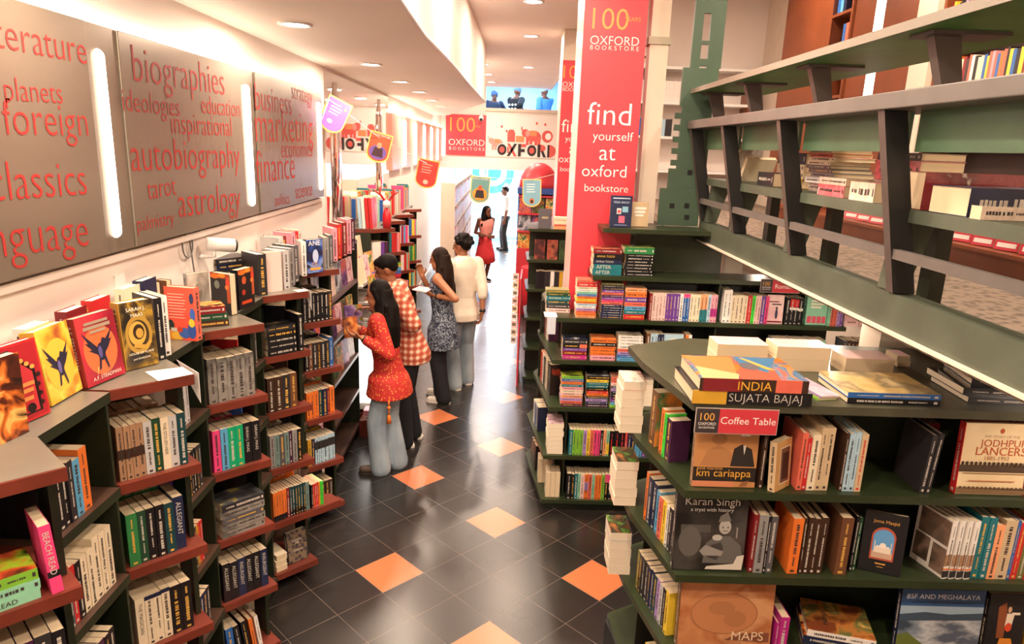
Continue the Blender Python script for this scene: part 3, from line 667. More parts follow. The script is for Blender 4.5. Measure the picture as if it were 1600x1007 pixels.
phx = ramp_mat('art_phoenix', 'noise', ev('#a3542a', '#e0a32c', '#f2cf55', '#d8862c'), 7, .35, (1, 1, 1), 3)
counter_book((82, 638), (130, 610), .235, .045, 'mustard', 'golden yellow hardback with a dark winged horse on the cover', phx, .12, winged('#232338', '#6a5f9a', '#f0b840'))
rg = ramp_mat('art_redgrad', 'noise', ev('#8a1a2c', '#b3263a', '#c43a3e'), 4, .35)
counter_book((138, 610), (197, 585), .235, .042, 'dred', 'crimson hardback with a winged horse and white author name', rg, .12, winged('#1f2038', '#58508a', '#e06a3c')+[('t', 'A.F. STEADMAN', .16, .06, .72, '#f1dfcb'), ('r', .2, .86, .8, .90, '#9c8a76'), ('r', .16, .79, .84, .84, '#9c8a76'), ('r', .3, .73, .7, .77, '#9c8a76')], title='A.F. STEADMAN', ink='l')
gd = ramp_mat('art_gold', 'noise', ev('#1f1a14', '#5f4a22', '#a8842f', '#3a2a16'), 8, .35, (1, 1, 1), 4, 1)
snake = [('e', .5, .5, .40, .29, '#a88436'), ('e', .5, .5, .31, .22, '#3a2c18'), ('e', .46, .52, .26, .18, '#c09a44'), ('e', .5, .54, .17, .115, '#2c2014'), ('e', .52, .52, .11, .075, '#b88f3c'), ('p', [(.3, .32), (.7, .26), (.86, .36), (.8, .40), (.66, .33), (.34, .38)], '#b88f3c')]
counter_book((198, 582), (249, 569), .245, .05, 'gold', 'gold and black hardback with a coiled serpent and white title lettering', gd, .06, snake+[('t', 'SARAH J.', .2, .86, .56, '#f2ead8'), ('t', 'MAAS', .32, .77, .36, '#f2ead8'), ('t', 'HOUSE OF FLAME', .14, .21, .74, '#f2ead8'), ('t', 'and SHADOW', .24, .13, .52, '#f2ead8')], pages=pagew)
def counter_spine(p, n, w, t, h, col, label, title=None, ink=None, hard=True, name='hardback_book', lean=0, **kw):
    return book(name, w, t, h, col, up_frame(onz(p, CT)+Z*.0006, n, lean=lean), label, 'book', None, hard, title, ink, **kw)
counter_spine((254, 563), (.8, -.6), .16, .03, .24, 'black', 'tall black hardback standing spine out beside the gold serpent book', pages=pagew)
counter_spine((263, 556), (.8, -.6), .15, .026, .235, 'white', 'white spined hardback after the black one beside the serpent book')
# second line of books against the wall: only tops and edges show
for i, (p, w, h, c, lab) in enumerate([((58, 618), .14, .235, 'white', 'white topped book behind the red arch book'), ((112, 586), .15, .24, 'dred', 'dark red book behind the winged horse books'), ((150, 566), .15, .245, 'red', 'red book behind the crimson winged horse hardback'), ((205, 541), .16, .245, 'cream', 'cream book behind the gold serpent hardback'), ((230, 527), .16, .25, 'navy', 'navy book leaning on the wall behind the serpent hardback')]):
    q = onz(p, CT); o = V((-1.455, q.y, CT))
    w = .115; book('hardback_book', w, .04, h, c, face_frame(o+Z*.0006, (1, 0), w, .04), lab, 'book', None, True, pages=pagew)
# coral back cover, with the books standing behind it and three lying beside it
cb = ramp_mat('art_coral', 'cells', [(.1, '#e2503e'), (.45, '#e8573f'), (.6, '#d98f3a'), (.75, '#3a62b0'), (.9, '#e0b23a')], 16, .35)
o = counter_book((262, 530), (309, 534), .225, .035, 'coral', 'coral back cover of a hardback with blue and yellow flower painting', mat('cover_coralbright', '#e2533f', .35), 0, None, .135, True)
bk = MB(); k = 0
for (cx, cy, rx, ry, c) in [(.12, .12, .2, .12, '#d98a2c'), (.35, .08, .2, .09, '#e0b23a'), (.6, .14, .2, .1, '#3a62b0'), (.85, .2, .14, .16, '#2f4f9c'), (.9, .5, .09, .12, '#3a62b0'), (.86, .34, .1, .08, '#e8c23a'), (.15, .28, .12, .1, '#1f2a28'), (.9, .8, .07, .1, '#26345c'), (.45, .2, .1, .05, '#c2401f')]:
    bk.poly([(-.0175-.0006-.0002*k, (1-(cx+rx*math.cos(q*PI/10)))*.135 if 0 <= cx+rx*math.cos(q*PI/10) <= 1 else (0 if cx+rx*math.cos(q*PI/10) > 1 else .135), max(.004, (cy+ry*math.sin(q*PI/10)))*.225) for q in range(20)][::-1], k); k += 1
bk.poly([(-.0195, (1-a)*.135, b*.225) for a, b in [(.15, .16), (.45, .16), (.45, .23), (.15, .23)]][::-1], k); k += 1
for q in range(9): bk.poly([(-.0195, (1-a)*.135, b*.225) for a, b in [(.12, .86-q*.055), (.72-rnd.uniform(0, .2), .86-q*.055), (.72-rnd.uniform(0, .1), .875-q*.055), (.12, .875-q*.055)]][::-1], k)
bk.build('cover_art', [mat('print_'+c, c, .4) for c in ('#d98a2c', '#e0b23a', '#3a62b0', '#2f4f9c', '#3a62b0', '#e8c23a', '#1f2a28', '#26345c', '#c2401f')]+[inkl, mat('print_#f2b8a8', '#f2b8a8', .4)], o)
for i, (p, c) in enumerate([((232, 517), 'dbrown'), ((249, 512), 'brown')]):
    q = onz(p, CT); counter_book((p[0], p[1]), (p[0]+17, p[1]+2), .215, .03, c, '%s hardback standing %s behind the coral back cover' % (BC[c][1], ('first', 'second')[i]))
q = onz((331, 517), CT)
pile(q+V((-.045, .035, 0)), (.55, -.84), CT, [(1, 'dbrown', dict(t=.03)), (1, 'dgreen', dict(t=.03)), (1, 'dred', dict(t=.032, art=fire))], 'between coral cover and flower books', 'books lying on the counter', h=.2, w=.12)
lion = ramp_mat('art_lion', 'noise', ev('#b9b1a6', '#8f867c', '#cfc7bb'), 6, .4)
counter_book((296, 496), (330, 490), .205, .03, 'grey', 'grey hardback with a pale animal drawing, behind the small lying pile', lion, .0, [('e', .5, .55, .16, .2, '#6f665c'), ('e', .55, .66, .1, .09, '#8d8378'), ('r', .3, .2, .7, .26, '#e6dfd2')])
def flower(col2): return [('r', .0, .88, 1, 1, '#a8431f'), ('r', .84, .3, 1, .92, '#b8522a'), ('e', .9, .8, .1, .08, '#d8402a'), ('e', .86, .68, .1, .06, '#e07a3a'), ('e', .25, .92, .22, .06, '#d8742a'), ('e', .6, .95, .2, .05, '#e0902f'), ('e', .35, .72, .14, .1, col2)]
counter_book((333, 489), (361, 494), .20, .04, 'char', 'black hardback with orange flower border and grey moon, turned to us', None, 0, flower('#7d8478')+[('r', .1, .08, .5, .14, '#e8e0d4')], .125, name='hardback_book')
counter_book((371, 487), (402, 476), .20, .042, 'black', 'black hardback with orange flowers and a small red face design', None, 0, flower('#c2562a')+[('e', .3, .42, .12, .07, '#a8321f'), ('r', .15, .12, .8, .2, '#c8451f')], .13)
counter_spine((412, 462), (.75, -.66), .17, .05, .225, 'char', 'thick charcoal hardback after the orange flower books', pages=pagew)
pile(onz((376, 462), CT)+V((-.06, .1, 0)), (.8, -.6), CT, [(3, 'char', dict(t=.042)), (1, 'navy', dict(t=.03)), (1, 'char', dict(t=.03))], 'against the wall under the security camera', 'books lying under the security camera', h=.22, w=.15, hard=True, name='hardback_book')
counter_book((416, 458), (441, 455), .225, .035, 'blush', 'pale pink back cover of a hardback with lines of small print', mat('cover_palepink', '#efd2c8', .4), 0, None, .10, True)
pw = ramp_mat('wrapped_grey', 'noise', ev('#6f6668', '#8c8488', '#b8aeb0'), 9, .18, (1, 1, 1), 4, .6, .5)
for i, (p) in enumerate([(449, 452), (457, 447), (464, 441)]):
    counter_spine(p, (.9, -.43), .16, .045, .22, ('lgrey', 'grey', 'dgrey')[i], 'shrink wrapped grey hardback, %s of three beside the pale pink back cover' % ORD[i], pages=pagew)
counter_spine((476, 432), (.5, -.86), .15, .03, .215, 'white', 'white hardback before the dark blue fantasy cover')
crane = ramp_mat('art_blue', 'noise', ev('#1f2340', '#2f4fa0', '#7f9ad8', '#22203a'), 8, .35, (1, 1, 1), 4, 1)
counter_book((481, 428), (504, 425), .215, .04, 'navy', 'dark blue fantasy cover with a pale figure and capital letters', crane, 0, [('e', .55, .5, .18, .2, '#b9c8e6'), ('t', 'ANE', .12, .82, .74, '#efe8dc'), ('t', 'CK', .3, .2, .4, '#d8a04a'), ('r', .2, .08, .85, .16, '#d8a04a')], .12)
for i, (p, c) in enumerate([((511, 421), 'grey'), ((518, 416), 'dgrey')]): counter_spine(p, (.5, -.86), .14, .03, .21, c, '%s hardback, %s after the dark blue fantasy cover' % (BC[c][1], ORD[i]))
for i, (p, c, h) in enumerate([((524, 409), 'rose', .235), ((531, 405), 'red', .25), ((539, 401), 'dred', .25), ((546, 397), 'rose', .26), ((552, 392), 'plum', .25)]):
    counter_spine(p, (.6, -.8), .17, .036, h, c, 'tall %s shrink wrapped hardback, %s in the red set at the counter end' % (BC[c][1], ORD[i]), pages=pagew)
for i, (x, y, c) in enumerate([(-1.43, 4.3, 'lgrey'), (-1.43, 4.36, 'dred'), (-1.43, 4.55, 'rose'), (-1.43, 4.62, 'red'), (-1.43, 4.7, 'blush')]):
    book('hardback_book', .15, .04, .24, c, up_frame(V((x+.06, y, CT+.0006)), (.9, -.4)), '%s hardback by the wall behind the wrapped grey books, %s along' % (BC[c][1], ORD[i]), 'book', None, True, pages=pagew)

# folded paper notices hanging over two tips
def paper_sign(Yt, label, k=1):
    t = thing('paper_notice', (TX, Yt, CT), label, 'paper notice', 'paper notices on the shelf tips')
    a = V((TX, Yt, CT+.0015)); n3 = V((DN2[0], DN2[1], 0)); u = DU
    e = V((-1, 1, 0)).normalized()          # the receding edge of the tip
    p0 = a+n3*.003; p1 = a-u*.12*k+n3*.003; q1 = p1+e*.13*k; q0 = a+e*.10*k
    MB().add([p0, p1, q1, q0, p0+Z*.0008, p1+Z*.0008, q1+Z*.0008, q0+Z*.0008], [(3, 2, 1, 0), (4, 5, 6, 7), (0, 1, 5, 4), (1, 2, 6, 5), (2, 3, 7, 6), (3, 0, 4, 7)]).build('top_flap', whitem, t)
    c0 = a+V((.012, .012, 0))+n3*.002; r0 = a+e*.20*k+V((.012, .012, 0))
    d = V((.001, .001, 0))
    MB().add([c0, r0, c0-Z*.115, c0+d, r0+d, c0-Z*.115+d], [(0, 1, 2), (3, 5, 4), (0, 3, 4, 1), (1, 4, 5, 2), (2, 5, 3, 0)]).build('hanging_flap', whitem, t)
paper_sign(TIPY[2], 'white folded paper notice draped over the tip of the second bay')
paper_sign(TIPY[4], 'white folded paper notice draped over the tip of the fourth bay', .5)

# security camera on the wall with a loop of cable
cc = onx((350, 383), -1.43)
t = thing('security_camera', (LW, cc.y, cc.z), 'white bullet security camera on the wall above the counter books', 'security camera')
d = V((.75, .55, -.12)).normalized()
MB().tube([cc-d*.085, cc-d*.083, cc+d*.05], [.012, .033, .036], 18).build('housing', plasticw, t)
MB().tube([cc+d*.0505, cc+d*.062], [.036, .030], 18).build('lens_hood', blackm, t)
MB().tube([cc-d*.05-Z*.03, cc-d*.05-Z*.06, V((LW+.02, cc.y-.03, cc.z-.06)), V((LW+.002, cc.y-.03, cc.z-.06))], .01, 8).build('bracket', plasticw, t)
lp = [V((LW+.02, cc.y-.19+.055*math.sin(k*PI/8), cc.z+.02+.06*math.cos(k*PI/8))) for k in range(18)]
MB().tube(lp+[V((LW+.02, cc.y-.14, cc.z-.12)), V((LW+.02, cc.y-.14, cc.z-.2))], .004, 6).build('cable', mat('cable_grey', '#6a6460', .5), t)
p = onx((186, 448), LW)
t = thing('wall_socket', p, 'small white socket plate on the wall above the gold serpent book', 'socket')
MB().box((LW+.0005, p.y-.035, p.z-.05), (LW+.009, p.y+.035, p.z+.05)).build('plate', plasticw, t)

# fifth bay recess: covers facing the aisle
kb = [ramp_mat('art_kid%d' % i, 'noise', ev(*c), 8+i, .3, (1, 1, 1), 4, .8) for i, c in enumerate([('#20242c', '#5b6a78', '#c8d0d8', '#16161c'), ('#5a3a78', '#9a6fb0', '#d8a8c0'), ('#1f3a2a', '#5b7f2f', '#23231d', '#8c5a2a'), ('#2a1f3a', '#704a90', '#c8603a'), ('#c8b8a8', '#e0ccc0', '#a88878'), ('#d8a02f', '#c85a2a', '#e8d070', '#3a6a4a'), ('#d0a8b0', '#e8d0d0', '#b0708a'), ('#2a2a70', '#d86a2a', '#3a3a8a')])]
for i, (lv, dy, h, a, lab) in enumerate([(4, .27, .25, 0, 'dark cover with a pale dragon facing out at the fifth bay'), (4, .45, .22, 1, 'purple cover facing out after the pale dragon cover'), (3, .28, .22, 3, 'dark violet cover facing out in the second recess by the woman in red'), (2, .30, .23, 2, 'dark green creature cover facing out near the hands of the woman in red'), (2, .47, .2, 1, 'lilac cover facing out in the third recess of the fifth bay'), (1, .29, .25, 6, 'pale pink cover facing out low in the fifth bay'), (1, .46, .2, 2, 'green cover facing out low in the fifth bay'), (0, .36, .24, 4, 'pale beige cover on the lowest recess of the fifth bay')]):
    faceout((IX-.03, TIPY[5]+dy, LEV[lv]), (1, -.12), .16, h, .02, 'char', lab, kb[a], .1)
# ------------------------------------------------------------------ display rack with magazines past the fifth bay
t = thing('straight_bookcase', (-1.42, 5.65, 0), 'dark straight bookcase of covers between the fifth bay and the magazine rack', 'bookcase')
for z in LEV: MB().box((BW, 5.175, z-.03), (IX, 6.08, z)).build('shelf', MATS['recess_laminate'], t)
MB().box((BW, 6.0805, 0), (IX, 6.10, 1.82)).build('side_panel', dgreen, t); MB().box((BW, 5.175, 0), (IX-.05, 6.08, .0795)).build('plinth', blackm, t)
for i in range(4):
    for lv in (4, 3, 2):
        faceout((IX-.03, 5.30+i*.21, LEV[lv]), (1, -.12), .17, .24-.01*i, .02, 'char', 'picture cover facing out, %s along the %s of the straight bookcase' % (ORD[i], {4: 'top shelf', 3: 'second shelf', 2: 'third shelf'}[lv]), kb[(i*3+lv) % 7], .08, None, 'covers on the straight bookcase', 'picture_book')
t = thing('magazine_rack', (-1.3, 6.5, 0), 'white stepped magazine rack with a glowing front panel behind the man in the plaid shirt', 'magazine rack')
for k in range(4):
    z = 1.08+k*.15; xx = -1.02-k*.11
    MB().box((-1.53, 6.2, z-.02), (xx, 6.84, z)).box((xx-.012, 6.2, z-.0199), (xx, 6.84, z+.03)).build('tier', plasticw, t)
MB().box((-1.53, 6.19, .2), (-1.03, 6.84, 1.05)).build('body', whitem, t)
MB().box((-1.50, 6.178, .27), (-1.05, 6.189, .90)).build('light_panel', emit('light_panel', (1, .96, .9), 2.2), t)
MB().box((-1.27, 6.0, .0), (-1.0, 6.177, .16)).box((-1.53, 6.1785, 0), (-1.0, 6.84, .16)).build('base', redwood, t)
for k in range(4):
    for j in range(3):
        z = 1.08+k*.15; xx = -1.02-k*.11
        faceout((xx-.035, 6.30+j*.21, z+.001), (1, -.25), .17, .24, .006, ('white', 'blush', 'cream', 'lilac', 'peach')[(k+j) % 5], 'glossy magazine, %s along tier %s of the magazine rack' % (ORD[j], ORD[k]), (bcol('white'), kb[6], bcol('blush'), kb[5], bcol('peach'), kb[1], bcol('cream'))[(k*3+j*2) % 7], .15, None, 'magazines on the rack', 'magazine', False)
for i, c in enumerate(('blush', 'rose')):
    pile((-1.135, 6.01, 0), (0, -1), .1605+.05*i, [(1, c, dict(t=.045, h=.2, w=.12))], 'low before the glowing rack panel, %s of two' % ('under', 'over')[i], 'boxed sets by the rack', name='hardback_book', hard=True)
faceout((-1.10, 6.10, .262), (.5, -.85), .12, .17, .012, 'navy', 'navy and orange picture book leaning by the glowing panel', kb[7], .25)
# ------------------------------------------------------------------ children's bays further along
KY = {6: 7.05, 7: 7.795, 8: 8.54, 9: 9.285}
for b, y in KY.items():
    TIPY[b] = y
    bay(b, y, ["green zigzag bookcase bay topped with a red reindeer toy, behind the woman in navy", 'green zigzag bookcase bay of picture books, next past the one with the reindeer toy', 'green zigzag bookcase bay of picture books, third past the mirror', 'green zigzag bookcase bay of picture books before the white lattice bookcase'][b-6])
kc = 'white lime sky yellow coral pink teal cream orange blue red green mint rose purple'.split()
for b in KY:
    for lv in (4, 3, 2):
        its = []
        tot = 0
        while tot < .205:
            c = rnd.choice(kc); n = rnd.choice((1, 1, 2, 3)); tt = rnd.uniform(.012, .024); its.append((n, c, dict(t=tt))); tot += n*(tt+.002)
        if tot > .235: its[-1] = (1, its[-1][1], its[-1][2])
        if b == 6 and lv == 4: its = [(5, 'white', dict(t=.02, look='white green-covered', art=kb[5])), (2, 'purple', dict(t=.02)), (2, 'plum', dict(t=.02))]
        if b == 6 and lv == 3: its = [(4, 'mustard', dict(t=.02)), (4, 'orange', dict(t=.022))]
        if b == 7 and lv == 3:
            pile(V((IX, KY[b]-.19, 0))+DU*.12-V((DN2[0], DN2[1], 0))*.02, DN2, LEV[3], [(2, 'plum'), (2, 'red'), (2, 'blue'), (2, 'sky'), (1, 'yellow'), (1, 'lime')], 'on the second shelf, seventh bay', 'picture books lying in the seventh bay', t=.02, h=.2, simple=True)
            continue
        row(V((IX-.012, KY[b]-.19, 0))+DU*.012, DU, DN2, LEV[lv], its, '%s, %s bay' % (LN[lv], NTH[b]), 'from the tip', 'picture books on the %s of the %s bay' % (LN[lv], NTH[b]), setback=.014, rev=True, simple=True, h=.21, w=.15, name='picture_book')
    its = []; tot = 0
    while tot < .58: c = rnd.choice(kc); its.append((1, c, dict(t=.03, h=rnd.uniform(.22, .3)))); tot += .032
    y_ = KY[b]-.16
    if b == 6: y_ = 7.10; its = [(1, 'red', dict(t=.03, h=.29))]+its[:-9]
    row((IX-.02, y_), (0, 1), (1, 0), CT, its, 'counter top, %s bay' % NTH[b], 'along', 'picture books on top of the %s bay' % NTH[b], simple=True, w=.15, name='picture_book')
# red reindeer toy and red books on the counter
t = thing('reindeer_toy', (-1.15, 7.02, CT), 'red antlered reindeer toy sitting on the counter of the picture book bays', 'toy')
rt = mat('toy_red', '#c8262e', .4)
MB().loft([(-1.17, 7.02, CT+.001, .04, .04), (-1.17, 7.02, CT+.12, .045, .045), (-1.17, 7.02, CT+.2, .025, .025)], 14).build('body', rt, t)
MB().ell((-1.17, 7.01, CT+.24), (.04, .05, .04)).build('head', plasticw, t)
for s in (-1, 1): MB().tube([(-1.17+s*.02, 7.02, CT+.27), (-1.17+s*.07, 7.02, CT+.34), (-1.17+s*.06, 7.02, CT+.40)], .012, 6).tube([(-1.17+s*.06, 7.02, CT+.325), (-1.17+s*.11, 7.02, CT+.36)], .01, 6).build('antler', rt, t)
for i in range(4):
    book('picture_book', .2, .03, .30, ('red', 'red', 'white', 'pale')[i], up_frame(V((-1.30-.036*i, 6.885, CT+.002)), (0, -1), lean=-.06), '%s picture book leaning beside the reindeer toy, %s of four' % (BC[('red', 'red', 'white', 'pale')[i]][1], ORD[i]), 'book', None, True, simple=True)
# ------------------------------------------------------------------ white lattice bookcase along the far side wall
t = thing('lattice_bookcase', (-.9, 12.9, 0), 'tall white lattice bookcase full of books along the far side wall', 'bookcase')
X0, X1, Y0, Y1, ZT = -.93, -.72, 10.3, 15.5, 2.12
MB().box((X0, Y0, 0), (X0+.02, Y1, ZT)).build('back_panel', whitem, t)
MB().box((X0, Y0-.045, 0), (X1, Y0-.0125, ZT)).build('end_panel', creamm, t)
nv = 14
for k in range(nv+1):
    y = Y0+(Y1-Y0)*k/nv; MB().box((X0+.021, y-.012, 0), (X1, y+.012, ZT)).build('upright', whitem, t)
for k in range(8):
    z = .05+k*.29; a = MB()
    for q in range(nv): a.box((X0+.021, Y0+(Y1-Y0)*q/nv+.0125, z-.012), (X1-.002, Y0+(Y1-Y0)*(q+1)/nv-.0125, z+.012))
    a.build('shelf', whitem, t)
fb = MB(); mats = [bcol(c) for c in ('red', 'cream', 'orange', 'coral', 'beige', 'dred', 'white', 'brown', 'tan', 'navy')]
for q in range(nv):
    for k in range(7):
        y = Y0+(Y1-Y0)*q/nv+.02; e = Y0+(Y1-Y0)*(q+1)/nv-.062
        while y < e:
            w = rnd.uniform(.02, .045); fb.box((X1-.15, y, .064+k*.29), (X1-.003, y+w-.002, .064+k*.29+rnd.uniform(.17, .24)), rnd.randrange(10)); y += w
o = fb.build('distant_books', mats); o['kind'] = 'stuff'; tag(o, 'rows of many small coloured spines filling the white lattice bookcase', 'books', None, 'stuff')
# dark edge at its near end
# ------------------------------------------------------------------ end banner, mural, little things there
t = thing('shop_banner', (-.95, 16.97, 2.42), 'red banner with gold number and white shop name on the end bulkhead', 'banner')
MB().box((-1.43, 16.965, 2.43), (-.49, 16.998, 3.36)).build('panel', redm, t)
def front_text(parent, y, items, lift=.0015, name='lettering'):
    """items (body, pl, pr, mat): words on a plane facing the viewer at depth y"""
    for body, pl, pr, m in items:
        a = ony(pl, y); b = ony(pr, y); mb = MB()
        put_text(mb, body, V((a.x, y, (a.z+b.z)/2)), (1, 0, 0), (0, 0, 1), width=b.x-a.x, lift=lift, off=-.008)
        mb.build(name, m, parent)
front_text(t, 16.96, [('100', (703, 205), (742, 206.5), goldm), ('OXFORD', (701, 226.5), (757, 228.5), wordwhite), ('B O O K S T O R E', (702, 234), (757, 236), wordwhite), ('YEARS', (739, 199), (750, 199.5), goldm)])
t = thing('mural_panel', (.35, 16.97, 2.42), 'white wall panel with coral elephants over big black and red patterned letters', 'wall art')
MB().box((-.485, 16.97, 2.43), (1.17, 16.998, 3.40)).build('panel', mat('mural_ground', (.82, .75, .70), .5), t)
PA = [mat('mural_coral', '#d0574f', .5), mat('mural_black', '#241a1c', .5), mat('mural_pink', '#e0938a', .5), mat('mural_orange', '#dd8a5a', .5), whitem]
def mpoly(mb, pts, mi, d): mb.poly([(x, 16.966-d*.0012, z) for x, z in pts], mi)
def mell(mb, cx, cz, rx, rz, mi, d, n=20, a0=0, a1=2*PI): mpoly(mb, [(cx+rx*math.cos(a0+(a1-a0)*k/n), cz+rz*math.sin(a0+(a1-a0)*k/n)) for k in range(n+1)], mi, d)
def elephant(cx, cz, s, mi, name):
    mb = MB(); d = 1
    mell(mb, cx, cz, .17*s, .12*s, mi, d); mell(mb, cx-.17*s, cz+.06*s, .085*s, .085*s, mi, d+.2); mell(mb, cx-.12*s, cz+.05*s, .05*s, .07*s, 2, d+.4)
    mpoly(mb, [(cx-.22*s, cz+.06*s), (cx-.28*s, cz+.16*s), (cx-.25*s, cz+.2*s), (cx-.235*s, cz+.19*s), (cx-.25*s, cz+.15*s), (cx-.18*s, cz+.1*s)], mi, d+.3)
    for q in (-.12, -.04, .07, .14): mpoly(mb, [(cx+q*s-.035*s, cz-.05*s), (cx+q*s-.03*s, cz-.2*s), (cx+q*s+.03*s, cz-.2*s), (cx+q*s+.035*s, cz-.05*s)], mi, d+.1)
    mpoly(mb, [(cx-.08*s, cz+.115*s), (cx+.09*s, cz+.11*s), (cx+.08*s, cz), (cx-.06*s, cz)], 3, d+.5)
    mpoly(mb, [(cx+.165*s, cz+.04*s), (cx+.2*s, cz-.07*s), (cx+.185*s, cz-.07*s), (cx+.155*s, cz+.0*s)], mi, d)
    mb.build(name, PA, t)
elephant(-.22, 2.74, .8, 2, 'elephant_print'); elephant(.62, 2.93, 1.05, 0, 'elephant_print'); elephant(-.02, 2.62, .5, 0, 'elephant_print')
mb = MB(); mpoly(mb, [(.02, 2.78), (.2, 2.78), (.2, 2.98), (.16, 3.06), (.06, 3.06), (.02, 2.98)], 0, 1); mpoly(mb, [(.22, 2.78), (.42, 2.78), (.42, 2.92), (.22, 2.92)], 3, 1); mell(mb, .96, 2.93, .13, .14, 0, 1); mell(mb, .98, 2.93, .07, .08, 4, 2)
for x, z in ((-.12, 3.12), (.7, 3.22), (.0, 3.02), (.9, 3.2)): mpoly(mb, [(x-.03, z), (x, z+.04), (x+.03, z), (x, z-.04)], 0, 2)
mb.build('print_shapes', PA, t)
mb = MB(); x = -.22
for i, ch in enumerate('OXFORD'):
    wd = .24; c = x+wd/2; z0, z1 = 2.45, 2.74; zc = (z0+z1)/2
    if ch == 'O':
        mell(mb, c, zc, .125, .145, 4, 3); mell(mb, c, zc, .11, .13, 1 if i else 1, 4); mell(mb, c, zc, .06, .07, 0, 5)
    elif ch == 'X':
        for s in (1, -1): mpoly(mb, [(c-s*.12, z0), (c-s*.05, z0), (c+s*.12, z1), (c+s*.05, z1)][::s], 1 if s > 0 else 0, 4)
    elif ch == 'F':
        mpoly(mb, [(x+.03, z0), (x+.1, z0), (x+.1, z1), (x+.03, z1)], 1, 4); mpoly(mb, [(x+.1, z1-.07), (x+.22, z1-.07), (x+.22, z1), (x+.1, z1)], 0, 4); mpoly(mb, [(x+.1, zc-.04), (x+.19, zc-.04), (x+.19, zc+.03), (x+.1, zc+.03)], 1, 4)
    elif ch == 'R':
        mpoly(mb, [(x+.02, z0), (x+.09, z0), (x+.09, z1), (x+.02, z1)], 1, 4); mell(mb, x+.09, z1-.08, .12, .08, 0, 4.2, 16, -PI/2, PI/2); mpoly(mb, [(x+.1, zc), (x+.16, zc), (x+.23, z0), (x+.16, z0)], 1, 4.4)
    else: mpoly(mb, [(x+.02, z0), (x+.09, z0), (x+.09, z1), (x+.02, z1)], 1, 4); mell(mb, x+.07, zc, .15, .145, 0, 4.2, 16, -PI/2, PI/2)
    x += wd-.005
mb.build('patterned_letter_band', PA, t)
p = ony((751, 184), 16.6)
t = thing('dome_camera', (p.x, 16.9, p.z), 'small white dome camera hanging by the end banner', 'security camera')
MB().tube([(p.x, 16.99, p.z+.12), (p.x, 16.9, p.z+.12), (p.x, 16.9, p.z+.03)], .015, 8).build('bracket', plasticw, t)
MB().ell((p.x, 16.9, p.z), (.06, .06, .075)).build('housing', plasticw, t)
MB().ell((p.x, 16.86, p.z-.03), (.035, .035, .035)).build('lens', blackm, t)
# ------------------------------------------------------------------ domed children's display stand near the entrance
def dome_stand(x0, x1, y0, label, cut=0):
    cx = (x0+x1)/2; yb = y0+.5
    t = thing('book_display_stand', (cx, y0+.25, 0), label, 'display stand')
    MB().box((x0, y0, 0), (x1, yb, .95)).build('base', redm, t)
    for k in range(4): MB().box((x0, y0, .951+k*.3), (x1, yb, .975+k*.3)).build('shelf', redm, t)
    MB().box((x0, yb-.02, .976), (x1, yb, 2.0)).build('back_panel', mat('stand_blue', '#2a4f9c', .5), t)
    MB().box((x0-.02, y0, 1.9), (x1+.02, yb, 2.0)).build('header', MATS['stand_blue'], t)
    rings = []
    for k in range(7):
        a = k*PI/2/6.3; r = math.cos(a); rings.append([V((cx+(x1-x0)/2*r*math.cos(q*PI/10), y0+.25+.25*r*math.sin(q*PI/10), 2.0+.42*math.sin(a))) for q in range(20)])
    MB().ring(rings, 0).build('dome', redm, t)
    arts = [5, 0, 7, 3, 2, 6]
    for r in range(3):
        for j in range(3):
            w = (x1-x0)/3-.02; z = .9755+r*.3
            faceout((x0+(x1-x0)*(j+.5)/3, y0+.06, z), (0, -1), w, .26, .012, kc[(r*3+j) % 15], 'picture book facing out, %s in row %s of the domed stand' % (ORD[j], ORD[r])+label[-18:] if 0 else 'bright picture book facing out, row %s place %s, %s' % (ORD[r], ORD[j], 'domed stand by the second red column' if x0 > 0 else 'domed stand far off'), kb[arts[(r+2*j) % 6]], .08, None, 'picture books on the domed stand', 'picture_book', True, None, None)
dome_stand(.24, .92, 11.9, 'red domed display stand of picture books beside the second red column')
t = thing('draped_table', (.52, 11.2, 0), 'small table under a long red cloth in front of the domed stand', 'table')
rings = []
for z, g in ((.78, 0), (.76, .01), (.4, .03), (.01, .06)):
    rings.append([V((.52+(.2+g+.018*math.cos(6*a)*(1-z))*math.cos(a), 11.2+(.2+g+.018*math.sin(7*a)*(1-z))*math.sin(a), z)) for a in [q*PI/24 for q in range(48)]])
MB().ring(rings[::-1], 0).build('cloth', mat('red_cloth', '#c42030', .7), t)
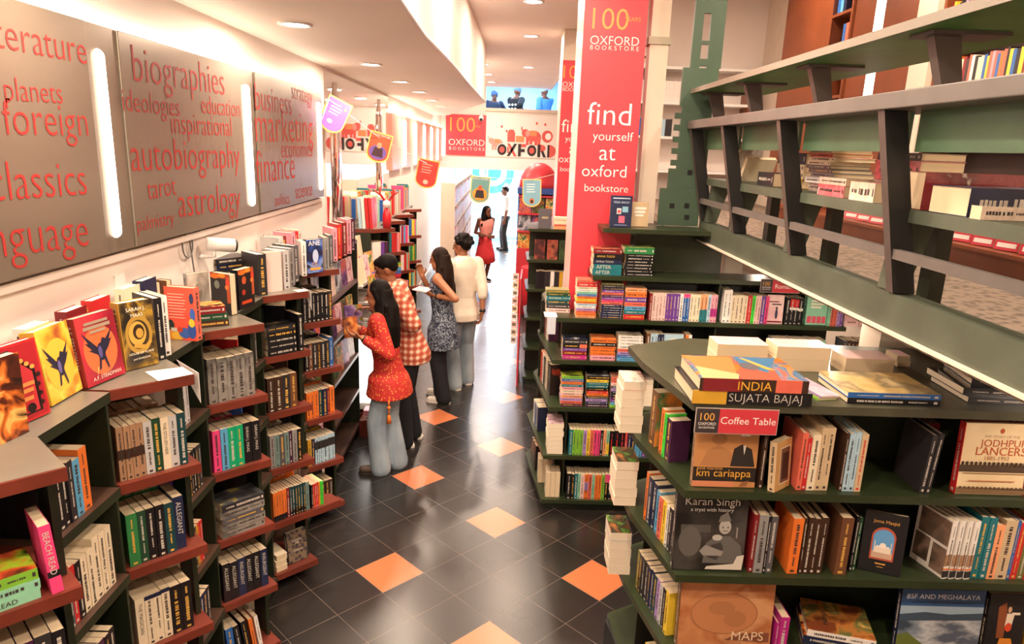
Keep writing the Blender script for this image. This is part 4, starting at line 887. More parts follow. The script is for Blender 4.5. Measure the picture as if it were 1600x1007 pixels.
# ------------------------------------------------------------------ bunting
def pennant(i, px, y, ang, w, h, col, label, items, txt=()):
    c = ony(px, y); t = thing('pennant', (c.x, y, c.z), label, 'pennant', None)
    ca, sa = math.cos(ang), math.sin(ang)
    def P(a, b, d=0): x = (a-.5)*w; z = (b-.5)*h; return (c.x+x*ca-z*sa, y-d, c.z+x*sa+z*ca)
    def shape(m): return [(m, 1-m*.8), (1-m, 1-m*.8), (1-m, .30)]+[(.5+(.5-m)*math.cos(k*PI/10), .30-(.30-m)*math.sin(k*PI/10)) for k in range(1, 10)]+[(m, .30)]
    cm = mat('print_'+col, col, .45)
    pts = shape(0); n = len(pts)
    MB().add([P(a, b) for a, b in pts]+[P(a, b, .004) for a, b in pts], [tuple(range(n)), tuple(range(n, 2*n))[::-1]]+[(k, n+k, n+(k+1) % n, (k+1) % n) for k in range(n)]).build('card', mat('pennant_rim', '#e8c86a', .45), t)
    f = MB(); mats = [cm]; f.poly([P(a, b, .0048) for a, b in shape(.05)][::-1], 0)
    for j, it in enumerate(items):
        m = mat('print_'+it[-1], it[-1], .45)
        if m not in mats: mats.append(m)
        if it[0] == 'e': f.poly([P(it[1]+it[3]*math.cos(k*PI/10), it[2]+it[4]*math.sin(k*PI/10), .0052+.0004*j) for k in range(20)], mats.index(m))
        elif it[0] == 'p': f.poly([P(a, b, .0052+.0004*j) for a, b in it[1]], mats.index(m))
        elif it[0] == 't':
            o = V(P(it[2], it[3], .0056+.0004*j)); put_text(f, it[1], o, (ca, 0, sa), (-sa, 0, ca), width=it[4]*w, mi=mats.index(m), lift=0)
    f.build('print', mats, t)
lines = lambda col: [('p', [(.22, .80-k*.09), (.22+.5*rnd.uniform(.7, 1), .80-k*.09), (.22+.5*rnd.uniform(.7, 1), .83-k*.09), (.22, .83-k*.09)], col) for k in range(4)]
blob = lambda c1, c2, c3: [('e', .5, .34, .38, .24, c1), ('p', [(.25, .2), (.32, .5), (.68, .5), (.75, .2)], c2), ('e', .5, .58, .11, .1, c3)]
pennant(0, (523, 181), 6.02, -.45, .21, .28, '#9a6cc8', 'purple pennant with pale lines of writing, hanging at the end of the word panels', lines('#e6d8ee')+[('e', .4, .3, .12, .07, '#d8a8d8'), ('e', .8, .78, .05, .04, '#e8c86a')])
pennant(1, (592, 231), 6.6, -.25, .21, .27, '#c8502f', 'orange pennant with a purple picture of a standing figure', blob('#6a4f9c', '#3a1c24', '#c08a68')+[('t', 'POCKET POTTERS', .1, .88, .8, '#efe6da')])
pennant(2, (667, 272), 7.2, -.18, .22, .29, '#d23c34', 'red pennant with pale lines of writing before the coral panels', lines('#eeb8a8')+[('e', .5, .22, .12, .08, '#e8c8b8')])
pennant(3, (750, 297), 8.0, -.06, .22, .30, '#5f8f8c', 'teal and orange pennant with a dark figure, over the girl in pink', blob('#e08a2f', '#241c1c', '#c8502f')+[('t', 'POCKET POTTERS', .1, .88, .8, '#efe6da')])
pennant(4, (831, 302), 8.45, .03, .225, .33, '#7fb0c4', 'pale blue pennant with an orange rim hanging before the domed stand', lines('#d8e8ee')+[('e', .5, .22, .13, .1, '#c8703a'), ('e', .5, .2, .07, .06, '#2a1c1c')])
t = thing('bunting_string', (-1.45, 6.1, 3.0), 'thin white string carrying the pennants from the word panels to the second red column', 'string')
pts = [V((-1.44, 5.6, 2.78)), V((-1.455, 5.95, 2.98))]
for px, y in [((523, 163), 6.03), ((560, 190), 6.4), ((592, 215), 6.59), ((667, 256), 7.19), ((750, 277), 7.99), ((831, 281), 8.44), ((868, 272), 8.58)]: pts.append(ony(px, y))
MB().tube(pts, .0035, 5).build('cord', plasticw, t)
# ------------------------------------------------------------------ red columns
def column(y, x0, x1, ztop, scale, dx, label, full=True):
    t = thing('red_column', ((x0+x1)/2, y+.22, 0), label, 'column')
    MB().box((x0, y, 0), (x1, y+.45, ztop)).build('shaft', redm, t)
    MB().box((x0-.004, y+.006, 0), (x0-.0005, y+.45, ztop)).build('lit_side_sheet', mat('column_side', '#eab8ac', .3), t)  # pale pink sheet: the lit look of this side is put into its colour
    if ztop < 4: MB().box((x0, y, ztop+.001), (x1, y+.45, 4.0)).build('cream_top', creamm, t)
    cx = x0; k = scale
    def tx(mb, body, a, z, wd): put_text(mb, body, (cx+a*k, y, z), (1, 0, 0), (0, 0, 1), width=wd*k)
    return t, tx
Y1 = 5.05
t, _ = column(Y1, .498, .925, 4.0, 1, 0, 'tall red column with white words, standing in the middle book island')
front_text(t, Y1, [('100', (925, 45), (981, 47), goldm), ('YEARS', (976, 33), (1001, 34), goldm)], .0012, 'gold_number')
front_text(t, Y1, [('OXFORD', (922, 69), (998, 72), wordwhite), ('B O O K S T O R E', (922, 77), (998, 80.5), wordwhite), ('find', (917, 194), (985, 197), wordwhite), ('yourself', (926, 219), (989, 221), wordwhite), ('at', (936, 250), (961, 251), wordwhite), ('oxford', (909, 275), (978, 278), wordwhite), ('bookstore', (913, 299), (981, 301), wordwhite)], .0012, 'lettering')
Y2 = 8.6
t, _ = column(Y2, .63, 1.08, 3.66, 1, 0, 'red column with the same white words, farther off and partly hidden by the nearer column')
# same words at the same height on the far column
def world_text(parent, y, items, m, name):
    for body, x, z, wd in items:
        mb = MB(); put_text(mb, body, (x, y, z), (1, 0, 0), (0, 0, 1), width=wd, lift=.0012, off=-.008); mb.build(name, m, parent)
q = ony((880, 122), Y2); x0 = q.x
world_text(t, Y2, [('100', x0, q.z, .26)], goldm, 'gold_number')
zz = lambda py: ony((888, py), Y2).z
xx = lambda px, py: ony((px, py), Y2).x
world_text(t, Y2, [('OXFORD', xx(879, 136), zz(136), .34), ('BOOKSTORE', xx(879, 142), zz(142.5), .34), ('find', xx(877, 207), zz(207), .30), ('yourself', xx(883, 221), zz(221), .30), ('at', xx(889, 240), zz(240), .12), ('oxford', xx(873, 254), zz(254), .32), ('bookstore', xx(875, 268), zz(268), .32)], wordwhite, 'lettering')

# ------------------------------------------------------------------ middle island
ML = [.09, .45, .83, 1.19, 1.50, 1.81, 2.14]
MY = 4.75
t = thing('island_bookcase', (1.2, 5.0, 0), 'dark green book island around the red column, packed with colourful romance paperbacks', 'bookcase')
MID = t
def mslab(z, poly, name='shelf', m=None): return MB().prism(poly, z-.03, z).build(name, m or shelfgreen, MID)
for i, z in enumerate(ML[:5]):
    s = .02*i if i > 1 else 0
    mslab(z, [(.35+s*.5, MY), (2.45, MY), (2.45, 5.03), (.45, 5.03), (.45, 5.95), (.25+s, 5.57)])
mslab(ML[5], [(.63, MY), (2.45, MY), (2.45, 5.03), (.96, 5.03), (.96, 5.045), (.63, 5.045)])
mslab(ML[6], [(.68, MY), (1.46, MY), (1.46, 5.045), (.68, 5.045)])
for k in range(4): MB().box((.46, 5.0305, ML[k]+.0005), (2.45, 5.0455, ML[k+1]-.0305)).build('back_panel', dgreen, MID)
MB().box((.96, 5.0305, ML[4]+.0005), (2.45, 5.0455, ML[5]-.0305)).build('back_panel', mat('back_black', '#14140f', .5), MID)
MB().box((.96, 5.0305, ML[5]+.0005), (1.60, 5.0455, ML[6]-.0305)).build('back_panel', shelfgreen, MID)
for k in range(2): MB().prism([(.507, MY+.06), (.52, MY+.06), (.52, 5.03), (.507, 5.03)], ML[k]+.0005, ML[k+1]-.0305).build('divider', dgreen, MID)
MB().prism([(.37, MY+.04), (2.45, MY+.04), (2.45, 5.04), (.45, 5.04), (.45, 5.9), (.28, 5.56)], 0, .0595).build('plinth', dgreen, MID)
for k in range(4): MB().prism([(.32, 5.45), (.33, 5.45), (.45, 5.85), (.44, 5.88)], ML[k]+.0005, ML[k+1]-.0305).build('end_panel', dgreen, MID)
for k in (3, 4): MB().box((1.532, MY+.05, ML[k]+.0005), (1.545, 5.03, ML[k+1]-.0305)).build('divider', dgreen, MID)
mx = lambda px, py, y=MY+.02: ony((px, py), y).x
MN = (0, -1); MU = (1, 0)
def mrow(lv, px, py, items, where, **kw):
    kw.setdefault('name', 'novel'); row((mx(px, py), MY), MU, MN, ML[lv], items, where, 'from the aisle end', 'paperbacks on the '+where, setback=kw.pop('setback', .02), **kw)
def mpile(px, py, lv, items, where, setb=.03, **kw):
    kw.setdefault('name', 'novel'); c = mx(px, py, MY+setb); pile((c, MY+setb), MN, ML[lv], items, where, 'books in piles on the middle island', **kw)
one = lambda s: [(1, c, {}) for c in s.split()]
# bottom
for i, (x, y) in enumerate(((.335, 5.02), (mx(852, 775), MY+.04))):
    for j in range(3): book('novel', .13, .034, .2, 'cream', up_frame(V((x+.018+j*.036, y+.13, ML[0]+.0006)), (0, 1)), 'cream novel turned fore-edge out, %s of the %s, bottom shelf, middle island' % (ORD[j], ('rear trio', 'front trio')[i]), 'book', 'turned novels on the bottom shelf', simple=True)
mrow(0, 884, 778, [(1, 'black', dict(t=.034)), (1, 'black', dict(t=.022, ink='g')), (1, 'teal', dict(t=.025)), (1, 'mint', dict(t=.02)), (1, 'blush', dict(t=.027)), (1, 'orange', dict(t=.027, bands=((.35, .68, MATS.get('cover_lilac') or bcol('lilac')),))), (1, 'coral', dict(t=.025)), (1, 'mint', dict(t=.02)), (2, 'orange', dict(t=.023, look='light orange')), (1, 'lime', dict(t=.023)), (2, 'black', dict(t=.025, look='black and pink', bands=((.68, 1, bcol('pink')),))), (1, 'coral', dict(t=.025)), (1, 'rose', dict(t=.022)), (1, 'navy', dict(t=.02)), (2, 'char', {})], 'bottom shelf of the middle island', h=.205)
# second
c = mx(866, 712, MY+.04)
def block(x, y, z, n, where, w=.115, h=.19, t=.037, cols=('cream',), top=None):
    zz = z
    for i in range(n):
        col = top if (i == n-1 and top) else cols[i % len(cols)]
        art = kb[(i+n) % 7] if i == n-1 else None
        book('novel', w, t, h, col, lie_frame(V((x+w/2+rnd.uniform(-.004, .004), y+h/2, zz+.0005)), (1, 0), h, t), 'pale novel page ends, %s, block %s' % ('topmost' if i == n-1 else 'lowest' if i == 0 else ORD[i]+' up', where), 'book', 'novels lying in blocks, page ends out', art=art, simple=True, pages=pagew); zz += t+.0006
block(c, MY+.03, ML[1], 7, 'on second shelf, middle island', t=.034)
mrow(1, 888, 710, [(1, 'teal', dict(t=.027)), (3, 'lime', dict(t=.0245)), (1, 'lilac', dict(t=.026)), (1, 'yellow', dict(t=.025)), (1, 'coral', dict(t=.026)), (2, 'pink', dict(t=.023)), (1, 'black', dict(t=.02)), (1, 'peach', dict(t=.022)), (1, 'mint', dict(t=.02, bands=((.05, .5, bcol('yellow')),))), (3, 'black', dict(t=.037, look='thick black', ink='r')), (1, 'red', dict(t=.02)), (2, 'navy', {}), (2, 'sky', {}), (2, 'purple', {})], 'second shelf of the middle island')
# third: three piles set back
T = dict(t=.0205, h=.158, jit=.003)
mpile(893, 628, 2, one('plum coral lilac peach blush cream rose teal orange blue')+[(1, 'lime', dict(art=ramp_mat('art_green', 'noise', ev('#b5c83a', '#c9d84a', '#6a7a2a', '#2a2a1a'), 9)))], 'by the aisle, third shelf, middle island', **T)
mpile(932, 630, 2, one('plum navy lilac dteal orange red black teal teal yellow')+[(1, 'black', dict(t=.03, look='black white-figured', art=ramp_mat('art_bw', 'noise', [(.5, '#151515'), (.62, '#8a8a8a'), (.7, '#ddd')], 7)))], 'second in, third shelf, middle island', **T)
mpile(970, 632, 2, one('lime sky purple plum navy char lilac dgrey blush coral')+[(1, 'coral', dict(art=ramp_mat('art_co', 'noise', ev('#d8604a', '#e8c0a0', '#2a1a1a', lo=.4, hi=.7), 10)))], 'third in, third shelf, middle island', **T)
block(mx(1009, 600, MY+.08), MY+.08, ML[2], 6, 'beside the third pile, middle island', t=.034)
# side shelf facing the aisle
SU = V((.11, -.83, 0)).normalized(); SN = (SU.y, -SU.x)
def sider(lv, off, items, st=(.27, 5.52), **kw):
    s = .02*lv if lv > 1 else 0
    row((st[0]+s+SU.x*off, st[1]+SU.y*off), SU, SN, ML[lv], items, 'aisle side shelf %s, middle island' % ORD[lv], 'from the far end', 'books on the aisle side of the middle island', setback=.008, **{**kw, 'w': .075})
sider(0, .12, [(2, 'char', dict(t=.03)), (2, 'dgrey', dict(t=.025)), (2, 'black', dict(t=.03))], h=.22)
sider(1, .12, [(2, 'white', {}), (2, 'blue', dict(t=.03)), (2, 'lgrey', {}), (1, 'navy', dict(t=.035))], h=.2)
sider(2, .12, [(1, 'orange', {}), (2, 'red', {}), (2, 'white', {}), (2, 'black', dict(t=.03)), (3, 'cream', {}), (3, 'char', {}), (1, 'black', dict(t=.03, look='black red-figured', art=ramp_mat('art_red', 'noise', ev('#1a1212', '#2a1818', '#d8482a', lo=.42, hi=.66), 8)))], h=.24)
sider(3, .12, [(1, 'red', dict(h=.26)), (1, 'plum', {}), (2, 'cream', {}), (1, 'white', {}), (1, 'plum', dict(t=.03, h=.24, look='shiny dark violet'))], h=.22)
# fourth: piles, uprights, arch cover
mpile(897, 563, 3, [(1, 'magenta', dict(t=.03)), (1, 'dred', dict(t=.03)), (1, 'purple', dict(t=.022)), (1, 'black', dict(t=.028, bands=((.0, .3, bcol('coral')),))), (1, 'char', dict(t=.034, art=ramp_mat('art_navyw', 'noise', ev('#22263a', '#2a2f4a', '#e8e4d8', lo=.42, hi=.68), 8)))], 'by the aisle, fourth shelf, middle island', h=.176, jit=.003)
mpile(941, 564, 3, [(1, 'rose', dict(t=.035)), (3, 'orange', dict(t=.022)), (1, 'black', dict(t=.026)), (1, 'orange', dict(t=.03, art=ramp_mat('art_orn', 'noise', ev('#e07a3a', '#e8935a', '#d86a3a'), 6)))], 'second in, fourth shelf, middle island', h=.176, jit=.003)
mpile(983, 565, 3, [(1, 'sky', dict(t=.022)), (1, 'blue', dict(t=.022)), (1, 'lilac', dict(t=.022)), (1, 'coral', dict(t=.022)), (3, 'white', dict(t=.024)), (1, 'white', dict(t=.022, art=ramp_mat('art_wh', 'noise', ev('#e8e0d0', '#d8cdb8', '#4a3a2a', lo=.42, hi=.7), 8)))], 'third in, fourth shelf, middle island', h=.176, jit=.003)
mrow(3, 1008, 558, [(1, 'brown', {}), (1, 'pale', {}), (1, 'pale', dict(t=.02)), (2, 'navy', dict(t=.022))], 'fourth shelf of the middle island', h=.21)
def ff(pl, pr, ptop, y, zs, t, col, label, art=None, items=None, name='hardback_book', tilt=.06, n=(0, -1), hard=True, title=None, ink=None, pages=None, group=None):
    a = ony(pl, y); b = ony(pr, y); top = ony(ptop, y); w = b.x-a.x; h = (top.z-zs)/math.cos(tilt)
    return faceout(((a.x+b.x)/2, y, zs), n, w, h, t, col, label, art, tilt, items, group, name, hard, title, pages, ink), w, h
ff((1035, 556), (1066, 557), (1036, 523), MY+.03, ML[3], .03, 'pale', 'pale blue cover with a cream arch and small fort, fourth shelf of the middle island', None,
   [('p', [(.15, .05), (.85, .05), (.85, .55)]+[(.5+.35*math.cos(k*PI/10), .55+.3*math.sin(k*PI/10)) for k in range(1, 10)]+[(.15, .55)], '#e8d8be'), ('r', .0, .02, 1, .22, '#c8a86a'), ('r', .22, .15, .78, .3, '#a8865a'), ('e', .5, .3, .1, .06, '#a8865a'), ('r', .3, .6, .7, .63, '#6a7f8a'), ('r', .34, .5, .66, .53, '#6a7f8a'), ('r', .38, .42, .62, .44, '#6a7f8a')], 'paperback', .05, hard=False)
mrow(3, 1069, 558, [(1, 'orange', {'t': .02}), (1, 'white', {'t': .022})], 'fourth island shelf past the arch cover', h=.21)
mpile(1094, 562, 3, [(1, 'cream', dict(t=.035)), (1, 'dred', dict(t=.02)), (1, 'navy', dict(t=.02)), (1, 'blue', dict(t=.02))], 'past the arch cover, middle island', h=.11)
mrow(3, 1206, 568, [(2, 'white', dict(t=.03)), (2, 'lilac', dict(t=.027)), (2, 'blue', dict(t=.026)), (2, 'pale', dict(t=.026)), (1, 'orange', {}), (1, 'pale', {}), (1, 'coral', {}), (1, 'rose', {}), (1, 'mint', dict(t=.03))], 'fourth shelf behind the page blocks', h=.20)
mrow(3, 1313, 572, [(1, 'dgrey', {}), (4, 'dbrown', dict(t=.027)), (3, 'plum', dict(t=.027)), (2, 'navy', dict(t=.027)), (1, 'blue', {}), (2, 'coral', {}), (1, 'purple', {}), (1, 'pink', {}), (1, 'orange', {}), (1, 'yellow', dict(t=.03)), (1, 'lgrey', {}), (1, 'lilac', {})], 'fourth shelf toward the cream post', h=.205)
# fifth: Romance shelf
c = mx(873, 491, MY+.03)
pile((c, MY+.16), MN, ML[4], [(1, 'blush', dict(t=.03)), (1, 'char', dict(t=.03)), (1, 'dteal', dict(t=.03)), (1, 'teal', dict(t=.03)), (1, 'dgreen', dict(t=.022)), (1, 'olive', dict(t=.022))], 'at the tip of the romance shelf', 'books in piles on the middle island', h=.17, w=.11)
mpile(915, 493, 4, one('peach orange coral lilac white pale orange yellow orange blue mint white cream')+[(1, 'red', dict(t=.03)), (1, 'coral', {})], 'second in on the romance shelf', t=.0165, h=.142, jit=.003)
mpile(955, 495, 4, [(5, 'navy', {}), (1, 'navy', {}), (1, 'coral', {}), (1, 'pink', {}), (1, 'purple', {}), (1, 'plum', {}), (1, 'coral', {}), (1, 'purple', {}), (1, 'navy', {}), (1, 'char', {}), (1, 'olive', {})], 'third in on the romance shelf', t=.0165, h=.152, jit=.003)
mpile(991, 496, 4, [(1, 'red', dict(t=.035)), (1, 'teal', dict(t=.03)), (1, 'sky', dict(t=.026)), (1, 'coral', dict(t=.03)), (1, 'purple', dict(t=.035)), (1, 'orange', dict(t=.035)), (1, 'peach', dict(t=.03, art=ramp_mat('art_sun', 'noise', ev('#e8a878', '#f0c8a0', '#c86a3a'), 6)))], 'fourth in on the romance shelf', h=.150, jit=.003)
mrow(4, 1013, 497, [(1, 'dred', dict(t=.02)), (4, 'blush', dict(t=.0235, look='pale coral')), (4, 'purple', dict(t=.0235)), (1, 'white', dict(t=.0235)), (2, 'blue', dict(t=.022, look='blue pink-topped', bands=((.86, 1, bcol('pink')),))), (3, 'cream', dict(t=.024)), (2, 'peach', dict(t=.025, look='teal and orange', bands=((0, .45, bcol('teal')),))), (1, 'pale', {'t': .023}), (2, 'rose', dict(t=.021, look='pink and white', bands=((.2, .5, bcol('magenta')),)))], 'romance shelf', h=.195)
mrow(4, 1128, 500, [(2, 'white', dict(t=.028, h=.235, look='tall white black-lettered')), (4, 'cream', dict(t=.027)), (1, 'red', dict(t=.03)), (1, 'neon', dict(t=.022)), (2, 'blush', dict(t=.02)), (1, 'purple', dict(t=.03)), (1, 'pink', dict(t=.024))], 'romance shelf past the divider', h=.20)
pk1 = ramp_mat('art_pinkc', 'noise', ev('#e8b8b8', '#f0d0c8', '#e0a8b0'), 5, .35)
ff((1196, 502), (1222, 503), (1196, 462), MY+.03, ML[4], .03, 'rose', 'pink paperback facing out under the romance sign', pk1, [('e', .6, .35, .08, .18, '#2a3050'), ('e', .6, .55, .06, .05, '#2a2020'), ('r', .1, .75, .7, .79, '#7a3040'), ('r', .3, .66, .85, .70, '#2a2020'), ('p', [(.05, .04), (.95, .04), (.95, .1), (.05, .1)], '#7a2030')], 'paperback', .06, hard=False)
mrow(4, 1225, 503, [(1, 'black', dict(t=.03)), (2, 'black', dict(t=.03, look='black red-striped', bands=((.65, .95, bcol('red')), (.55, .64, bcol('white'))))), (1, 'black', dict(t=.03, look='black white-dotted', bands=((.52, .62, bcol('white')),)))], 'romance shelf past the pink cover', h=.195)
ff((1258, 504), (1290, 505), (1258, 460), MY+.03, ML[4], .05, 'mint', 'mint green paperback facing out with cream title lines and pink squares', None, [('r', .2, .84, .6, .90, '#efe8d0'), ('r', .2, .74, .75, .8, '#efe8d0'), ('r', .2, .64, .8, .7, '#efe8d0'), ('r', .2, .54, .7, .6, '#efe8d0'), ('r', .06, .06, .26, .28, '#d8506a'), ('r', .3, .06, .5, .28, '#d8506a'), ('r', .54, .06, .74, .28, '#d8506a'), ('r', .78, .06, .96, .28, '#d8506a')], 'paperback', .05, hard=False)
mrow(4, 1292, 506, [(1, 'mint', {'t': .02}), (2, 'coral', dict(t=.02)), (1, 'lilac', {'t': .025}), (1, 'purple', {'t': .02})], 'romance shelf past the mint cover', h=.2)
ff((1319, 508), (1341, 509), (1319, 468), MY+.03, ML[4], .03, 'blush', 'blush paperback facing out with a pink heart shape, near the deck edge', pk1, [('e', .4, .62, .18, .13, '#e0506a'), ('e', .62, .62, .18, .13, '#e0506a'), ('p', [(.24, .56), (.78, .56), (.51, .36)], '#e0506a'), ('r', .2, .12, .8, .17, '#a87a6a')], 'paperback', .05, hard=False)
mrow(4, 1344, 509, [(3, 'blush', dict(t=.025)), (2, 'rose', {})], 'romance shelf at the deck edge', h=.2)
# sixth and top
mpile(948, 429, 5, [(2, 'teal', dict(t=.037, title='AFTER', ink='l', look='teal white-lettered')), (1, 'navy', dict(t=.037, title='ANNA TODD', ink='l')), (1, 'black', dict(t=.037, title='ANNA TODD', ink='g')), (1, 'dred', dict(t=.034, art=ramp_mat('art_dr', 'noise', ev('#6a1f22', '#a8503a', '#d8b08a'), 8)))], 'of five before the red column', .03, h=.20, w=.15)
mpile(997, 430, 5, [(7, 'black', dict(t=.0215, look='black white-lettered', ink='l')), (1, 'green', dict(t=.045, h=.21, look='thick green', art=ramp_mat('art_gg', 'noise', ev('#2f5a2a', '#6a8f3a', '#c8d07a', '#3a2a1a'), 9)))], 'of black novels before the red column', .03, h=.195, w=.15)
bl = ony((953, 354), MY+.05)
faceout((mx(969, 355, MY+.07), MY+.07, ML[6]), (0, -1), .148, .215, .035, 'navy', 'navy cover with pink and white picture boxes, standing before the red column', None, .06, [('r', .1, .90, .9, .93, '#c8d0e8'), ('t', 'TESSA BAILEY', .12, .76, .76, '#b8c8e0'), ('r', .3, .42, .5, .6, '#e8e0e0'), ('r', .55, .48, .82, .66, '#7fb0c8'), ('r', .4, .14, .68, .36, '#e0607a'), ('e', .4, .5, .08, .06, '#d85a6a'), ('r', .2, .06, .8, .08, '#8a98c0')], None, 'paperback', False)
faceout((mx(999, 355, MY+.16), MY+.16, ML[6]), (.1, -1), .12, .17, .03, 'beige', 'grey beige cover with white lettering behind the navy picture box cover', None, .06, [('r', .15, .7, .85, .8, '#efe8dc'), ('r', .15, .55, .8, .65, '#efe8dc'), ('r', .2, .42, .7, .5, '#efe8dc')], None, 'paperback', False)
# Romance sign
def shop_sign(name, pl, pr, ptop, y, label, word, split, wordspan, wy):
    a = ony(pl, y); b = ony(pr, y); z1 = ony(ptop, y).z; z0 = a.z
    t = thing(name, ((a.x+b.x)/2, y, z0), label, 'sign')
    xs = a.x+(b.x-a.x)*split
    MB().box((a.x, y, z0), (b.x, y+.004, z1)).build('backing', mat('sign_acrylic', '#b8aaa2', .15), t)
    MB().box((a.x+.003, y-.0012, z0+.003), (xs, y-.0001, z1-.003)).build('logo_panel', mat('sign_dark', '#3a3234', .35), t)
    MB().box((xs+.0005, y-.0012, z0+.003), (b.x-.003, y-.0001, z1-.003)).build('name_panel', mat('sign_red', '#c93a44', .35), t)
    h = z1-z0; w = xs-a.x
    g = MB(); put_text(g, '100', (a.x+w*.2, y-.0012, z0+h*.52), (1, 0, 0), (0, 0, 1), width=w*.6); g.build('gold_number', goldm, t)
    g = MB(); put_text(g, 'OXFORD', (a.x+w*.14, y-.0012, z0+h*.33), (1, 0, 0), (0, 0, 1), width=w*.75)
    put_text(g, 'BOOKSTORE', (a.x+w*.18, y-.0012, z0+h*.2), (1, 0, 0), (0, 0, 1), width=w*.66)
    put_text(g, word, (xs+(b.x-xs)*wordspan[0], y-.0012, z0+h*wy), (1, 0, 0), (0, 0, 1), width=(b.x-xs)*(wordspan[1]-wordspan[0])); g.build('lettering', wordwhite, t)
    return t
shop_sign('shelf_sign', (1187, 457), (1249, 459), (1187, 436), MY-.012, 'grey and red shelf sign with the word romance on the middle island', 'Romance', .30, (.1, .9), .33)
# white paper ticket at the aisle tip
t = thing('paper_ticket', (.37, MY, ML[4]), 'bluish white folded ticket stuck on the aisle tip of the romance shelf', 'ticket')
MB().box((.33, MY-.004, ML[4]-.12), (.39, MY-.001, ML[4]+.004)).build('hanging_flap', mat('ticket_white', '#c8ccd8', .3), t)
MB().box((.31, MY-.003, ML[4]+.0045), (.40, MY+.15, ML[4]+.006)).build('top_flap', MATS['ticket_white'], t)

# ------------------------------------------------------------------ second island behind, by the far red column
t = thing('island_bookcase', (.7, 8.5, 0), 'dark green book island by the far red column, with red end panel', 'bookcase')
FY = 7.6
TL = [.1, .45, .8, 1.13, 1.46, 1.80]
for z in TL: MB().prism([(.27, FY), (1.6, FY), (1.6, FY+.4), (.5, FY+.4), (.5, FY+.9), (.27, FY+.6)], z-.03, z).build('shelf', shelfgreen, t)
for k in range(5): MB().box((.3, FY+.3, TL[k]+.0005), (1.6, FY+.32, TL[k+1]-.0305)).build('back_panel', dgreen, t)
MB().prism([(.20, FY-.05), (.215, FY-.05), (.245, FY+.6), (.23, FY+.6)], 0, 1.25).build('red_end_panel', redm, t)
MB().box((.30, FY+.03, 0), (1.6, FY+.38, .069)).build('plinth', dgreen, t)
fx2 = lambda px, py: ony((px, py), FY+.03).x
for i, (px, a, w, lv, lab) in enumerate([(849, 3, .14, 5, 'grey cover standing on top of the far island'), (843, 2, .115, 4, 'dark red flowered cover facing out on the far island'), (863, 7, .115, 4, 'dark coral flowered cover facing out on the far island'), (881, 2, .11, 4, 'dark green dotted cover facing out on the far island')]):
    faceout((fx2(px, 400), FY+.04, TL[lv]), (0, -1), w, .215, .025, ('dgrey', 'dred', 'coral', 'dgreen')[i], lab, (None, ramp_mat('art_fl1', 'noise', ev('#3a1a18', '#7a2f2a', '#c8783a'), 9), ramp_mat('art_fl2', 'noise', ev('#8a3a30', '#a85a44', '#4a2420'), 9), ramp_mat('art_fl3', 'noise', ev('#24361f', '#3a4f2a', '#b8a83a', lo=.4, hi=.75), 10))[i], .06, ([('r', .25, .5, .75, .6, '#a89878')] if i == 0 else None))
row((fx2(836, 470), FY), (1, 0), (0, -1), TL[3], [(3, 'black', dict(t=.03)), (2, 'char', dict(t=.03)), (1, 'white', dict(t=.04)), (2, 'char', {}), (1, 'mustard', dict(t=.04)), (2, 'white', dict(t=.03))], 'third shelf down of the far island', 'from the aisle end', 'books on the far island', setback=.02, simple=True)
pile((fx2(878, 378), FY+.05), (0, -1), TL[5], [(1, 'peach', dict(t=.03)), (1, 'coral', dict(t=.02)), (3, 'cream', dict(t=.025))], 'on top of the far island', 'books on the far island', h=.19, simple=True)
for k in range(9):
    z = .5+.09*k
    faceout((.152, FY-.02, z), (-.3, -1), .07, .085, .004, ('white', 'cream', 'blush')[k % 3], 'small white card clipped on the red end panel, %s from below' % ORD[k], None, .02, [('r', .2, .3, .8, .7, '#7a6a60')], 'cards on the red end panel', 'greeting_card', False)
# ------------------------------------------------------------------ front island with coffee table books
FL = [.22, .60, .98, 1.36, 1.73]
FYF = 2.5
t = thing('island_bookcase', (1.5, 2.9, 0), 'dark green book island with coffee table books, under the raised deck', 'bookcase')
FI = t
FP = [(.75, FYF), (2.75, FYF), (2.75, 3.35), (.95, 3.45), (.63, 3.27), (.65, 3.0)]
for z in FL:
    MB().prism(FP, z-.034, z).build('shelf', mat('table_top_green', '#4a4a3a', .32, var=.12) if z > 1.7 else shelfgreen, t)
for k in range(4):
    za, zb = FL[k]+.0005, FL[k+1]-.0345
    MB().box((.96, 2.86, za), (2.75, 2.875, zb)).build('back_panel', dgreen, t)
    MB().prism([(.90, 2.63), (.915, 2.63), (.959, 2.86), (.945, 2.885)], za, zb).build('divider', blackm, t)
    MB().box((.735, 3.025, za), (.955, 3.04, zb)).build('end_panel', mat('panel_black', '#191612', .5), t)
    pass
MB().prism([(.77, 2.56), (2.75, 2.56), (2.75, 3.33), (.94, 3.42), (.62, 3.26), (.66, 3.0)], 0, .1855).build('plinth', blackm, t)
gx = lambda px, py, y=FYF+.03: ony((px, py), y).x
FN = (0, -1)
def cover(pl, pr, pt, lv, t, col, label, items=None, art=None, y=FYF+.035, tilt=.07, n=(0, -1), **kw):
    a = ony(pl, y); b = ony(pr, y); top = ony(pt, y); w = (b.x-a.x)/max(.3, abs(V((n[0], n[1], 0)).normalized().y)); h = (top.z-FL[lv])/math.cos(tilt)
    h = min(h, FL[lv+1]-.045-FL[lv])
    return faceout(((a.x+b.x)/2, y, FL[lv]), n, w, h, t, col, label, art, tilt, items, None, kw.get('name', 'coffee_table_book'), True, kw.get('title'), kw.get('pages'), kw.get('ink'))
def frow(lv, px, py, items, where, **kw):
    row((gx(px, py), FYF), (1, 0), FN, FL[lv], items, where, 'along from the aisle', 'books on the '+where, setback=kw.pop('setback', .03), **kw)
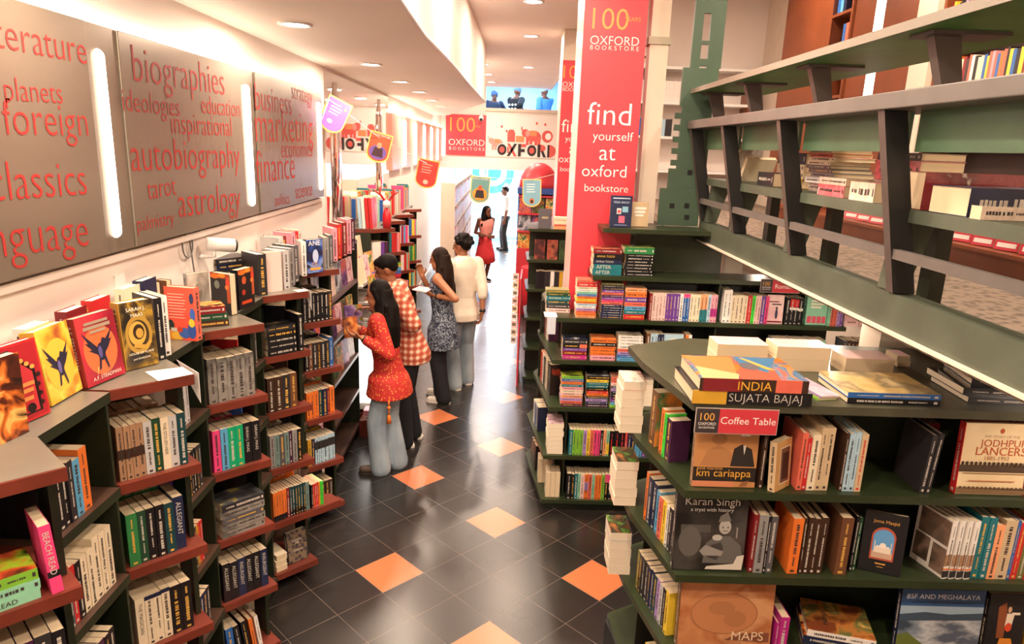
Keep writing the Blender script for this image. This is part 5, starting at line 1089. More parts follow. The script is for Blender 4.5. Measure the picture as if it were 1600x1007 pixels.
H = dict(hard=True, name='hardback_book', w=.20)
# -- shelf of the Coffee Table sign (second from top)
sep = '#c08a5a'
cover((1080, 764), (1178, 766), (1083, 672), 3, .03, 'tan', 'tan cover with two officers and gold title, under the coffee table sign',
      [('r', .0, .0, 1, 1, '#b9824f'), ('e', .38, .82, .12, .10, '#9a6a42'), ('p', [(.1, .36), (.2, .62), (.38, .72), (.58, .6), (.66, .36)], '#a8754a'), ('p', [(.58, .36), (.62, .66), (.74, .74), (.9, .66), (.97, .36)], '#2a2422'), ('e', .78, .84, .075, .1, '#b07a50'), ('p', [(.71, .88), (.74, .95), (.83, .95), (.86, .88)], '#d8d0c4'), ('p', [(.76, .72), (.81, .72), (.785, .56)], '#d8d0c4'), ('r', .0, .1, 1, .34, '#241c18'), ('r', .0, .0, .66, .1, '#c77f5a'), ('t', 'km cariappa', .06, .18, .86, '#d8a03a'), ('t', 'field marshal', .06, .295, .4, '#c8904a'), ('p', [(.74, .02), (.8, .1), (.9, .12), (.86, .03)], '#8a5a3a')])
srow = dict(h=.245, w=.19, hard=True, name='hardback_book')
frow(3, 1184, 764, [(1, 'dbrown', dict(t=.017))], 'second shelf beside the officers cover', **srow)
cover((1203, 775), (1236, 778), (1207, 690), 3, .03, 'beige', 'cream framed cover with a dark doorway, leaning beside the officers cover', [('r', .0, .0, 1, 1, '#c89a5e'), ('r', .28, .12, .92, .86, '#e8dcc4'), ('r', .31, .14, .89, .84, '#6a4630'), ('r', .42, .2, .8, .74, '#2a1a12')], y=FYF+.03, n=(.62, -.78))
frow(3, 1243, 768, [(1, 'coral', dict(t=.02, look='orange brown')), (1, 'red', dict(t=.018, h=.22, ink='l')), (1, 'cream', dict(t=.03, h=.24, look='thick cream')), (2, 'beige', dict(t=.026, h=.27))], 'second shelf after the framed doorway cover', **srow)
art_fish = ramp_mat('art_fish', 'noise', ev('#2a1a18', '#a8482a', '#3a2420', '#c8b090'), 7)
frow(3, 1310, 770, [(1, 'dbrown', dict(t=.012, art=art_fish)), (2, 'pale', dict(t=.022, look='dusty blue', h=.25)), (1, 'beige', dict(t=.026, h=.25, look='grey and red', ink='r'))], 'second shelf before the dark gap', **srow)
frow(3, 1434, 784, [(1, 'char', dict(t=.022, lean=.05)), (1, 'char', dict(t=.018, lean=.06))], 'second shelf after the dark gap', h=.255, w=.19, hard=True, name='hardback_book')
frow(3, 1473, 782, [(2, 'dred', dict(t=.02, h=.24))], 'second shelf behind the regiment cover', setback=.19, w=.13, hard=True, name='hardback_book')
jl = ramp_mat('art_parch', 'noise', ev('#d8bf94', '#e2cca4', '#cdb083'), 3, .4)
cover((1490, 778), (1600, 782), (1505, 664), 3, .035, 'red', 'parchment coloured cover with red title and a line of horsemen, red spine', [('t', 'THE STORY OF THE', .28, .80, .5, '#b08a6a'), ('t', 'JODHPUR', .24, .68, .66, '#b0522e'), ('t', 'LANCERS', .2, .56, .7, '#b0522e'), ('t', '1885-1952', .34, .49, .34, '#b0805a'), ('e', .52, .9, .03, .035, '#b0522e'), ('r', .0, .32, 1, .42, '#4a3a2c')]+[('e', .04+.062*k, .44, .02, .03, '#3a2c22') for k in range(16)]+[('r', .05, .30, .95, .31, '#8a6a4a'), ('r', .15, .19, .8, .205, '#b0704a'), ('r', .0, .02, 1, .1, '#7a5f42')]+[('e', .05+.06*k, .1, .025, .02, '#5a4632') for k in range(16)], jl, tilt=.05)
frow(3, 1594, 790, [(1, 'dred', dict(t=.03, h=.25)), (1, 'brown', dict(t=.03)), (2, 'tan', dict(t=.03))], 'second shelf past the regiment cover', h=.25, w=.19, hard=True, name='hardback_book')
# -- third shelf
bw = ramp_mat('art_smoke', 'noise', ev('#141312', '#2c2a28', '#4a4744'), 5, .25, coat=.3)
cover((1050, 886), (1160, 889), (1058, 768), 2, .035, 'black', 'black and white cover of a seated man in a cap, with white title', [('t', 'Karan Singh', .12, .855, .76, '#d8d4cc'), ('t', 'a tryst with history', .2, .775, .6, '#c8c4bc'), ('r', .08, .5, .5, .6, '#4a4844'), ('e', .22, .38, .16, .2, '#5a5752'), ('p', [(.42, .1), (.45, .36), (.58, .46), (.78, .46), (.94, .34), (1, .1)], '#5e5c58'), ('p', [(.48, .18), (.52, .34), (.66, .38), (.7, .3), (.62, .14)], '#3a3836'), ('e', .70, .58, .085, .095, '#a8a49c'), ('p', [(.60, .64), (.62, .72), (.72, .78), (.78, .66)], '#6a6660'), ('e', .67, .575, .012, .01, '#222'), ('e', .74, .575, .012, .01, '#222'), ('r', .67, .525, .74, .533, '#3a3634'), ('e', .60, .44, .07, .04, '#b0aca4'), ('p', [(.36, .26), (.44, .34), (.7, .26), (.68, .2), (.42, .2)], '#8a8680'), ('p', [(.46, .02), (.98, .02), (1, .22), (.9, .2), (.86, .1), (.48, .06)], '#c8c0b2'), ('r', .86, .44, .88, .58, '#8a8680')], bw)
s3 = dict(h=.255, w=.19, hard=True, name='hardback_book')
frow(2, 1168, 897, [(1, 'dred', dict(t=.02, look='reddish brown', h=.26)), (1, 'grey', dict(t=.036, look='grey photo-covered', h=.26, art=ramp_mat('art_gph', 'noise', ev('#8a8490', '#b0a8a0', '#6a5f50'), 6))), (1, 'black', dict(t=.012)), (1, 'dgrey', dict(t=.026, look='dark photo-covered', art=ramp_mat('art_hill', 'noise', ev('#4a4640', '#a85a30', '#c8b8a0', '#3a3830'), 6)))], 'third shelf after the seated man cover', **s3)
frow(2, 1229, 896, [(1, 'orange', dict(t=.042, look='thick orange', h=.25)), (1, 'dbrown', dict(t=.014, lean=-.02)), (3, 'dbrown', dict(t=.027, look='dark brown white-lettered', ink='l', h=.255))], 'third shelf in the dark brown set', **s3)
frow(2, 1303, 897, [(1, 'brown', dict(t=.05, look='big brown', h=.265, art=ramp_mat('art_ring', 'voronoi', [(0, '#8a5a32'), (.3, '#7a4c2a'), (.5, '#2a1a12'), (.7, '#8a5a32')], 6)))], 'third shelf before the small mosque cover', h=.26, w=.2, hard=True, name='hardback_book')
frow(2, 1331, 898, [(1, 'black', dict(t=.014)), (1, 'dgreen', dict(t=.012))], 'third shelf just before the small mosque cover', setback=.06, h=.25, w=.19, hard=True, name='hardback_book')
cover((1342, 908), (1400, 897), (1345, 806), 2, .022, 'black', 'black cover with a white domed building in an arched blue window', [('t', 'Jama Masjid', .2, .83, .6, '#d8a050'), ('p', [(.22, .22), (.78, .22), (.78, .62)]+[(.5+.28*math.cos(k*PI/10), .60+.17*math.sin(k*PI/10)) for k in range(1, 10)]+[(.22, .62)], '#b0523a'), ('p', [(.26, .25), (.74, .25), (.74, .60)]+[(.5+.24*math.cos(k*PI/10), .59+.14*math.sin(k*PI/10)) for k in range(1, 10)]+[(.26, .60)], '#5f9cd0'), ('r', .26, .25, .74, .36, '#c8a890'), ('e', .5, .45, .08, .06, '#efe6da'), ('e', .38, .42, .05, .04, '#efe6da'), ('e', .62, .42, .05, .04, '#efe6da'), ('r', .32, .34, .68, .43, '#e6d8c6'), ('r', .3, .34, .32, .53, '#e6d8c6'), ('r', .68, .34, .7, .53, '#e6d8c6'), ('r', .38, .15, .62, .17, '#d8a050'), ('r', .42, .1, .58, .115, '#b08040')], y=FYF+.05, n=(-.35, -.94))
# white set shows covers too, turned a little to the aisle
wset = ramp_mat('art_wset', 'noise', ev('#6a5a4e', '#8a7262', '#4a3c34'), 7)
for i in range(4):
    x = gx(1472, 915)+i*.031
    o = book('coffee_table_book', .17, .027, .265, 'white', up_frame(V((x, FYF+.025, FL[2]+.0006)), (.25, -.97)), 'white book with brown photo panels, %s of the set of four' % ORD[i], 'book', 'white set on the third shelf', True, None, 'd', None, bands=((.02, .14, bcol('char')), (.15, .18, bcol('orange')), (.22, .42, bcol('tan'))))
    o.data.materials[2] = MATS['cover_white']
    if i == 0:
        mb = MB()
        for (y0, z0, y1, z1) in [(.02, .55, .9, .97), (.02, .05, .42, .50), (.5, .1, .95, .52)]:
            mb.poly([(-.0142, y0*.17, z0*.265), (-.0142, y1*.17, z0*.265), (-.0142, y1*.17, z1*.265), (-.0142, y0*.17, z1*.265)][::-1])
        mb.build('cover_art', wset, o)
frow(2, 1512, 922, [(2, 'teal', dict(t=.032, look='dull teal', h=.28)), (1, 'peach', dict(t=.034, h=.25)), (1, 'beige', dict(t=.046, h=.27)), (1, 'blue', dict(t=.015, h=.27)), (1, 'red', dict(t=.028, h=.26)), (1, 'olive', dict(t=.03, h=.23)), (1, 'red', dict(t=.028, h=.235)), (1, 'yellow', dict(t=.03, h=.235)), (2, 'white', dict(t=.018, h=.25))], 'third shelf after the white set', h=.25, w=.17, hard=True, name='hardback_book')
cover((1583, 905), (1660, 905), (1590, 805), 2, .02, 'navy', 'navy cover with blue and orange blots at the picture edge', None, kb[7], y=FYF+.25)
# -- fourth shelf
mp = ramp_mat('art_map', 'noise', ev('#b07048', '#c08458', '#a8663f', '#c99468'), 4, .22, (1, 1, 1), 5, coat=.4)
cover((1054, 1035), (1198, 1040), (1062, 912), 1, .05, 'brown', 'large copper coloured cover with a faint old map, shrink wrapped', [('p', [(.12+.5*.0+.36+.36*math.cos(k*PI/12), .52+.3*math.sin(k*PI/12)) for k in range(24)], mat('map_line', '#a06842', .3)), ('p', [(.12+.36+.345*math.cos(k*PI/12), .52+.285*math.sin(k*PI/12)) for k in range(24)], mat('map_fill', '#b87c52', .3)), ('e', .45, .6, .14, .1, mat('map_land', '#a9714a', .3)), ('e', .6, .45, .12, .12, MATS['map_land']), ('p', [(.5, .14), (.66, .24), (.98, .26), (.98, .12)], '#7a4a34'), ('t', 'MAPS', .58, .14, .34, '#d8c0a0')], mp)
frow(1, 1205, 1040, [(1, 'magenta', dict(t=.012)), (1, 'magenta', dict(t=.04, h=.17, look='bright magenta', ink='l'))], 'fourth shelf beside the map cover', h=.14, w=.18, hard=True, name='hardback_book')
c = gx(1318, 1040)
hampi = ramp_mat('art_hampi', 'noise', ev('#7a3f24', '#c07a3a', '#5a6a3a', '#d8a85a'), 9, .3)
z = pile((c-.03, FYF+.03), (-.25, -.97), FL[1], [(1, 'char', dict(t=.02)), (1, 'navy', dict(t=.035, art=fire)), (1, 'white', dict(t=.03, look='white spined ruin-photo', art=hampi, h=.27))], 'beside the clouds cover', 'books lying on the fourth shelf', h=.29, w=.23, name='coffee_table_book', hard=True)
g = MB(); put_text(g, 'Hampi', (gx(1305, 1000), FYF+.10, z+.0015), (.25, .97, 0), (-.97, .25, 0), width=.09); o = g.build('cover_lettering', inkd)
hb = [q for q in bpy.data.objects if q.name.startswith('coffee_table_book') and 'ruin-photo' in q.get('label', '')][0]
o.data.transform(hb.matrix_world.inverted()); o.parent = hb
cl = ramp_mat('art_clouds', 'noise', ev('#3a4654', '#7a8692', '#b8bcc0', '#566070'), 4, .2, (1, 1, 2.2), 5, coat=.5)
cover((1393, 1040), (1520, 1046), (1397, 926), 1, .03, 'navy', 'blue cover with clouds over hills and white title, shrink wrapped', [('r', .0, .74, 1, 1, '#2f4f7a'), ('r', 0, .62, 1, .75, '#8fa4b4'), ('p', [(0, .62), (.3, .66), (.6, .63), (1, .66), (1, .55), (0, .52)], '#3a4a5a'), ('p', [(0, .0), (0, .3), (.12, .34), (.26, .22), (.4, .1), (.42, 0)], '#5f6a2f'), ('t', 'BSF AND MEGHALAYA', .06, .86, .88, '#d8dce0'), ('t', 'THROUGH THE LENS OF A BORDERMAN', .12, .79, .76, '#20304a')], cl)
cover((1528, 1046), (1586, 1048), (1528, 934), 1, .03, 'black', 'black cover with a pale red figure and orange skirt, beside the clouds cover', [('p', [(.3, .3), (.26, .8), (.45, .88), (.5, .7), (.5, .3)], '#8a4a2a'), ('e', .55, .82, .09, .06, '#241c1a'), ('e', .56, .76, .05, .05, '#c8a080'), ('p', [(.48, .5), (.5, .7), (.7, .7), (.66, .5)], '#e8d8c0'), ('e', .58, .48, .09, .07, '#d84a2a'), ('p', [(.3, .04), (.4, .3), (.7, .3), (.85, .04)], '#d8862a'), ('r', .62, .68, .84, .72, '#e8d8c0')])
cover((1592, 1048), (1680, 1050), (1592, 936), 1, .03, 'gold', 'dull gold cover at the picture corner beside the pale figure cover', [('r', .08, .6, .5, .64, '#3a2a1a'), ('t', 'AN', .08, .5, .2, '#b0402a')])
# -- aisle side of the island
SUf = V((.10, -.50, 0)).normalized(); SNf = (SUf.y, -SUf.x)
def fside(lv, off, items, **kw):
    row((.655+SUf.x*off, 2.99+SUf.y*off), SUf, SNf, FL[lv], items, 'aisle side of the front island, shelf %s' % ORD[lv+1], 'toward the corner', 'books on the aisle side of the front island', setback=.035, **kw)
fside(3, .03, [(1, 'brown', dict(t=.06, h=.255, look='thick brown', art=ramp_mat('art_org', 'noise', ev('#c8742a', '#d88a3a', '#3a7a4a', '#b05a22'), 6))), (1, 'gap', dict(t=.05)), (1, 'orange', dict(t=.035, h=.21, w=.09)), (1, 'neon', dict(t=.022, h=.20, w=.09, ink='d')), (1, 'plum', dict(t=.05, h=.19, w=.09))], h=.2, w=.12)
fside(2, .05, [(1, 'orange', dict(t=.028, h=.24)), (2, 'navy', dict(t=.045, h=.23)), (1, 'sky', dict(t=.035, h=.21)), (1, 'coral', dict(t=.035, h=.2)), (1, 'yellow', dict(t=.035, h=.2)), (1, 'white', dict(t=.03, h=.2, look='white and black')), (2, 'char', dict(t=.03))], h=.2, w=.11)
fside(1, .03, [(1, 'olive', dict(t=.03)), (3, 'char', dict(t=.033)), (2, 'navy', dict(t=.03)), (1, 'dteal', dict(t=.03)), (1, 'lilac', dict(t=.035)), (1, 'lgrey', dict(t=.03)), (1, 'black', dict(t=.035)), (1, 'yellow', dict(t=.03, h=.21, ink='d'))], h=.2, w=.09)
fside(0, .20, [(1, 'yellow', dict(t=.03)), (1, 'plum', dict(t=.03)), (1, 'purple', dict(t=.03)), (1, 'yellow', dict(t=.03))], h=.2, w=.11)
block(.632, 3.06, FL[3], 6, 'on second level, front island', w=.105, h=.17, t=.042, top='coral')
block(.632, 3.06, FL[2], 5, 'on third level, front island', w=.105, h=.17, t=.046, top='tan')
block(.632, 3.06, FL[1], 5, 'on fourth level, front island', w=.105, h=.17, t=.046, top='blue')
# -- on top
art_india = ramp_mat('art_india', 'noise', [(.30, '#b0482a'), (.38, '#d8843a'), (.44, '#c8563a'), (.5, '#5f7f9c'), (.56, '#3a6f9a'), (.62, '#d8903f'), (.72, '#a83a44')], 4.5, .16, (1, 1, 1), 4, 1.6, .6)
a = onz((1080, 640), FL[4]); b = onz((1266, 640), FL[4])
yb = FYF-.012
xa = ony((1080, 640), yb).x; xb = ony((1266, 644), yb).x
hh = xb-xa
o1 = book('coffee_table_book', .30, .052, hh, 'black', lie_frame(V(((xa+xb)/2, yb, FL[4]+.0006)), FN, hh, .052), 'thick black book with gold block and thin white spine lettering, lowest of the pile', 'book', None, True, 'SUJATA BAJAJ', 'l', bands=((.715, 1, bcol('mustard')),))
bpy.data.objects.remove([c for c in o1.children if c.name.startswith('spine_lettering')][0])
g = MB(); put_text(g, 'SUJATA BAJAJ', V((ony((1138, 630), yb).x, yb, FL[4]+.013)), (1, 0, 0), (0, 0, 1), width=ony((1252, 632), yb).x-ony((1138, 630), yb).x, lift=.001, off=-.014)
l_ = g.build('spine_lettering', inkl); l_.data.transform(o1.matrix_world.inverted()); l_.parent = o1
g = MB()
x1a = ony((1092, 610), yb).x; x1b = ony((1262, 612), yb).x; h1 = x1b-x1a
o2 = book('coffee_table_book', .30, .05, h1, 'dbrown', lie_frame(V(((x1a+x1b)/2, yb-.004, FL[4]+.054)), FN, h1, .05), 'colourful orange and blue painted cover in clear wrap, on top of the black spined book', 'book', None, True, 'INDIA', 'g', art_india, bands=((.62, .97, bcol('dred')), (.06, .30, bcol('coral'))))
bpy.data.objects.remove([c for c in o2.children if c.name.startswith('spine_lettering')][0])
g = MB(); p_ = V((ony((1152, 613), yb-.006).x, yb-.006, FL[4]+.062)); put_text(g, 'INDIA', p_, (1, 0, 0), (0, 0, 1), width=ony((1204, 614), yb).x-p_.x, lift=.002)
l_ = g.build('spine_lettering', mat('bright_gold', '#e0a83a', .35)); l_.data.transform(o2.matrix_world.inverted()); l_.parent = o2
cover_art(o2, .30, h1, .05, [('p', [(.0, .25), (.5, .2), (.62, .45), (.3, .6), (0, .62)], '#c8543f'), ('p', [(.3, .3), (.98, .05), (.98, .45), (.6, .5)], '#3f6f96'), ('p', [(.2, .62), (.95, .5), (.98, .98), (.5, .95)], '#d87a44'), ('p', [(0, .65), (.2, .6), (.5, .95), (0, .98)], '#b8a878'), ('e', .55, .42, .16, .09, '#5f5a60'), ('p', [(.4, .2), (.9, .38), (.94, .44), (.42, .28)], '#e0a04a')])
# second pile
ya = ony((1272, 640), FYF+.06)
xs = ony((1322, 640), FYF+.04).x; xe = ony((1466, 646), FYF+.04).x; h2 = xe-xs
gm = ramp_mat('art_dry', 'noise', ev('#b89a5f', '#c8ae74', '#8a7a5a', '#d0ba8a'), 6, .3)
book('coffee_table_book', .27, .024, h2, 'black', lie_frame(V(((xs+xe)/2, FYF+.04, FL[4]+.0006)), FN, h2, .024), 'thin black spined book under the landscape cover on the island top', 'book', None, True, None, 'l')
book('coffee_table_book', .27, .022, h2, 'blue', lie_frame(V(((xs+xe)/2-.002, FYF+.038, FL[4]+.0256)), FN, h2, .022), 'blue spined book with a dry landscape photo cover, on the island top', 'book', None, True, None, 'l', gm)
fanart = [ramp_mat('art_fan%d' % i, 'noise', ev(*c), 6, .3) for i, c in enumerate([('#6a8a2f', '#b8c84a', '#3a5a2a'), ('#b8a0b8', '#d0c0d0', '#8a7a98')])]
for i, (dx, dz, c) in enumerate([(0, 0, 'lime'), (0, .0095, 'lilac')]):
    M = lie_frame(V((xb+.035+.012*i, FYF+.17, FL[4]+.0006+dz)), (-.97, -.2), .22, .008)
    book('magazine', .085, .008, .22, c, M, '%s edged thin booklet lying %s beside the landscape book' % (BC[c][1], ('underneath', 'uppermost')[i]), 'magazine', None, False, art=fanart[i], simple=True)
# right-hand dark stack
xr = ony((1556, 646), FYF+.10).x
for i, (t_, h_, c, lab) in enumerate([(.026, .36, 'char', 'charcoal wrapped book lying lowest in the dark stack by the deck beam'), (.03, .36, 'black', 'black wrapped book second in the dark stack by the deck beam'), (.026, .33, 'char', 'charcoal glossy book third in the dark stack by the deck beam'), (.022, .32, 'dgrey', 'grey glossy book topmost in the dark stack by the deck beam')]):
    book('coffee_table_book', .28, t_, h_, c, lie_frame(V((xr+.05-.012*i+(.05 if i > 1 else 0), FYF+.08+.02*i, FL[4]+.0006+sum([.0266, .0306, .0266, .0226][:i]))), (-.05 if i < 2 else -.2, -1), h_, t_), lab, 'book', None, True, None, 'l', ramp_mat('art_wrapblack', 'noise', ev('#141414', '#2a2a2a', '#8a8886', lo=.45, hi=.8), 5, .12, (1, 3, 1), 4, 1.5, .8), pages=pagew)
# page blocks at the back of the top: lying paperbacks, fore-edges to the viewer
def backblock(pl, pr, n, t_, lab, y=2.97, w=.14):
    a = ony(pl, y).x; b = ony(pr, y).x; zz = FL[4]+.0006
    for i in range(n):
        M = lie_frame(V(((a+b)/2+rnd.uniform(-.004, .004), y+w, zz)), (0, 1), b-a, t_)
        book('paperback', w, t_, b-a, 'cream', M, 'thick paperback lying with cream fore-edge out, %s, %s' % ('upper' if i else 'lower', lab), 'book', 'page blocks on the island top', simple=True, pages=pagem, art=pk1 if i == n-1 else None); zz += t_+.0006
backblock((1117, 588), (1196, 590), 2, .052, 'first block behind the painted cover')
backblock((1208, 590), (1292, 592), 2, .055, 'second block before the deck post', 2.94)
backblock((1318, 592), (1394, 594), 1, .07, 'third block behind the landscape book', 2.93)
backblock((1396, 600), (1416, 601), 2, .026, 'small pair by the deck post', 3.06, .1)
# sign
shop_sign('shelf_sign', (1084, 677), (1213, 680), (1084, 637), FYF-.012, 'grey and red shelf sign with the words coffee table on the front island', 'Coffee Table', .285, (.03, .96), .40)
# ------------------------------------------------------------------ cream steel post and cut-out green screen beside the red column
SY = 5.08
t = thing('steel_post', (1.03, SY+.2, 2.14), 'cream painted steel post with a collar, between the red column and the green screen', 'post')
def pxb(mb, x0, y0, x1, y1, y, th, mi=0):
    a = ony((x0, y0), y); b = ony((x1, y1), y); mb.box((a.x, y, b.z), (b.x, y+th, a.z), mi); return mb
a = ony((1012, 0), SY+.1); b = ony((1050, 0), SY+.1)
MB().box((.985, SY+.12, 2.1405), (1.115, SY+.24, 4.6)).build('shaft', creamm, t)
zc = ony((1035, 62), SY+.1).z
MB().box((.97, SY+.105, zc-.03), (1.13, SY+.255, zc+.02)).build('collar', mat('collar_cream', '#a8a08c', .45), t)
scr = mat('screen_green', '#3f5443', .45, var=.1, scale=4)
t = thing('cutout_screen', (1.2, SY, 2.14), 'grey green cut-out screen with toothed edge and slots beside the deck rail', 'screen')
sx = lambda px, py=170: ony((px, py), SY).x
sz = lambda py, px=1090: ony((px, py), SY).z
xa, xb, xc, xd, xe, xf, xg = sx(1030, 320), sx(1050, 240), sx(1063, 200), sx(1079, 100), sx(1097, 60), sx(1109, 60), sx(1131, 60)
zb, z1, z2, z3, zt = 2.1405, sz(296), sz(168), sz(106), 4.58
zs1, zs2 = sz(66), sz(20)
m = MB()
for (x0, z0_, x1, z1_) in [(xa, zb, xg-.05, z1), (xc, z1, xg-.03, z2), (xc-.015, z2, xg-.01, z3), (xd, z3, xe, zt), (xf, z3, xg, zt), (xe, z3+.012, xf, z3+.06), (xe, zs1-.012, xf, zs1+.012), (xe, zs2, xf, zt), (xb-.01, z1, xc, z1+.14)]:
    m.box((x0, SY, z0_+.0002), (x1, SY+.03, z1_-.0002))
dz = (z2-z1-.16)/5
for k in range(5): m.box((xb, SY, z1+.16+dz*k), (xc, SY+.03, z1+.16+dz*k+dz*.5))
m.build('panel', scr, t)
m = MB()
for (x, y) in [(1050, 322), (1073, 322), (1096, 323), (1073, 340), (1078, 270)]:
    q = ony((x, y), SY); m.box((q.x-.018, SY-.001, q.z-.018), (q.x+.018, SY-.0002, q.z+.018))
m.build('dark_hole_plate', blackm, t)  # thin black plates on the panel imitate the darkness inside cut holes
q = ony((1096, 328), SY); MB().box((q.x+.02, SY-.002, q.z-.02), (q.x+.05, SY-.0002, q.z+.02)).build('white_tag', whitem, t)

# ------------------------------------------------------------------ raised deck
struct('floor_deck', MB().box((1.49, -1.6, 2.0), (3.1, 9.0, 2.08)), ramp_mat('deck_carpet', 'voronoi', [(0, '#4a4038'), (.3, '#6a5c50'), (.6, '#8a7a6a')], 26, .9))
struct('beam_deck', MB().box((1.42, -1.6, 2.055), (1.50, 5.07, 2.185), 0).box((1.40, -1.6, 2.045), (1.52, 5.07, 2.0549), 1), [beamgreen, creamm])
RY0, RY1 = -.6, 5.06
t = thing('deck_railing', (1.45, 2.5, 2.19), 'long grey green railing of slanted posts and rails along the raised deck', 'railing')
MB().box((1.265, RY0, 2.82), (1.50, RY1, 2.875)).build('top_rail', mat('rail_grey', '#5f5a56', .45, var=.12), t, bevel=.004)
MB().box((1.27, RY0, 3.06), (1.75, RY1, 3.085)).box((1.265, RY0, 3.057), (1.2695, RY1, 3.088), 1).build('ledge', [ledgegreen, mat('edge_grey', '#7c756a', .45)], t)
PYS = [.6, 1.55, 2.47, 3.40, 4.28, 5.01]
for y in PYS:
    m = MB(); w = .022
    P = [(1.275, 2.819), (1.355, 2.819), (1.49, 2.19), (1.41, 2.19)]
    m.add([(x, y-w, z) for x, z in P]+[(x, y+w, z) for x, z in P], [(7, 6, 5, 4), (0, 4, 5, 1), (1, 5, 6, 2), (2, 6, 7, 3), (3, 7, 4, 0)]).add([(x, y-w, z) for x, z in P], [(0, 1, 2, 3)], 1)
    m.build('post', [steelgrey, blackm], t)
    m = MB(); P = [(1.45, 2.444), (1.56, 2.444), (1.49, 2.19), (1.425, 2.19)]; y2 = y+(.075 if y < 5 else -.08)
    m.add([(x, y2-.04, z) for x, z in P]+[(x, y2+.04, z) for x, z in P], [(0, 1, 2, 3), (7, 6, 5, 4), (0, 4, 5, 1), (1, 5, 6, 2), (2, 6, 7, 3), (3, 7, 4, 0)])
    m.build('lower_post', beamgreen, t)
    MB().box((1.74, y+.30, 2.0805), (1.80, y+.38, 2.444)).build('rear_post', dgreen, t)
    yb = y-.07
    MB().box((1.33, yb-.07, 3.048), (1.58, yb+.07, 3.0595)).build('bracket_plate', steelgrey, t)
    m = MB(); P = [(1.42, 2.8755), (1.485, 2.8755), (1.45, 3.0475), (1.36, 3.0475)]
    m.add([(x, yb-.022, z) for x, z in P]+[(x, yb+.022, z) for x, z in P], [(0, 1, 2, 3), (7, 6, 5, 4), (0, 4, 5, 1), (1, 5, 6, 2), (2, 6, 7, 3), (3, 7, 4, 0)])
    m.build('bracket_strut', steelgrey, t)
for a, b in zip(PYS[:-1], PYS[1:]): MB().box((1.395, a+.031, 2.685), (1.41, b-.031, 2.82)).build('green_panel', railgreen, t)
MB().box((1.42, RY0, 2.445), (1.86, 5.05, 2.49)).build('shelf', beamgreen, t)
MB().box((1.385, RY0, 2.315), (1.41, RY1, 2.35)).build('mid_rail', MATS['rail_grey'], t)
# books on the railing shelf
wrap = lambda k, *c: ramp_mat('wrap_'+k, 'noise', [(.3, c[0]), (.5, c[1]), (.6, c[0]), (.66, '#e8dcd6'), (.72, c[1])], 7, .12, (1, 1, 1), 5, 2.0, .8, .4)
SZ = 2.4905
def dpile(px0, px1, items, where, depth=.2, setb=.03, n=(-1, 0), hard=True, name='hardback_book'):
    x = 1.42+setb; y0 = onx((px1, 250), x).y; y1 = onx((px0, 250), x).y
    h = abs(y1-y0)
    pile((x, (y0+y1)/2), n, SZ, items, where, 'books on the railing shelf', h=h, w=depth, hard=hard, name=name, jit=.004)
BC['wpink'] = ('#c86', 'wrapped pink'); MATS['cover_wpink'] = wrap('pink', '#c04a58', '#d87a80')
BC['wwhite'] = ('#ccc', 'wrapped white'); MATS['cover_wwhite'] = wrap('white', '#d8c0ac', '#ead8c8')
BC['wmar'] = ('#811', 'wrapped maroon'); MATS['cover_wmar'] = wrap('maroon', '#7a2228', '#8a3036')
BC['wgrey'] = ('#888', 'wrapped grey'); MATS['cover_wgrey'] = wrap('grey', '#8a8078', '#a89c92')
pile((1.605, 2.17), (.02, -1), SZ, [(1, 'navy', dict(t=.09, look='thick dark blue'))], 'on the railing shelf by its third post', 'books on the railing shelf', h=.34, w=.20, hard=True, name='hardback_book', jit=0)
pile((1.50, 2.085), (0, -1), SZ, [(1, 'wwhite', dict(t=.04))], 'before the thick dark blue book', 'books on the railing shelf', h=.15, w=.05, name='hardback_book', jit=0)
pile((1.62, 2.42), (0, -1), SZ, [(1, 'wmar', dict(t=.13, h=.36))], 'behind the thick dark blue book on the railing shelf', 'books on the railing shelf', w=.13, hard=True, name='hardback_book', jit=0)
dpile(1318, 1392, [(1, 'wwhite', dict(t=.075, h=.20)), ], 'on the railing shelf before the second slanted post', .16, .02)
pile((1.45, 3.14), (-1, 0), SZ, [(1, 'wpink', dict(t=.05, h=.26)), (1, 'wwhite', dict(t=.03, h=.26))], 'of two low wrapped books, railing shelf', 'books on the railing shelf', w=.12, hard=True, name='hardback_book')
pile((1.62, 2.95), (-1, 0), SZ, [(1, 'wwhite', dict(t=.08, h=.40)), (1, 'wpink', dict(t=.085, h=.33)), (1, 'dgrey', dict(t=.03, h=.33))], 'behind the low wrapped books, railing shelf', 'books on the railing shelf', w=.18, hard=True, name='hardback_book')
pile((1.56, 3.55), (-1, 0), SZ, [(1, 'wgrey', dict(t=.04)), (1, 'lgrey', dict(t=.03)), (1, 'grey', dict(t=.022)), (2, 'dgrey', dict(t=.018)), (2, 'cream', dict(t=.018)), (1, 'coral', dict(t=.018)), (1, 'beige', dict(t=.02)), (1, 'orange', dict(t=.016))], 'of ten between the slanted posts', 'books on the railing shelf', h=.26, w=.2, hard=True, name='hardback_book', jit=.02)
pile((1.47, 4.02), (-1, 0), SZ, [(1, 'char', dict(t=.075, h=.24, look='dark grey box-like'))], 'on the railing shelf near the cream and navy pile', 'books on the railing shelf', w=.115, hard=True, name='hardback_book')
pile((1.60, 4.0), (-1, 0), SZ, [(1, 'yellow', dict(t=.05)), (1, 'cream', dict(t=.04)), (1, 'cream', dict(t=.035)), (1, 'navy', dict(t=.06))], 'of four at the fourth post, railing shelf', 'books on the railing shelf', h=.38, w=.2, hard=True, name='hardback_book')
book('hardback_book', .2, .07, .2, 'wgrey', up_frame(V((1.50, 4.75, SZ+.0006)), (-1, -.1)), 'brown book in crinkled clear wrap standing at the far end of the railing shelf', 'book', None, True)
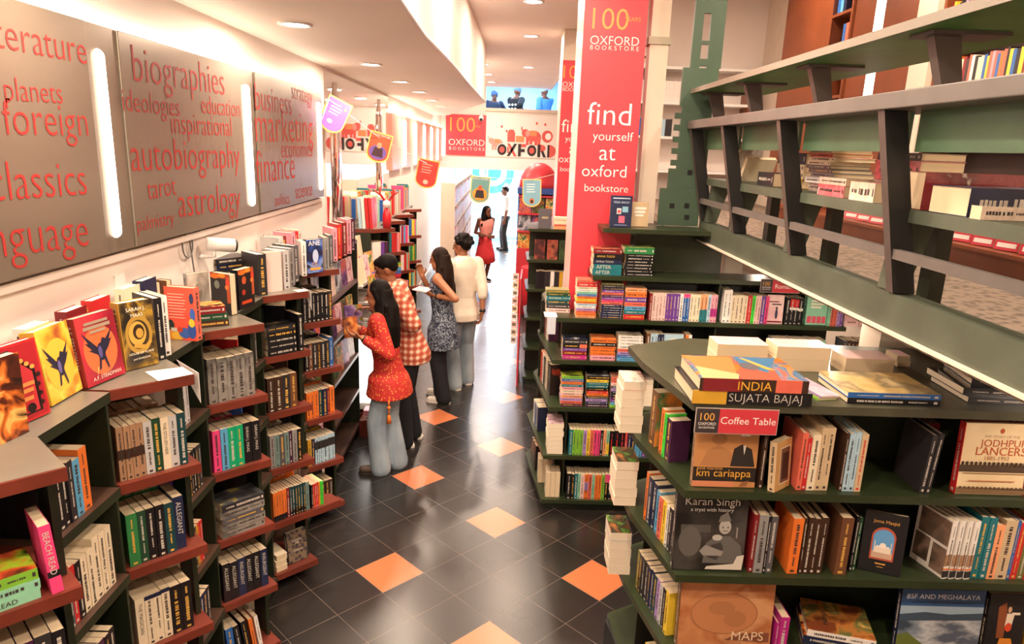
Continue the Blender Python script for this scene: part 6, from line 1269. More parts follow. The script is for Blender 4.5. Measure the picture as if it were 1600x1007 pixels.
book('hardback_book', .2, .03, .16, 'cream', up_frame(V((1.52, 4.60, SZ+.010)), (-1, -.1), lean=.5), 'cream book slumped beside the clear wrapped standing book', 'book', None, True)
# wood bench with standing pink covers along the back of the deck
t = thing('low_display_bench', (2.75, 3.6, 2.08), 'low brown wooden bench along the back of the raised deck', 'bench')
MB().box((2.62, .5, 2.0805), (3.05, 6.9, 2.19)).build('front', woodb, t)
MB().box((2.58, .5, 2.1905), (3.05, 6.9, 2.21)).build('top', woodb, t)
pkc = mat('cover_pinkred', '#c83a4a', .35)
for i in range(15):
    y = 5.55-i*.19
    faceout((2.66, y, 2.2105), (-1, -.25), .14, .15, .02, 'red', 'pink red magazine with white foot title on the deck bench, %s from the screen' % ORD[i], pkc, .2, [('e', .5, .62, .22, .22, '#6a4a48'), ('r', .1, .1, .9, .26, '#efe6e0'), ('r', .15, .86, .8, .92, '#efd0d0')], 'pink magazines on the deck bench', 'magazine', False)
# wall units at the back of the deck
WX = 2.9
def ywall(px): return WX*F/(px-791)
def unit(name, y0, y1, z0, z1, m, label, cat='cabinet', shelves=None, grp=None):
    t = thing(name, (3.0, (y0+y1)/2, z0), label, cat, grp)
    if shelves is None:
        MB().box((WX, y0, z0), (3.09, y1, z1)).build('front_panel', m, t)
    else:
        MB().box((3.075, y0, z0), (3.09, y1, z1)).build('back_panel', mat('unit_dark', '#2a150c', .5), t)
        for y in (y0, y1-.03): MB().box((WX-.02, y, z0), (3.0745, y+.03, z1)).build('side_panel', m, t)
        for z in shelves: MB().box((WX-.02, y0+.0305, z-.025), (3.0745, y1-.0305, z)).build('shelf', m, t)
    return t
unit('wall_cabinet', 6.72, 7.85, 2.22, 4.59, woodb, 'tall brown wood cabinet face at the far end of the deck')
unit('wall_bookcase', 6.30, 6.715, 2.22, 4.59, woodb, 'narrow brown bookcase slot between wood cabinets on the deck', 'bookcase', [2.5, 2.85, 3.2, 3.55, 3.9, 4.25])
unit('wall_cabinet', 5.95, 6.295, 2.22, 4.59, woodb, 'brown wood cabinet face between the bookcase slot and the bright strip', 'cabinet')
t = thing('wall_light_strip', (2.95, 5.9, 2.3), 'tall bright light strip between the brown cabinets on the deck', 'wall light')
MB().box((WX, 5.80, 2.22), (3.0, 5.945, 4.59)).build('tube', emit('deck_strip', (1, .93, .85), 3.0), t)
unit('wall_cabinet', 5.22, 5.795, 2.22, 4.59, woodb, 'brown wood cabinet face between the bright strip and the cream pilaster', 'cabinet')
t = thing('wall_pilaster', (3, 5.1, 2.2), 'cream pilaster before the long deck bookcase', 'pilaster'); MB().box((WX-.06, 4.98, 2.22), (3.09, 5.215, 4.59)).build('shaft', creamm, t)
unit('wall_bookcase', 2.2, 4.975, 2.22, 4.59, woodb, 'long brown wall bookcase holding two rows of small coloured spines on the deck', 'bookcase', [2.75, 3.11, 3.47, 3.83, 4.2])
kc2 = 'red orange black white coral dred yellow char cream blue rose'.split()
for lv, z in enumerate((3.11, 3.47)):
    its = [(1, rnd.choice(kc2), dict(t=rnd.uniform(.018, .034))) for _ in range(46)]
    # count from the cream pilaster: laid out from there toward the viewer
    yy = 4.94
    for i, (_, c, op) in enumerate(its):
        tt = op['t']; hgt = rnd.uniform(.185, .215)
        nm = ORD[i] if i < 30 else 'thirty-'+ORD[i-30] if i-30 < 9 else 'far'
        if i >= 39: break
        book('pocket_book', .12, tt, hgt, c, up_frame(V((WX+.01, yy-tt/2, z+.0005)), (-1, 0)), '%s novel, %s from the pilaster, %s row of the deck wall bookcase' % (BC[c][1], nm, ('lower', 'upper')[lv]), 'book', 'novels in the %s row on the deck wall' % ('lower', 'upper')[lv], simple=True)
        yy -= tt+.0015
for i in range(5):
    book('pocket_book', .12, .05, .25, ('blue', 'sky', 'navy', 'blue', 'coral')[i], up_frame(V((WX+.01, 6.642-.055*i, 3.9005 if i < 3 else 3.5505)), (-1, 0)), '%s novel in the narrow bookcase slot on the deck, %s along' % (BC[('blue', 'sky', 'navy', 'blue', 'coral')[i]][1], ORD[i]), 'book', None, simple=True)
# far end of the deck: white wall with shelves of pale books
struct('wall_deck_end', MB().box((1.0, 9.0, 0), (3.1, 9.1, 4.6)), wallm)
t = thing('end_bookcase', (2.3, 8.8, 2.1), 'white bookcase of pale spines against the deck end wall, seen past the green screen', 'bookcase')
for z in (2.45, 2.85, 3.25, 3.65): MB().box((1.55, 8.7, z-.03), (2.88, 8.99, z)).build('shelf', whitem, t)
for x in (1.52, 2.2, 2.88): MB().box((x, 8.7, 2.0805), (x+.03, 8.99, 3.65)).build('side_panel', woodb if x > 2.5 else whitem, t)
row((1.56, 8.72), (1, 0), (0, -1), 3.25, [(12, 'lgrey', dict(t=.024)), (7, 'white', dict(t=.03))], 'upper shelf of the deck end bookcase', 'past the green screen', 'pale books on the deck end bookcase', simple=True, h=.24, name='pocket_book')
row((1.56, 8.72), (1, 0), (0, -1), 2.85, [(3, 'blue', dict(t=.03)), (9, 'pale', dict(t=.028)), (3, 'char', {})], 'middle shelf of the deck end bookcase', 'past the green screen', 'pale blue books on the deck end bookcase', simple=True, h=.2, name='pocket_book')
pile((1.72, 8.74), (0, -1), 3.65, [(1, 'white', {}), (1, 'lgrey', {}), (1, 'beige', {}), (1, 'char', {}), (1, 'cream', {})], 'on top of the deck end bookcase', 'books on the deck end bookcase', h=.24, simple=True)
# cream posts carrying the deck
for (x0, x1, y0, y1, lab) in [(1.97, 2.16, 3.46, 3.66, 'square cream post carrying the deck, behind the front island top'), (1.63, 1.78, 5.085, 5.22, 'cream post carrying the deck behind the middle island')]:
    t = thing('deck_post', ((x0+x1)/2, (y0+y1)/2, 0), lab, 'post'); MB().box((x0, y0, 0), (x1, y1, 1.999)).build('shaft', creamm, t)
    MB().box((x0-.02, y0-.02, 0), (x1+.02, y1+.02, .12)).build('foot', mat('foot_dark', '#3a352c', .5), t)
# ------------------------------------------------------------------ people
def _hb():
    m = ramp_mat('hair_brown', 'wave', [(0, '#120c09'), (.6, '#1f140f'), (1, '#35241a')], 20, .62, (3, 3, .25), 3, 4, 0, .12)
    m.node_tree.nodes['Principled BSDF'].inputs['Specular IOR Level'].default_value = .12; return m
hairb = _hb()
def remesh(mb, voxel, smooth=4, factor=.5):
    me = mb.mesh('tmp', []); o = bpy.data.objects.new('tmp', me); COL.objects.link(o)
    r = o.modifiers.new('r', 'REMESH'); r.mode = 'VOXEL'; r.voxel_size = voxel; r.use_smooth_shade = True
    s = o.modifiers.new('s', 'SMOOTH'); s.factor = factor; s.iterations = smooth
    bpy.context.view_layer.update()
    out = bpy.data.meshes.new_from_object(o.evaluated_get(bpy.context.evaluated_depsgraph_get()))
    bpy.data.objects.remove(o); bpy.data.meshes.remove(me)
    return out
def skin_obj(name, mb, m, loc, parent=None, voxel=.008, smooth=4):
    me = remesh(mb, voxel, smooth); me.name = name; me.materials.clear(); me.materials.append(m)
    me.transform(Matrix.Translation(-V(loc)))
    o = bpy.data.objects.new(name, me); COL.objects.link(o)
    if parent is None: o.location = loc; WORLD_OFF[o.name] = V(loc)
    else: o.parent = parent
    return o
def ik(a, b, l1, l2, pole):
    a, b, pole = V(a), V(b), V(pole); d = b-a; L = min(d.length, (l1+l2)*.995); d = d.normalized()
    x = (l1*l1-l2*l2+L*L)/(2*L); h = math.sqrt(max(0, l1*l1-x*x))
    p = pole-d*pole.dot(d); p = p.normalized() if p.length > 1e-5 else V((0, 0, -1))
    return a+d*x+p*h, a+d*L
def hand(mb, w, d, n, side, s=1.0, curl=.6):
    """w wrist, d pointing direction, n palm normal, side: +1 when the thumb lies along d x n"""
    d = V(d).normalized(); n = V(n); n = (n-d*n.dot(d)).normalized(); b = d.cross(n)*side
    for k in (-1, 0, 1): mb.cap(w+b*k*.012*s, w+d*.085*s+b*k*.026*s, .014*s, .0135*s, 8)
    for k, L in zip((1.5, .5, -.5, -1.5), (.070, .078, .073, .058)):
        p = w+d*.085*s+b*k*.0185*s; L *= s; f = 1+.12*(1.5-abs(k))*0
        d1 = (d+n*curl*.5*f+b*k*.06).normalized(); d2 = (d+n*curl*1.5).normalized(); d3 = (d*.6+n*curl*2.2).normalized()
        q = p+d1*L*.45; r = q+d2*L*.32; e = r+d3*L*.25
        mb.cap(p, q, .0092*s, .0088*s, 8).cap(q, r, .0088*s, .0082*s, 8).cap(r, e, .0082*s, .007*s, 8)
    t0 = w+d*.025*s+b*.022*s; t1 = t0+(d*.55+b*.75+n*.3).normalized()*.045*s; t2 = t1+(d*.9+b*.15+n*.5*curl).normalized()*.034*s
    mb.cap(t0, t1, .0125*s, .0105*s, 8).cap(t1, t2, .0105*s, .008*s, 8)
    return w+d*.085*s
skinA = mat('skin_warm', '#a56c4a', .5, var=.06, scale=9); skinB = mat('skin_tan', '#8f5a3d', .5, var=.06, scale=9); skinC = mat('skin_brown', '#6f432d', .5, var=.06, scale=9)
hairm = ramp_mat('hair_black', 'wave', [(0, '#070505'), (.6, '#0e0a08'), (1, '#1c1410')], 20, .62, (3, 3, .25), 3, 4, 0, .12)
hairm.node_tree.nodes['Principled BSDF'].inputs['Specular IOR Level'].default_value = .12
def person(label, xy, yaw_dir, H, skin, pose, z0=0.0):
    """xy feet; yaw_dir facing (2D). pose dict: lean (fwd m at the shoulders), head (turn dir 3D), feet [(x,y)..] local, hands {side:(world target, palm n, curl, finger dir)}"""
    s = H/1.66; f = V((yaw_dir[0], yaw_dir[1], 0)).normalized(); r = f.cross(Z)
    loc = V((xy[0], xy[1], z0))
    lean = pose.get('lean', .03); crouch = pose.get('drop', 0)
    def L(x, y, z): return loc+(r*x+f*y)*s+Z*z*s
    def bend(z): return 0 if z < .85 else lean*((z-.85)/.52)**1.2
    def B(x, y, z): return L(x, y+bend(z), z-(crouch if z > .3 else 0))
    J = {}
    fe = pose.get('feet', [(.10, .02), (-.10, -.02)])   # right, left
    for nm, sg, (fx, fy) in (('R', 1, fe[0]), ('L', -1, fe[1])):
        J['hip'+nm] = B(.09*sg, 0, .86); J['ank'+nm] = L(fx, fy, .075)
        J['knee'+nm], J['ank'+nm] = ik(J['hip'+nm], J['ank'+nm], .402*s, .392*s, f*1.0+r*.1*sg)
        J['toe'+nm] = J['ank'+nm]+(f+r*.18*sg).normalized()*.15*s-Z*.045*s
        J['sho'+nm] = B(.165*sg, -.01, 1.355)
    sw = pose.get('shoulder', 1.0)
    mb = MB()
    fr = Matrix((( r.x, f.x, 0), (r.y, f.y, 0), (0, 0, 1)))
    def torso(m, grow=0, z0_=.80, z1_=1.43, flare=0, hem=None, n=22):
        secs = []
        for z, rx, ry, oy in [(.80, .150, .112, -.005), (.90, .152, .108, -.008), (1.0, .128, .092, 0), (1.12, .134, .098, .006), (1.24, .156, .106, .008), (1.33, .165, .092, 0), (1.38, .135, .072, -.008), (1.43, .062, .06, -.005)]:
            if z < z0_-.001 or z > z1_+.001: continue
            secs.append((0, oy+bend(z), z-crouch, (rx+grow)*(sw if z > 1.05 else 1), ry+grow))
        if hem:
            secs = [(0, h[3] if len(h) > 3 else 0, h[0]-crouch, h[1], h[2]) for h in hem]+secs
        rings = []
        for cx, cy, z, rx, ry in secs:
            rings.append([loc+(r*(cx+rx*math.cos(2*PI*k/n))+f*(cy+ry*math.sin(2*PI*k/n)))*s+Z*z*s for k in range(n)])
        m.ring(rings)
    torso(mb)
    J['neck'] = B(0, 0, 1.41)
    hd = V(pose.get('head', (f.x, f.y, -.15))).normalized()
    hc = J['neck']+Z*.125*s+f*pose.get('headfwd', .03)*s
    hr = hd.cross(Z).normalized(); hu = hr.cross(hd)
    RH = Matrix(((hr.x, hd.x, hu.x), (hr.y, hd.y, hu.y), (hr.z, hd.z, hu.z)))
    def Hh(x, y, z): return hc+(RH @ V((x, y, z)))*s
    mb.cap(J['neck']-Z*.04*s, hc-Z*.04*s, .056*s, .052*s)
    mb.ell(hc+RH @ V((0, -.01, .02))*s, (.074*s, .094*s, .092*s), R=RH); mb.ell(Hh(0, .03, -.045), (.056*s, .062*s, .062*s), R=RH); mb.ell(Hh(0, .062, -.085), (.028*s, .028*s, .026*s), R=RH)
    mb.cap(Hh(0, .085, .018), Hh(0, .105, -.02), .009*s, .014*s, 8); mb.ell(Hh(0, .078, -.052), (.024*s, .016*s, .012*s), R=RH)
    for sg in (1, -1): mb.ell(Hh(.076*sg, -.005, -.008), (.010*s, .022*s, .032*s), R=RH)
    arms = {}
    for nm, sg in (('R', 1), ('L', -1)):
        A = J['sho'+nm]
        spec = pose.get('hand'+nm)
        if spec: tgt, pn, curl, fd = spec
        else: tgt, pn, curl, fd = L(.22*sg, .04, .80), -r*sg, .5, None
        pole = pose.get('pole'+nm, -Z-f*.5+r*.4*sg)
        el, wr = ik(A, tgt, .285*s, .25*s, pole)
        fd = V(fd) if fd is not None else (wr-el)
        arms[nm] = (A, el, wr)
        mb.cap(B(.09*sg, -.005, 1.365), A, .055*s, .052*s); mb.cap(A, el, .048*s, .037*s); mb.cap(el, wr, .037*s, .026*s)
        hand(mb, wr, fd, pn, sg*(1 if True else 1), s, curl)
    for nm in 'RL':
        mb.cap(J['hip'+nm]-Z*.02*s, J['knee'+nm], .080*s, .055*s); mb.cap(J['knee'+nm]-Z*.06*s, J['ank'+nm], .054*s, .036*s)
        mb.cap(J['knee'+nm], J['knee'+nm]-Z*.08*s, .054*s, .055*s)
        mb.cap(J['ank'+nm]-Z*.035*s-f*.02*s, J['toe'+nm], .036*s, .026*s)
    o = skin_obj('person', mb, skin, loc, None, .0065, 3)
    tag(o, label, 'person')
    e = MB()
    for sg in (1, -1): e.ell(Hh(.031*sg, .079, .016), (.012*s, .008*s, .006*s), 8, 6, R=RH)
    em = e.mesh('eye', [mat('eye_dark', '#181010', .2)], loc); eo = bpy.data.objects.new('eye', em); COL.objects.link(eo); eo.parent = o
    e = MB()
    for sg in (1, -1): e.cap(Hh(.016*sg, .084, .038), Hh(.046*sg, .075, .040), .004*s, .003*s, 6)
    e2 = bpy.data.objects.new('eyebrow', e.mesh('eyebrow', [mat('brow', '#1a1210', .6)], loc)); COL.objects.link(e2); e2.parent = o
    e = MB().ell(Hh(0, .083, -.054), (.02*s, .012*s, .008*s), 8, 6, R=RH)
    e3 = bpy.data.objects.new('lip', e.mesh('lip', [mat('lip_rose', '#8a4238', .45)], loc)); COL.objects.link(e3); e3.parent = o
    return dict(o=o, loc=loc, s=s, f=f, r=r, J=J, B=B, L=L, torso=torso, arms=arms, Hh=Hh, hc=hc, RH=RH, bend=bend, crouch=crouch)
def wear(P, name, mb, m, voxel=.009, smooth=4): return skin_obj(name, mb, m, P['loc'], P['o'], voxel, smooth)
def add_child(P, name, mb, m):
    o = bpy.data.objects.new(name, mb.mesh(name, [m], P['loc'])); COL.objects.link(o); o.parent = P['o']; return o
def trousers(P, m, thigh=.088, knee=.074, cuff=.075, name='trousers', top=.90):
    mb = MB(); s = P['s']; J = P['J']; P['torso'](mb, .004, .80, top)
    mb.cap(P['B'](0, -.005, .86), P['B'](0, -.005, .80), .11*s, .09*s)
    for nm in 'RL':
        k = J['knee'+nm]; a = J['ank'+nm]
        mb.cap(J['hip'+nm]-Z*.03*s, k, thigh*s, knee*s, 14); mb.cap(k, a-Z*.03*s, knee*s, cuff*s, 14)
    return wear(P, name, mb, m, .010, 3)
def shoes(P, m, sole, flat=False, name='shoe'):
    s = P['s']; f = P['f']
    for nm in 'RL':
        a = P['J']['ank'+nm]; t = P['J']['toe'+nm]; d = (t-a); d.z = 0; d = d.normalized(); b = d.cross(Z)
        base = V((a.x, a.y, P['loc'].z)); mb = MB(); h = .05 if flat else .075
        mb.ell(base-d*.015*s+Z*(.045*s), (.042*s, .042*s, h*.75*s)); mb.cap(base-d*.03*s+Z*.038*s, base+d*.15*s+Z*.034*s, .040*s, .034*s)
        o = skin_obj(name, mb, m, P['loc'], P['o'], .007, 3)
        sm = MB(); rings = []
        pr = [(-.075, .028), (-.06, .038), (0, .040), (.08, .043), (.13, .042), (.17, .032), (.188, .012)]
        pts = [base+d*x*s+b*w*s for x, w in pr]+[base+d*x*s-b*w*s for x, w in pr[::-1]]
        sm.ring([[p+Z*.001 for p in pts], [p+Z*(.022 if not flat else .012)*s for p in pts]], 0, True, False)
        so = bpy.data.objects.new('sole', sm.mesh('sole', [sole], P['loc'])); COL.objects.link(so); so.parent = o
def sleeves(mb, P, upper=.062, lower=.045, to=1.0, elbow=True):
    s = P['s']
    for nm, sg in (('R', 1), ('L', -1)):
        A, el, wr = P['arms'][nm]
        mb.cap(P['B'](.09*sg, -.005, 1.352), A, .058*s, upper*.95*s)
        if to <= .5: mb.cap(A, A+(el-A)*(to*2), upper*s, upper*.92*s)
        else:
            mb.cap(A, el, upper*s, (upper+lower)/2*s); mb.cap(el, el+(wr-el)*((to-.5)*2), (upper+lower)/2*s, lower*s)
def short_hair(P, curly=.0, back=.0, name='hair', m=None):
    mb = MB(); s = P['s']; H = P['Hh']; RH = P['RH']
    mb.ell(H(0, -.022, .040), (.083*s, .094*s, .084*s), R=RH); mb.ell(H(0, -.046, .004), (.072*s, .058*s, .056*s), R=RH)
    mb.ell(H(0, .030, .082), (.056*s, .05*s, .032*s), R=RH)
    if curly:
        rr = random.Random(5)
        for k in range(60):
            a = rr.uniform(0, 2*PI); t = rr.uniform(-.2, 1.3); x = math.cos(a)*math.cos(t); y = math.sin(a)*math.cos(t); z = math.sin(t)
            if y > .55 and z < .6: continue
            mb.ell(H(x*.088, y*.096-.02, z*.088+.035), (curly*s, curly*s, curly*s), 7, 5)
    return wear(P, name, mb, m or hairm, .008, 2)
def long_hair(P, length, width=.12, depth=.055, away=.05, name='hair', fr=0, m=None):
    mb = MB(); s = P['s']; H = P['Hh']; RH = P['RH']
    mb.ell(H(0, -.026, .036), (.086*s, .092*s, .090*s), R=RH)
    bk = -V((RH[0][1], RH[1][1], 0)).normalized(); sd = V((RH[0][0], RH[1][0], 0)).normalized(); top = P['hc']
    n = 16; rings = []
    for k in range(9):
        t = k/8; z = .05-(length+.05)*t; wv = .016*math.sin(t*10)*t
        w = (.080+(width-.080)*min(1, t*2.2))*(1 if t < .8 else 1-(t-.8)*1.6); d = (.075 if t < .15 else depth+.02*(1-t))*(1 if t < .85 else 1-(t-.85)*2.5)
        c = top+bk*(.045+away*min(1, t*2))*s+Z*z*s+sd*(wv+fr*t)*s
        rings.append([c+(sd*w*math.cos(2*PI*q/n)+bk*d*math.sin(2*PI*q/n))*s for q in range(n)])
    mb.ring(rings[::-1])
    for sg in (1, -1): mb.cap(H(.066*sg, .005, .05), H(.074*sg, -.03, -.10), .026*s, .026*s); mb.cap(H(.074*sg, -.03, -.10), H(.085*sg, -.06, -.2), .026*s, .02*s)
    rr = random.Random(3)
    for k in range(54):
        x = rr.uniform(-1, 1)*width*.95; a = top+bk*(.05+away)*s+sd*x*s-Z*rr.uniform(.05, .15)*s
        b = a-Z*(length*rr.uniform(.75, .98))*s*.82+sd*rr.uniform(-.06, .06)*s+bk*rr.uniform(-.02, .06)*s
        mb.tube([a, (a+b)/2+bk*rr.uniform(.0, .025)*s, b], [.010*s, .011*s, .004*s], 6)
    return wear(P, name, mb, m or hairm, .007, 1)
def band(P, nm, w, m, name='wrist_watch', k=.93):
    A, el, wr = P['arms'][nm]; d = (wr-el).normalized(); c = el+(wr-el)*k; s = P['s']
    mb = MB(); mb.tube([c-d*w/2, c+d*w/2], .033*s, 12); return add_child(P, name, mb, m)
def pattern(key, base, dots, scale, th=.22, second=None, thb=.1):
    st = [(0, dots), (th*.8, dots), (th, base), (1, base)]
    if second: st = [(0, second), (thb*.8, second), (thb, dots), (th*.8, dots), (th, base), (1, base)]
    return ramp_mat(key, 'voronoi', st, scale, .75)
def plaid(key, c1, c2, c3, scale):
    m, nt, b = _new(key); b.inputs['Roughness'].default_value = .8
    tc = N(nt, 'ShaderNodeTexCoord'); facs = []
    for ax in ('X', 'Z', 'Y'):
        w = N(nt, 'ShaderNodeTexWave', bands_direction=ax); w.inputs['Scale'].default_value = scale; nt.links.new(tc.outputs['Object'], w.inputs['Vector']); facs.append(w.outputs['Fac'])
    mx = N(nt, 'ShaderNodeMath', operation='MAXIMUM'); nt.links.new(facs[0], mx.inputs[0]); nt.links.new(facs[2], mx.inputs[1])
    ad = N(nt, 'ShaderNodeMath', operation='ADD'); nt.links.new(facs[0], ad.inputs[0]); nt.links.new(facs[1], ad.inputs[1])
    hf = N(nt, 'ShaderNodeMath', operation='MULTIPLY'); hf.inputs[1].default_value = .5; nt.links.new(ad.outputs[0], hf.inputs[0])
    r = N(nt, 'ShaderNodeValToRGB'); e = r.color_ramp.elements; e[0].position = .25; e[0].color = rgba(hexc(c1)); e[1].position = .85; e[1].color = rgba(hexc(c3)); q = e.new(.55); q.color = rgba(hexc(c2))
    nt.links.new(hf.outputs[0], r.inputs['Fac']); nt.links.new(r.outputs[0], b.inputs['Base Color']); return m
redprint = pattern('red_print', '#b3241f', '#d8923a', 48, .30, '#e8b25a', .10)
navyprint = ramp_mat('navy_print', 'noise', [(.40, '#1c2436'), (.48, '#232c40'), (.50, '#8f9aa8'), (.54, '#a9b2ba'), (.56, '#2a3346'), (.7, '#1c2436')], 24, .8, (1, 1, 1), 2, 1.5)
denim = ramp_mat('denim_pale', 'noise', ev('#6f8090', '#8a9aa6', '#a0aeb8'), 5, .85, (1, 1, .35), 4)
denim2 = ramp_mat('denim_grey', 'noise', ev('#79868f', '#92a0a8', '#a8b4ba'), 5, .85, (1, 1, .35), 4)
blackcloth = mat('black_cloth', '#15151a', .8, var=.15); shirtm = mat('cream_shirt', '#d8cbb8', .75, var=.05, scale=10); whiteshirt = mat('white_shirt', '#e4ded6', .7)
plaidm = plaid('plaid_shirt', '#a04430', '#bf6f52', '#dcc0a8', 6)
shoew = mat('shoe_white', '#d8d0c4', .55); solew = mat('sole_white', '#e0d8cc', .6); shoeb = mat('shoe_brown', '#4a3a30', .6); soleb = mat('sole_dark', '#2a2420', .7); shoet = ramp_mat('shoe_tan', 'noise', [(.45, '#b09a7c'), (.5, '#3a3028'), (.56, '#b09a7c')], 16, .6)
# woman in the red blouse
lh = ony((546, 522), 5.12); rh = ony((540, 512), 5.32)
P = person('woman in a red printed blouse and pale jeans reaching into the zigzag bookcase', (-.89, 5.36), (-1, .12), 1.61, skinA,
           dict(lean=.05, feet=[(.07, -.06), (-.08, .05)], handL=(lh+V((.10, .0, -.03)), (.1, .4, .8), .7, (-.95, 0, .25)), handR=(rh+V((.10, 0, 0)), (.1, -.6, .6), .8, (-.95, .0, .2)), head=(-1, .05, -.22), poleL=(.3, -.3, -1), poleR=(.2, .3, -1)))
mb = MB(); P['torso'](mb, .018, .90, 1.40, hem=[(.70, .235, .195, -.01), (.78, .220, .180, -.01), (.85, .205, .165)]); sleeves(mb, P, .066, .042, .93); wear(P, 'blouse', mb, redprint, .009, 4)
trousers(P, denim, .09, .082, .088, 'jeans'); shoes(P, shoeb, soleb, True); long_hair(P, .52, .155, .085, .045)
band(P, 'L', .03, mat('watch_black', '#1a1a1c', .4)); band(P, 'R', .02, MATS['watch_black'], 'bracelet')
mb = MB(); q = P['B'](-.16, -.06, .70)+Z*.02; q = V((q.x, q.y-.07, q.z)); tas = mat('tassel_orange', '#d8742a', .7)
mb.tube([q, q-Z*.05], .008, 6).ell(q-Z*.06, (.016, .016, .016), 8, 6).tube([q-Z*.06, q-Z*.12], .006, 6).tube([q-Z*.12, q-Z*.13, q-Z*.19], [.006, .014, .02], 8); add_child(P, 'tassel', mb, tas)
# the little book in her hands
bp = lh+V((.0, .08, .03))
book('paperback', .11, .015, .16, 'orange', face_frame(bp-Z*.08, (.55, -.85), .11, .015, .2), 'small orange and brown book held in the hands of the woman in red', 'book', None, False, None, None, ramp_mat('art_hold', 'noise', ev('#3a2420', '#b8602a', '#e0a050'), 14))
# man in the plaid shirt
bh = ony((556, 487), 5.72)
P = person('man in a red and cream plaid shirt and black trousers, behind the woman in red', (-.78, 5.92), (-1, -.05), 1.73, skinB,
           dict(lean=.13, headfwd=.06, feet=[(.10, -.02), (-.10, .04)], handR=(bh+V((.14, .02, .02)), (.2, -.5, -.6), .9, (-1, -.05, 0)), handL=(V((-.98, 5.78, 1.14)), (0, .5, .7), .6, None), poleR=(0, .3, -1), poleL=(1, -.25, -.35), head=(-1, -.1, -.5)))
mb = MB(); P['torso'](mb, .026, .90, 1.43, hem=[(.76, .198, .158, -.01), (.83, .198, .156, -.01)]); sleeves(mb, P, .072, .056, .58); wear(P, 'plaid_shirt', mb, plaidm, .009, 3)
trousers(P, blackcloth, .088, .076, .07); shoes(P, shoew, solew); short_hair(P); band(P, 'R', .012, chrome, 'bangle', .92)
mb = MB(); mb.tube([P['J']['neck']-Z*.04, P['J']['neck']-Z*.005, P['J']['neck']+Z*.035], [.095, .078, .068], 14); add_child(P, 'collar', mb, plaidm)
hp = bh+V((.03, -.075, -.03))
book('picture_book', .15, .014, .22, 'purple', face_frame(hp-Z*.12+V((-.02, 0, 0)), (.5, -.85), .15, .014, .25), 'purple and green picture book held up by the man in the plaid shirt', 'book', None, False, None, None, ramp_mat('art_hold2', 'noise', ev('#5a3f7a', '#8a6aa8', '#b8a0c8', '#5a8a3a', '#d8742a'), 8))
# woman in navy
pb = ony((672, 458), 6.92)
P = person('woman in a sleeveless navy floral kurta and black trousers reading a pink book', (-.60, 7.05), (-1, .25), 1.64, skinA,
           dict(lean=.02, feet=[(.09, .04), (-.09, -.05)], handL=(pb+V((.06, 0, -.03)), (0, .3, .9), .7, (-1, .1, .15)), handR=(ony((660, 432), 7.12), (0, -.8, -.2), .9, (-.3, 0, 1)), poleL=(.6, -.3, -1), poleR=(-.4, .2, -1), head=(-1, .35, -.25)))
mb = MB(); P['torso'](mb, .016, .90, 1.39, hem=[(.60, .215, .17, -.01), (.70, .21, .165, -.01), (.80, .20, .16)]); wear(P, 'kurta', mb, navyprint, .009, 3)
trousers(P, blackcloth, .088, .08, .085); shoes(P, shoew, solew); long_hair(P, .42, .14, .07, .035, m=hairb); band(P, 'L', .015, MATS['watch_black'], 'bracelet')
book('magazine', .15, .008, .21, 'rose', frame((.1, .0, 1), V((1, -.25, -.1)).normalized(), V((.25, 1, 0)).normalized(), pb+V((-.17, -.09, .045))), 'thin pink and white book held open by the woman in navy', 'book', None, False, art=mat('cover_pinkwhite', '#e8b8c4', .4), simple=True)
# man in the cream shirt
P = person('man in a cream shirt and grey jeans, seen from behind beside the woman in navy', (-.42, 7.50), (-.55, .84), 1.72, skinB,
           dict(lean=.01, feet=[(.10, .05), (-.11, -.05)], head=(-.9, .45, -.1), handR=(V((-.19, 7.38, .83)), (-1, 0, 0), .5, (-.2, .2, -1)), poleR=(.8, -.6, -.3)))
mb = MB(); P['torso'](mb, .022, .90, 1.43, hem=[(.76, .205, .16, -.01), (.83, .20, .155, -.01)]); sleeves(mb, P, .072, .056, .64); wear(P, 'shirt', mb, shirtm, .009, 3)
mb = MB(); mb.tube([P['J']['neck']-Z*.04, P['J']['neck']-Z*.005, P['J']['neck']+Z*.035], [.095, .078, .068], 14); add_child(P, 'collar', mb, shirtm)
trousers(P, denim2, .09, .080, .082, 'jeans'); shoes(P, shoet, solew); short_hair(P, .026); band(P, 'R', .03, MATS['watch_black'])
# girl in pink
P = person('girl with long black hair, pink top and red skirt in the far aisle', (-.36, 13.9), (.5, -.86), 1.52, skinC,
           dict(feet=[(.05, .03), (-.06, -.04)], handL=(V((-.30, 13.72, .93)), (0, 1, 0), .8, (1, -.2, 0)), handR=(V((-.36, 13.72, .95)), (0, 1, 0), .8, (-1, -.2, 0)), head=(.7, -.7, -.15)))
mb = MB(); P['torso'](mb, .014, .98, 1.38); wear(P, 'top', mb, mat('pink_top', '#e89a90', .7), .012, 3)
mb = MB(); n = 30; rings = []
for z, rr, a in ((.42, .24, .03), (.6, .215, .02), (.8, .17, .01), (1.0, .135, 0)):
    rings.append([P['loc']+(P['r']*rr*(1+a*math.cos(9*2*PI*q/n))*math.cos(2*PI*q/n)+P['f']*rr*.85*(1+a*math.cos(9*2*PI*q/n))*math.sin(2*PI*q/n))*P['s']+Z*(z-.04*math.cos(2*PI*q/n)*(1 if z < .7 else 0))*P['s'] for q in range(n)])
mb.ring(rings); add_child(P, 'skirt', mb, mat('red_skirt', '#d8343c', .7))
shoes(P, mat('shoe_black', '#1a181a', .5), solew); long_hair(P, .40, .15, .07, -.015)
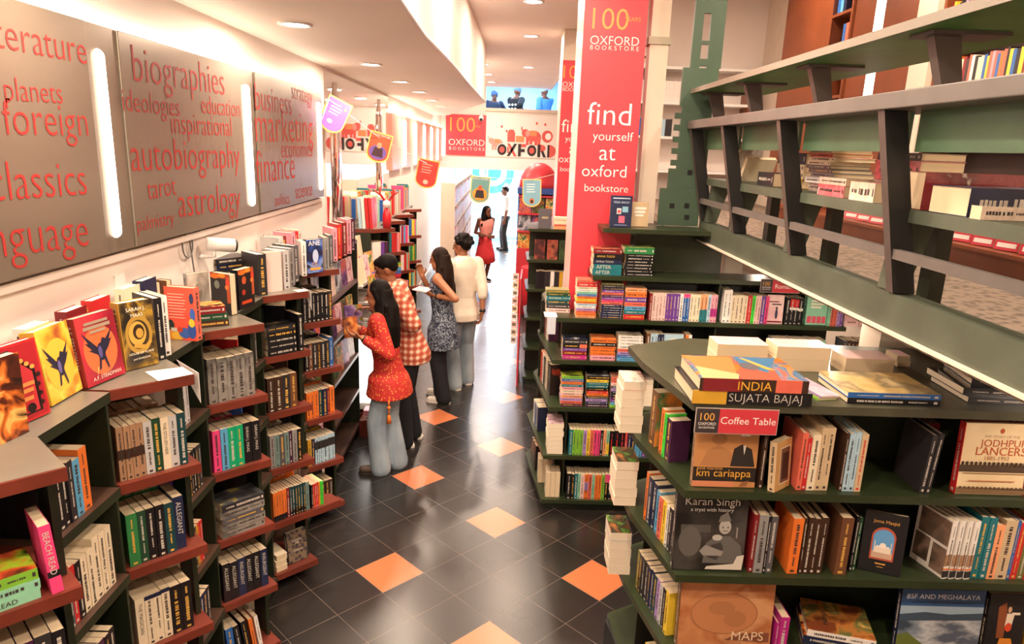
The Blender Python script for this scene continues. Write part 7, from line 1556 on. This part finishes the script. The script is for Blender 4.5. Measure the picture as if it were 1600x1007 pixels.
# man at the entrance
P = person('man in a white shirt and black trousers standing at the bright shop entrance', (.04, 18.4), (-1, -.1), 1.68, skinC, dict(lean=0, head=(-1, -.2, -.1)))
mb = MB(); P['torso'](mb, .026, .90, 1.40); sleeves(mb, P, .074, .06, .45); wear(P, 'shirt', mb, whiteshirt, .012, 3)
trousers(P, blackcloth); shoes(P, MATS['shoe_black'], soleb); short_hair(P)
# kitchen staff behind the servery window
def staff(px, y, face, label, shirt, H=1.66, net='#3f5f8a', dots=False, vest=None, low=0):
    c = ony(px, y)
    P = person(label, (c.x, y), face, H, skinC, dict(head=(face[0], face[1], -.35), handR=(V((c.x+face[0]*.35, y-.12, 3.53)), (0, 0, -1), .6, None), handL=(V((c.x+face[0]*.3, y+.1, 3.53)), (0, 0, -1), .6, None)), 2.341-low)
    mb = MB(); P['torso'](mb, .024, .90, 1.40); sleeves(mb, P, .074, .06, .45); wear(P, 'shirt', mb, shirt, .012, 3)
    trousers(P, blackcloth)
    if low == 0: shoes(P, MATS['shoe_black'], soleb)
    mb = MB(); mb.ell(P['Hh'](0, -.015, .045), (.09*P['s'], .10*P['s'], .085*P['s']), R=P['RH']); wear(P, 'hair_net', mb, mat('net'+net, net, .7), .012, 2)
    if dots:
        mb = MB(); b = P['r']; f = P['f']
        for i in range(3):
            for k in range(2):
                q = P['B'](-.09+.09*i, -.14, 1.24-.09*k); mb.ell(q, (.030, .030, .030), 8, 6)
        add_child(P, 'dot_print', mb, whitem)
    if vest:
        mb = MB(); P['torso'](mb, .034, .90, 1.38); v = wear(P, 'vest', mb, vest, .012, 3)
staff((772, 150), 18.0, (.2, -1), 'kitchen worker in dark clothes and blue hair net, first in the servery window', mat('shirt_darkblue', '#20304a', .8), 1.66)
staff((806, 150), 17.75, (.6, .8), 'kitchen worker in a black shirt with white dots, second in the servery window', mat('shirt_black', '#16181e', .8), 1.76, '#5f86b0', True)
staff((853, 150), 17.75, (-.6, .8), 'kitchen worker in a light blue shirt and dark vest by the red column', mat('shirt_blue', '#4f94d8', .8), 1.78, '#8fa8b8', False, None)
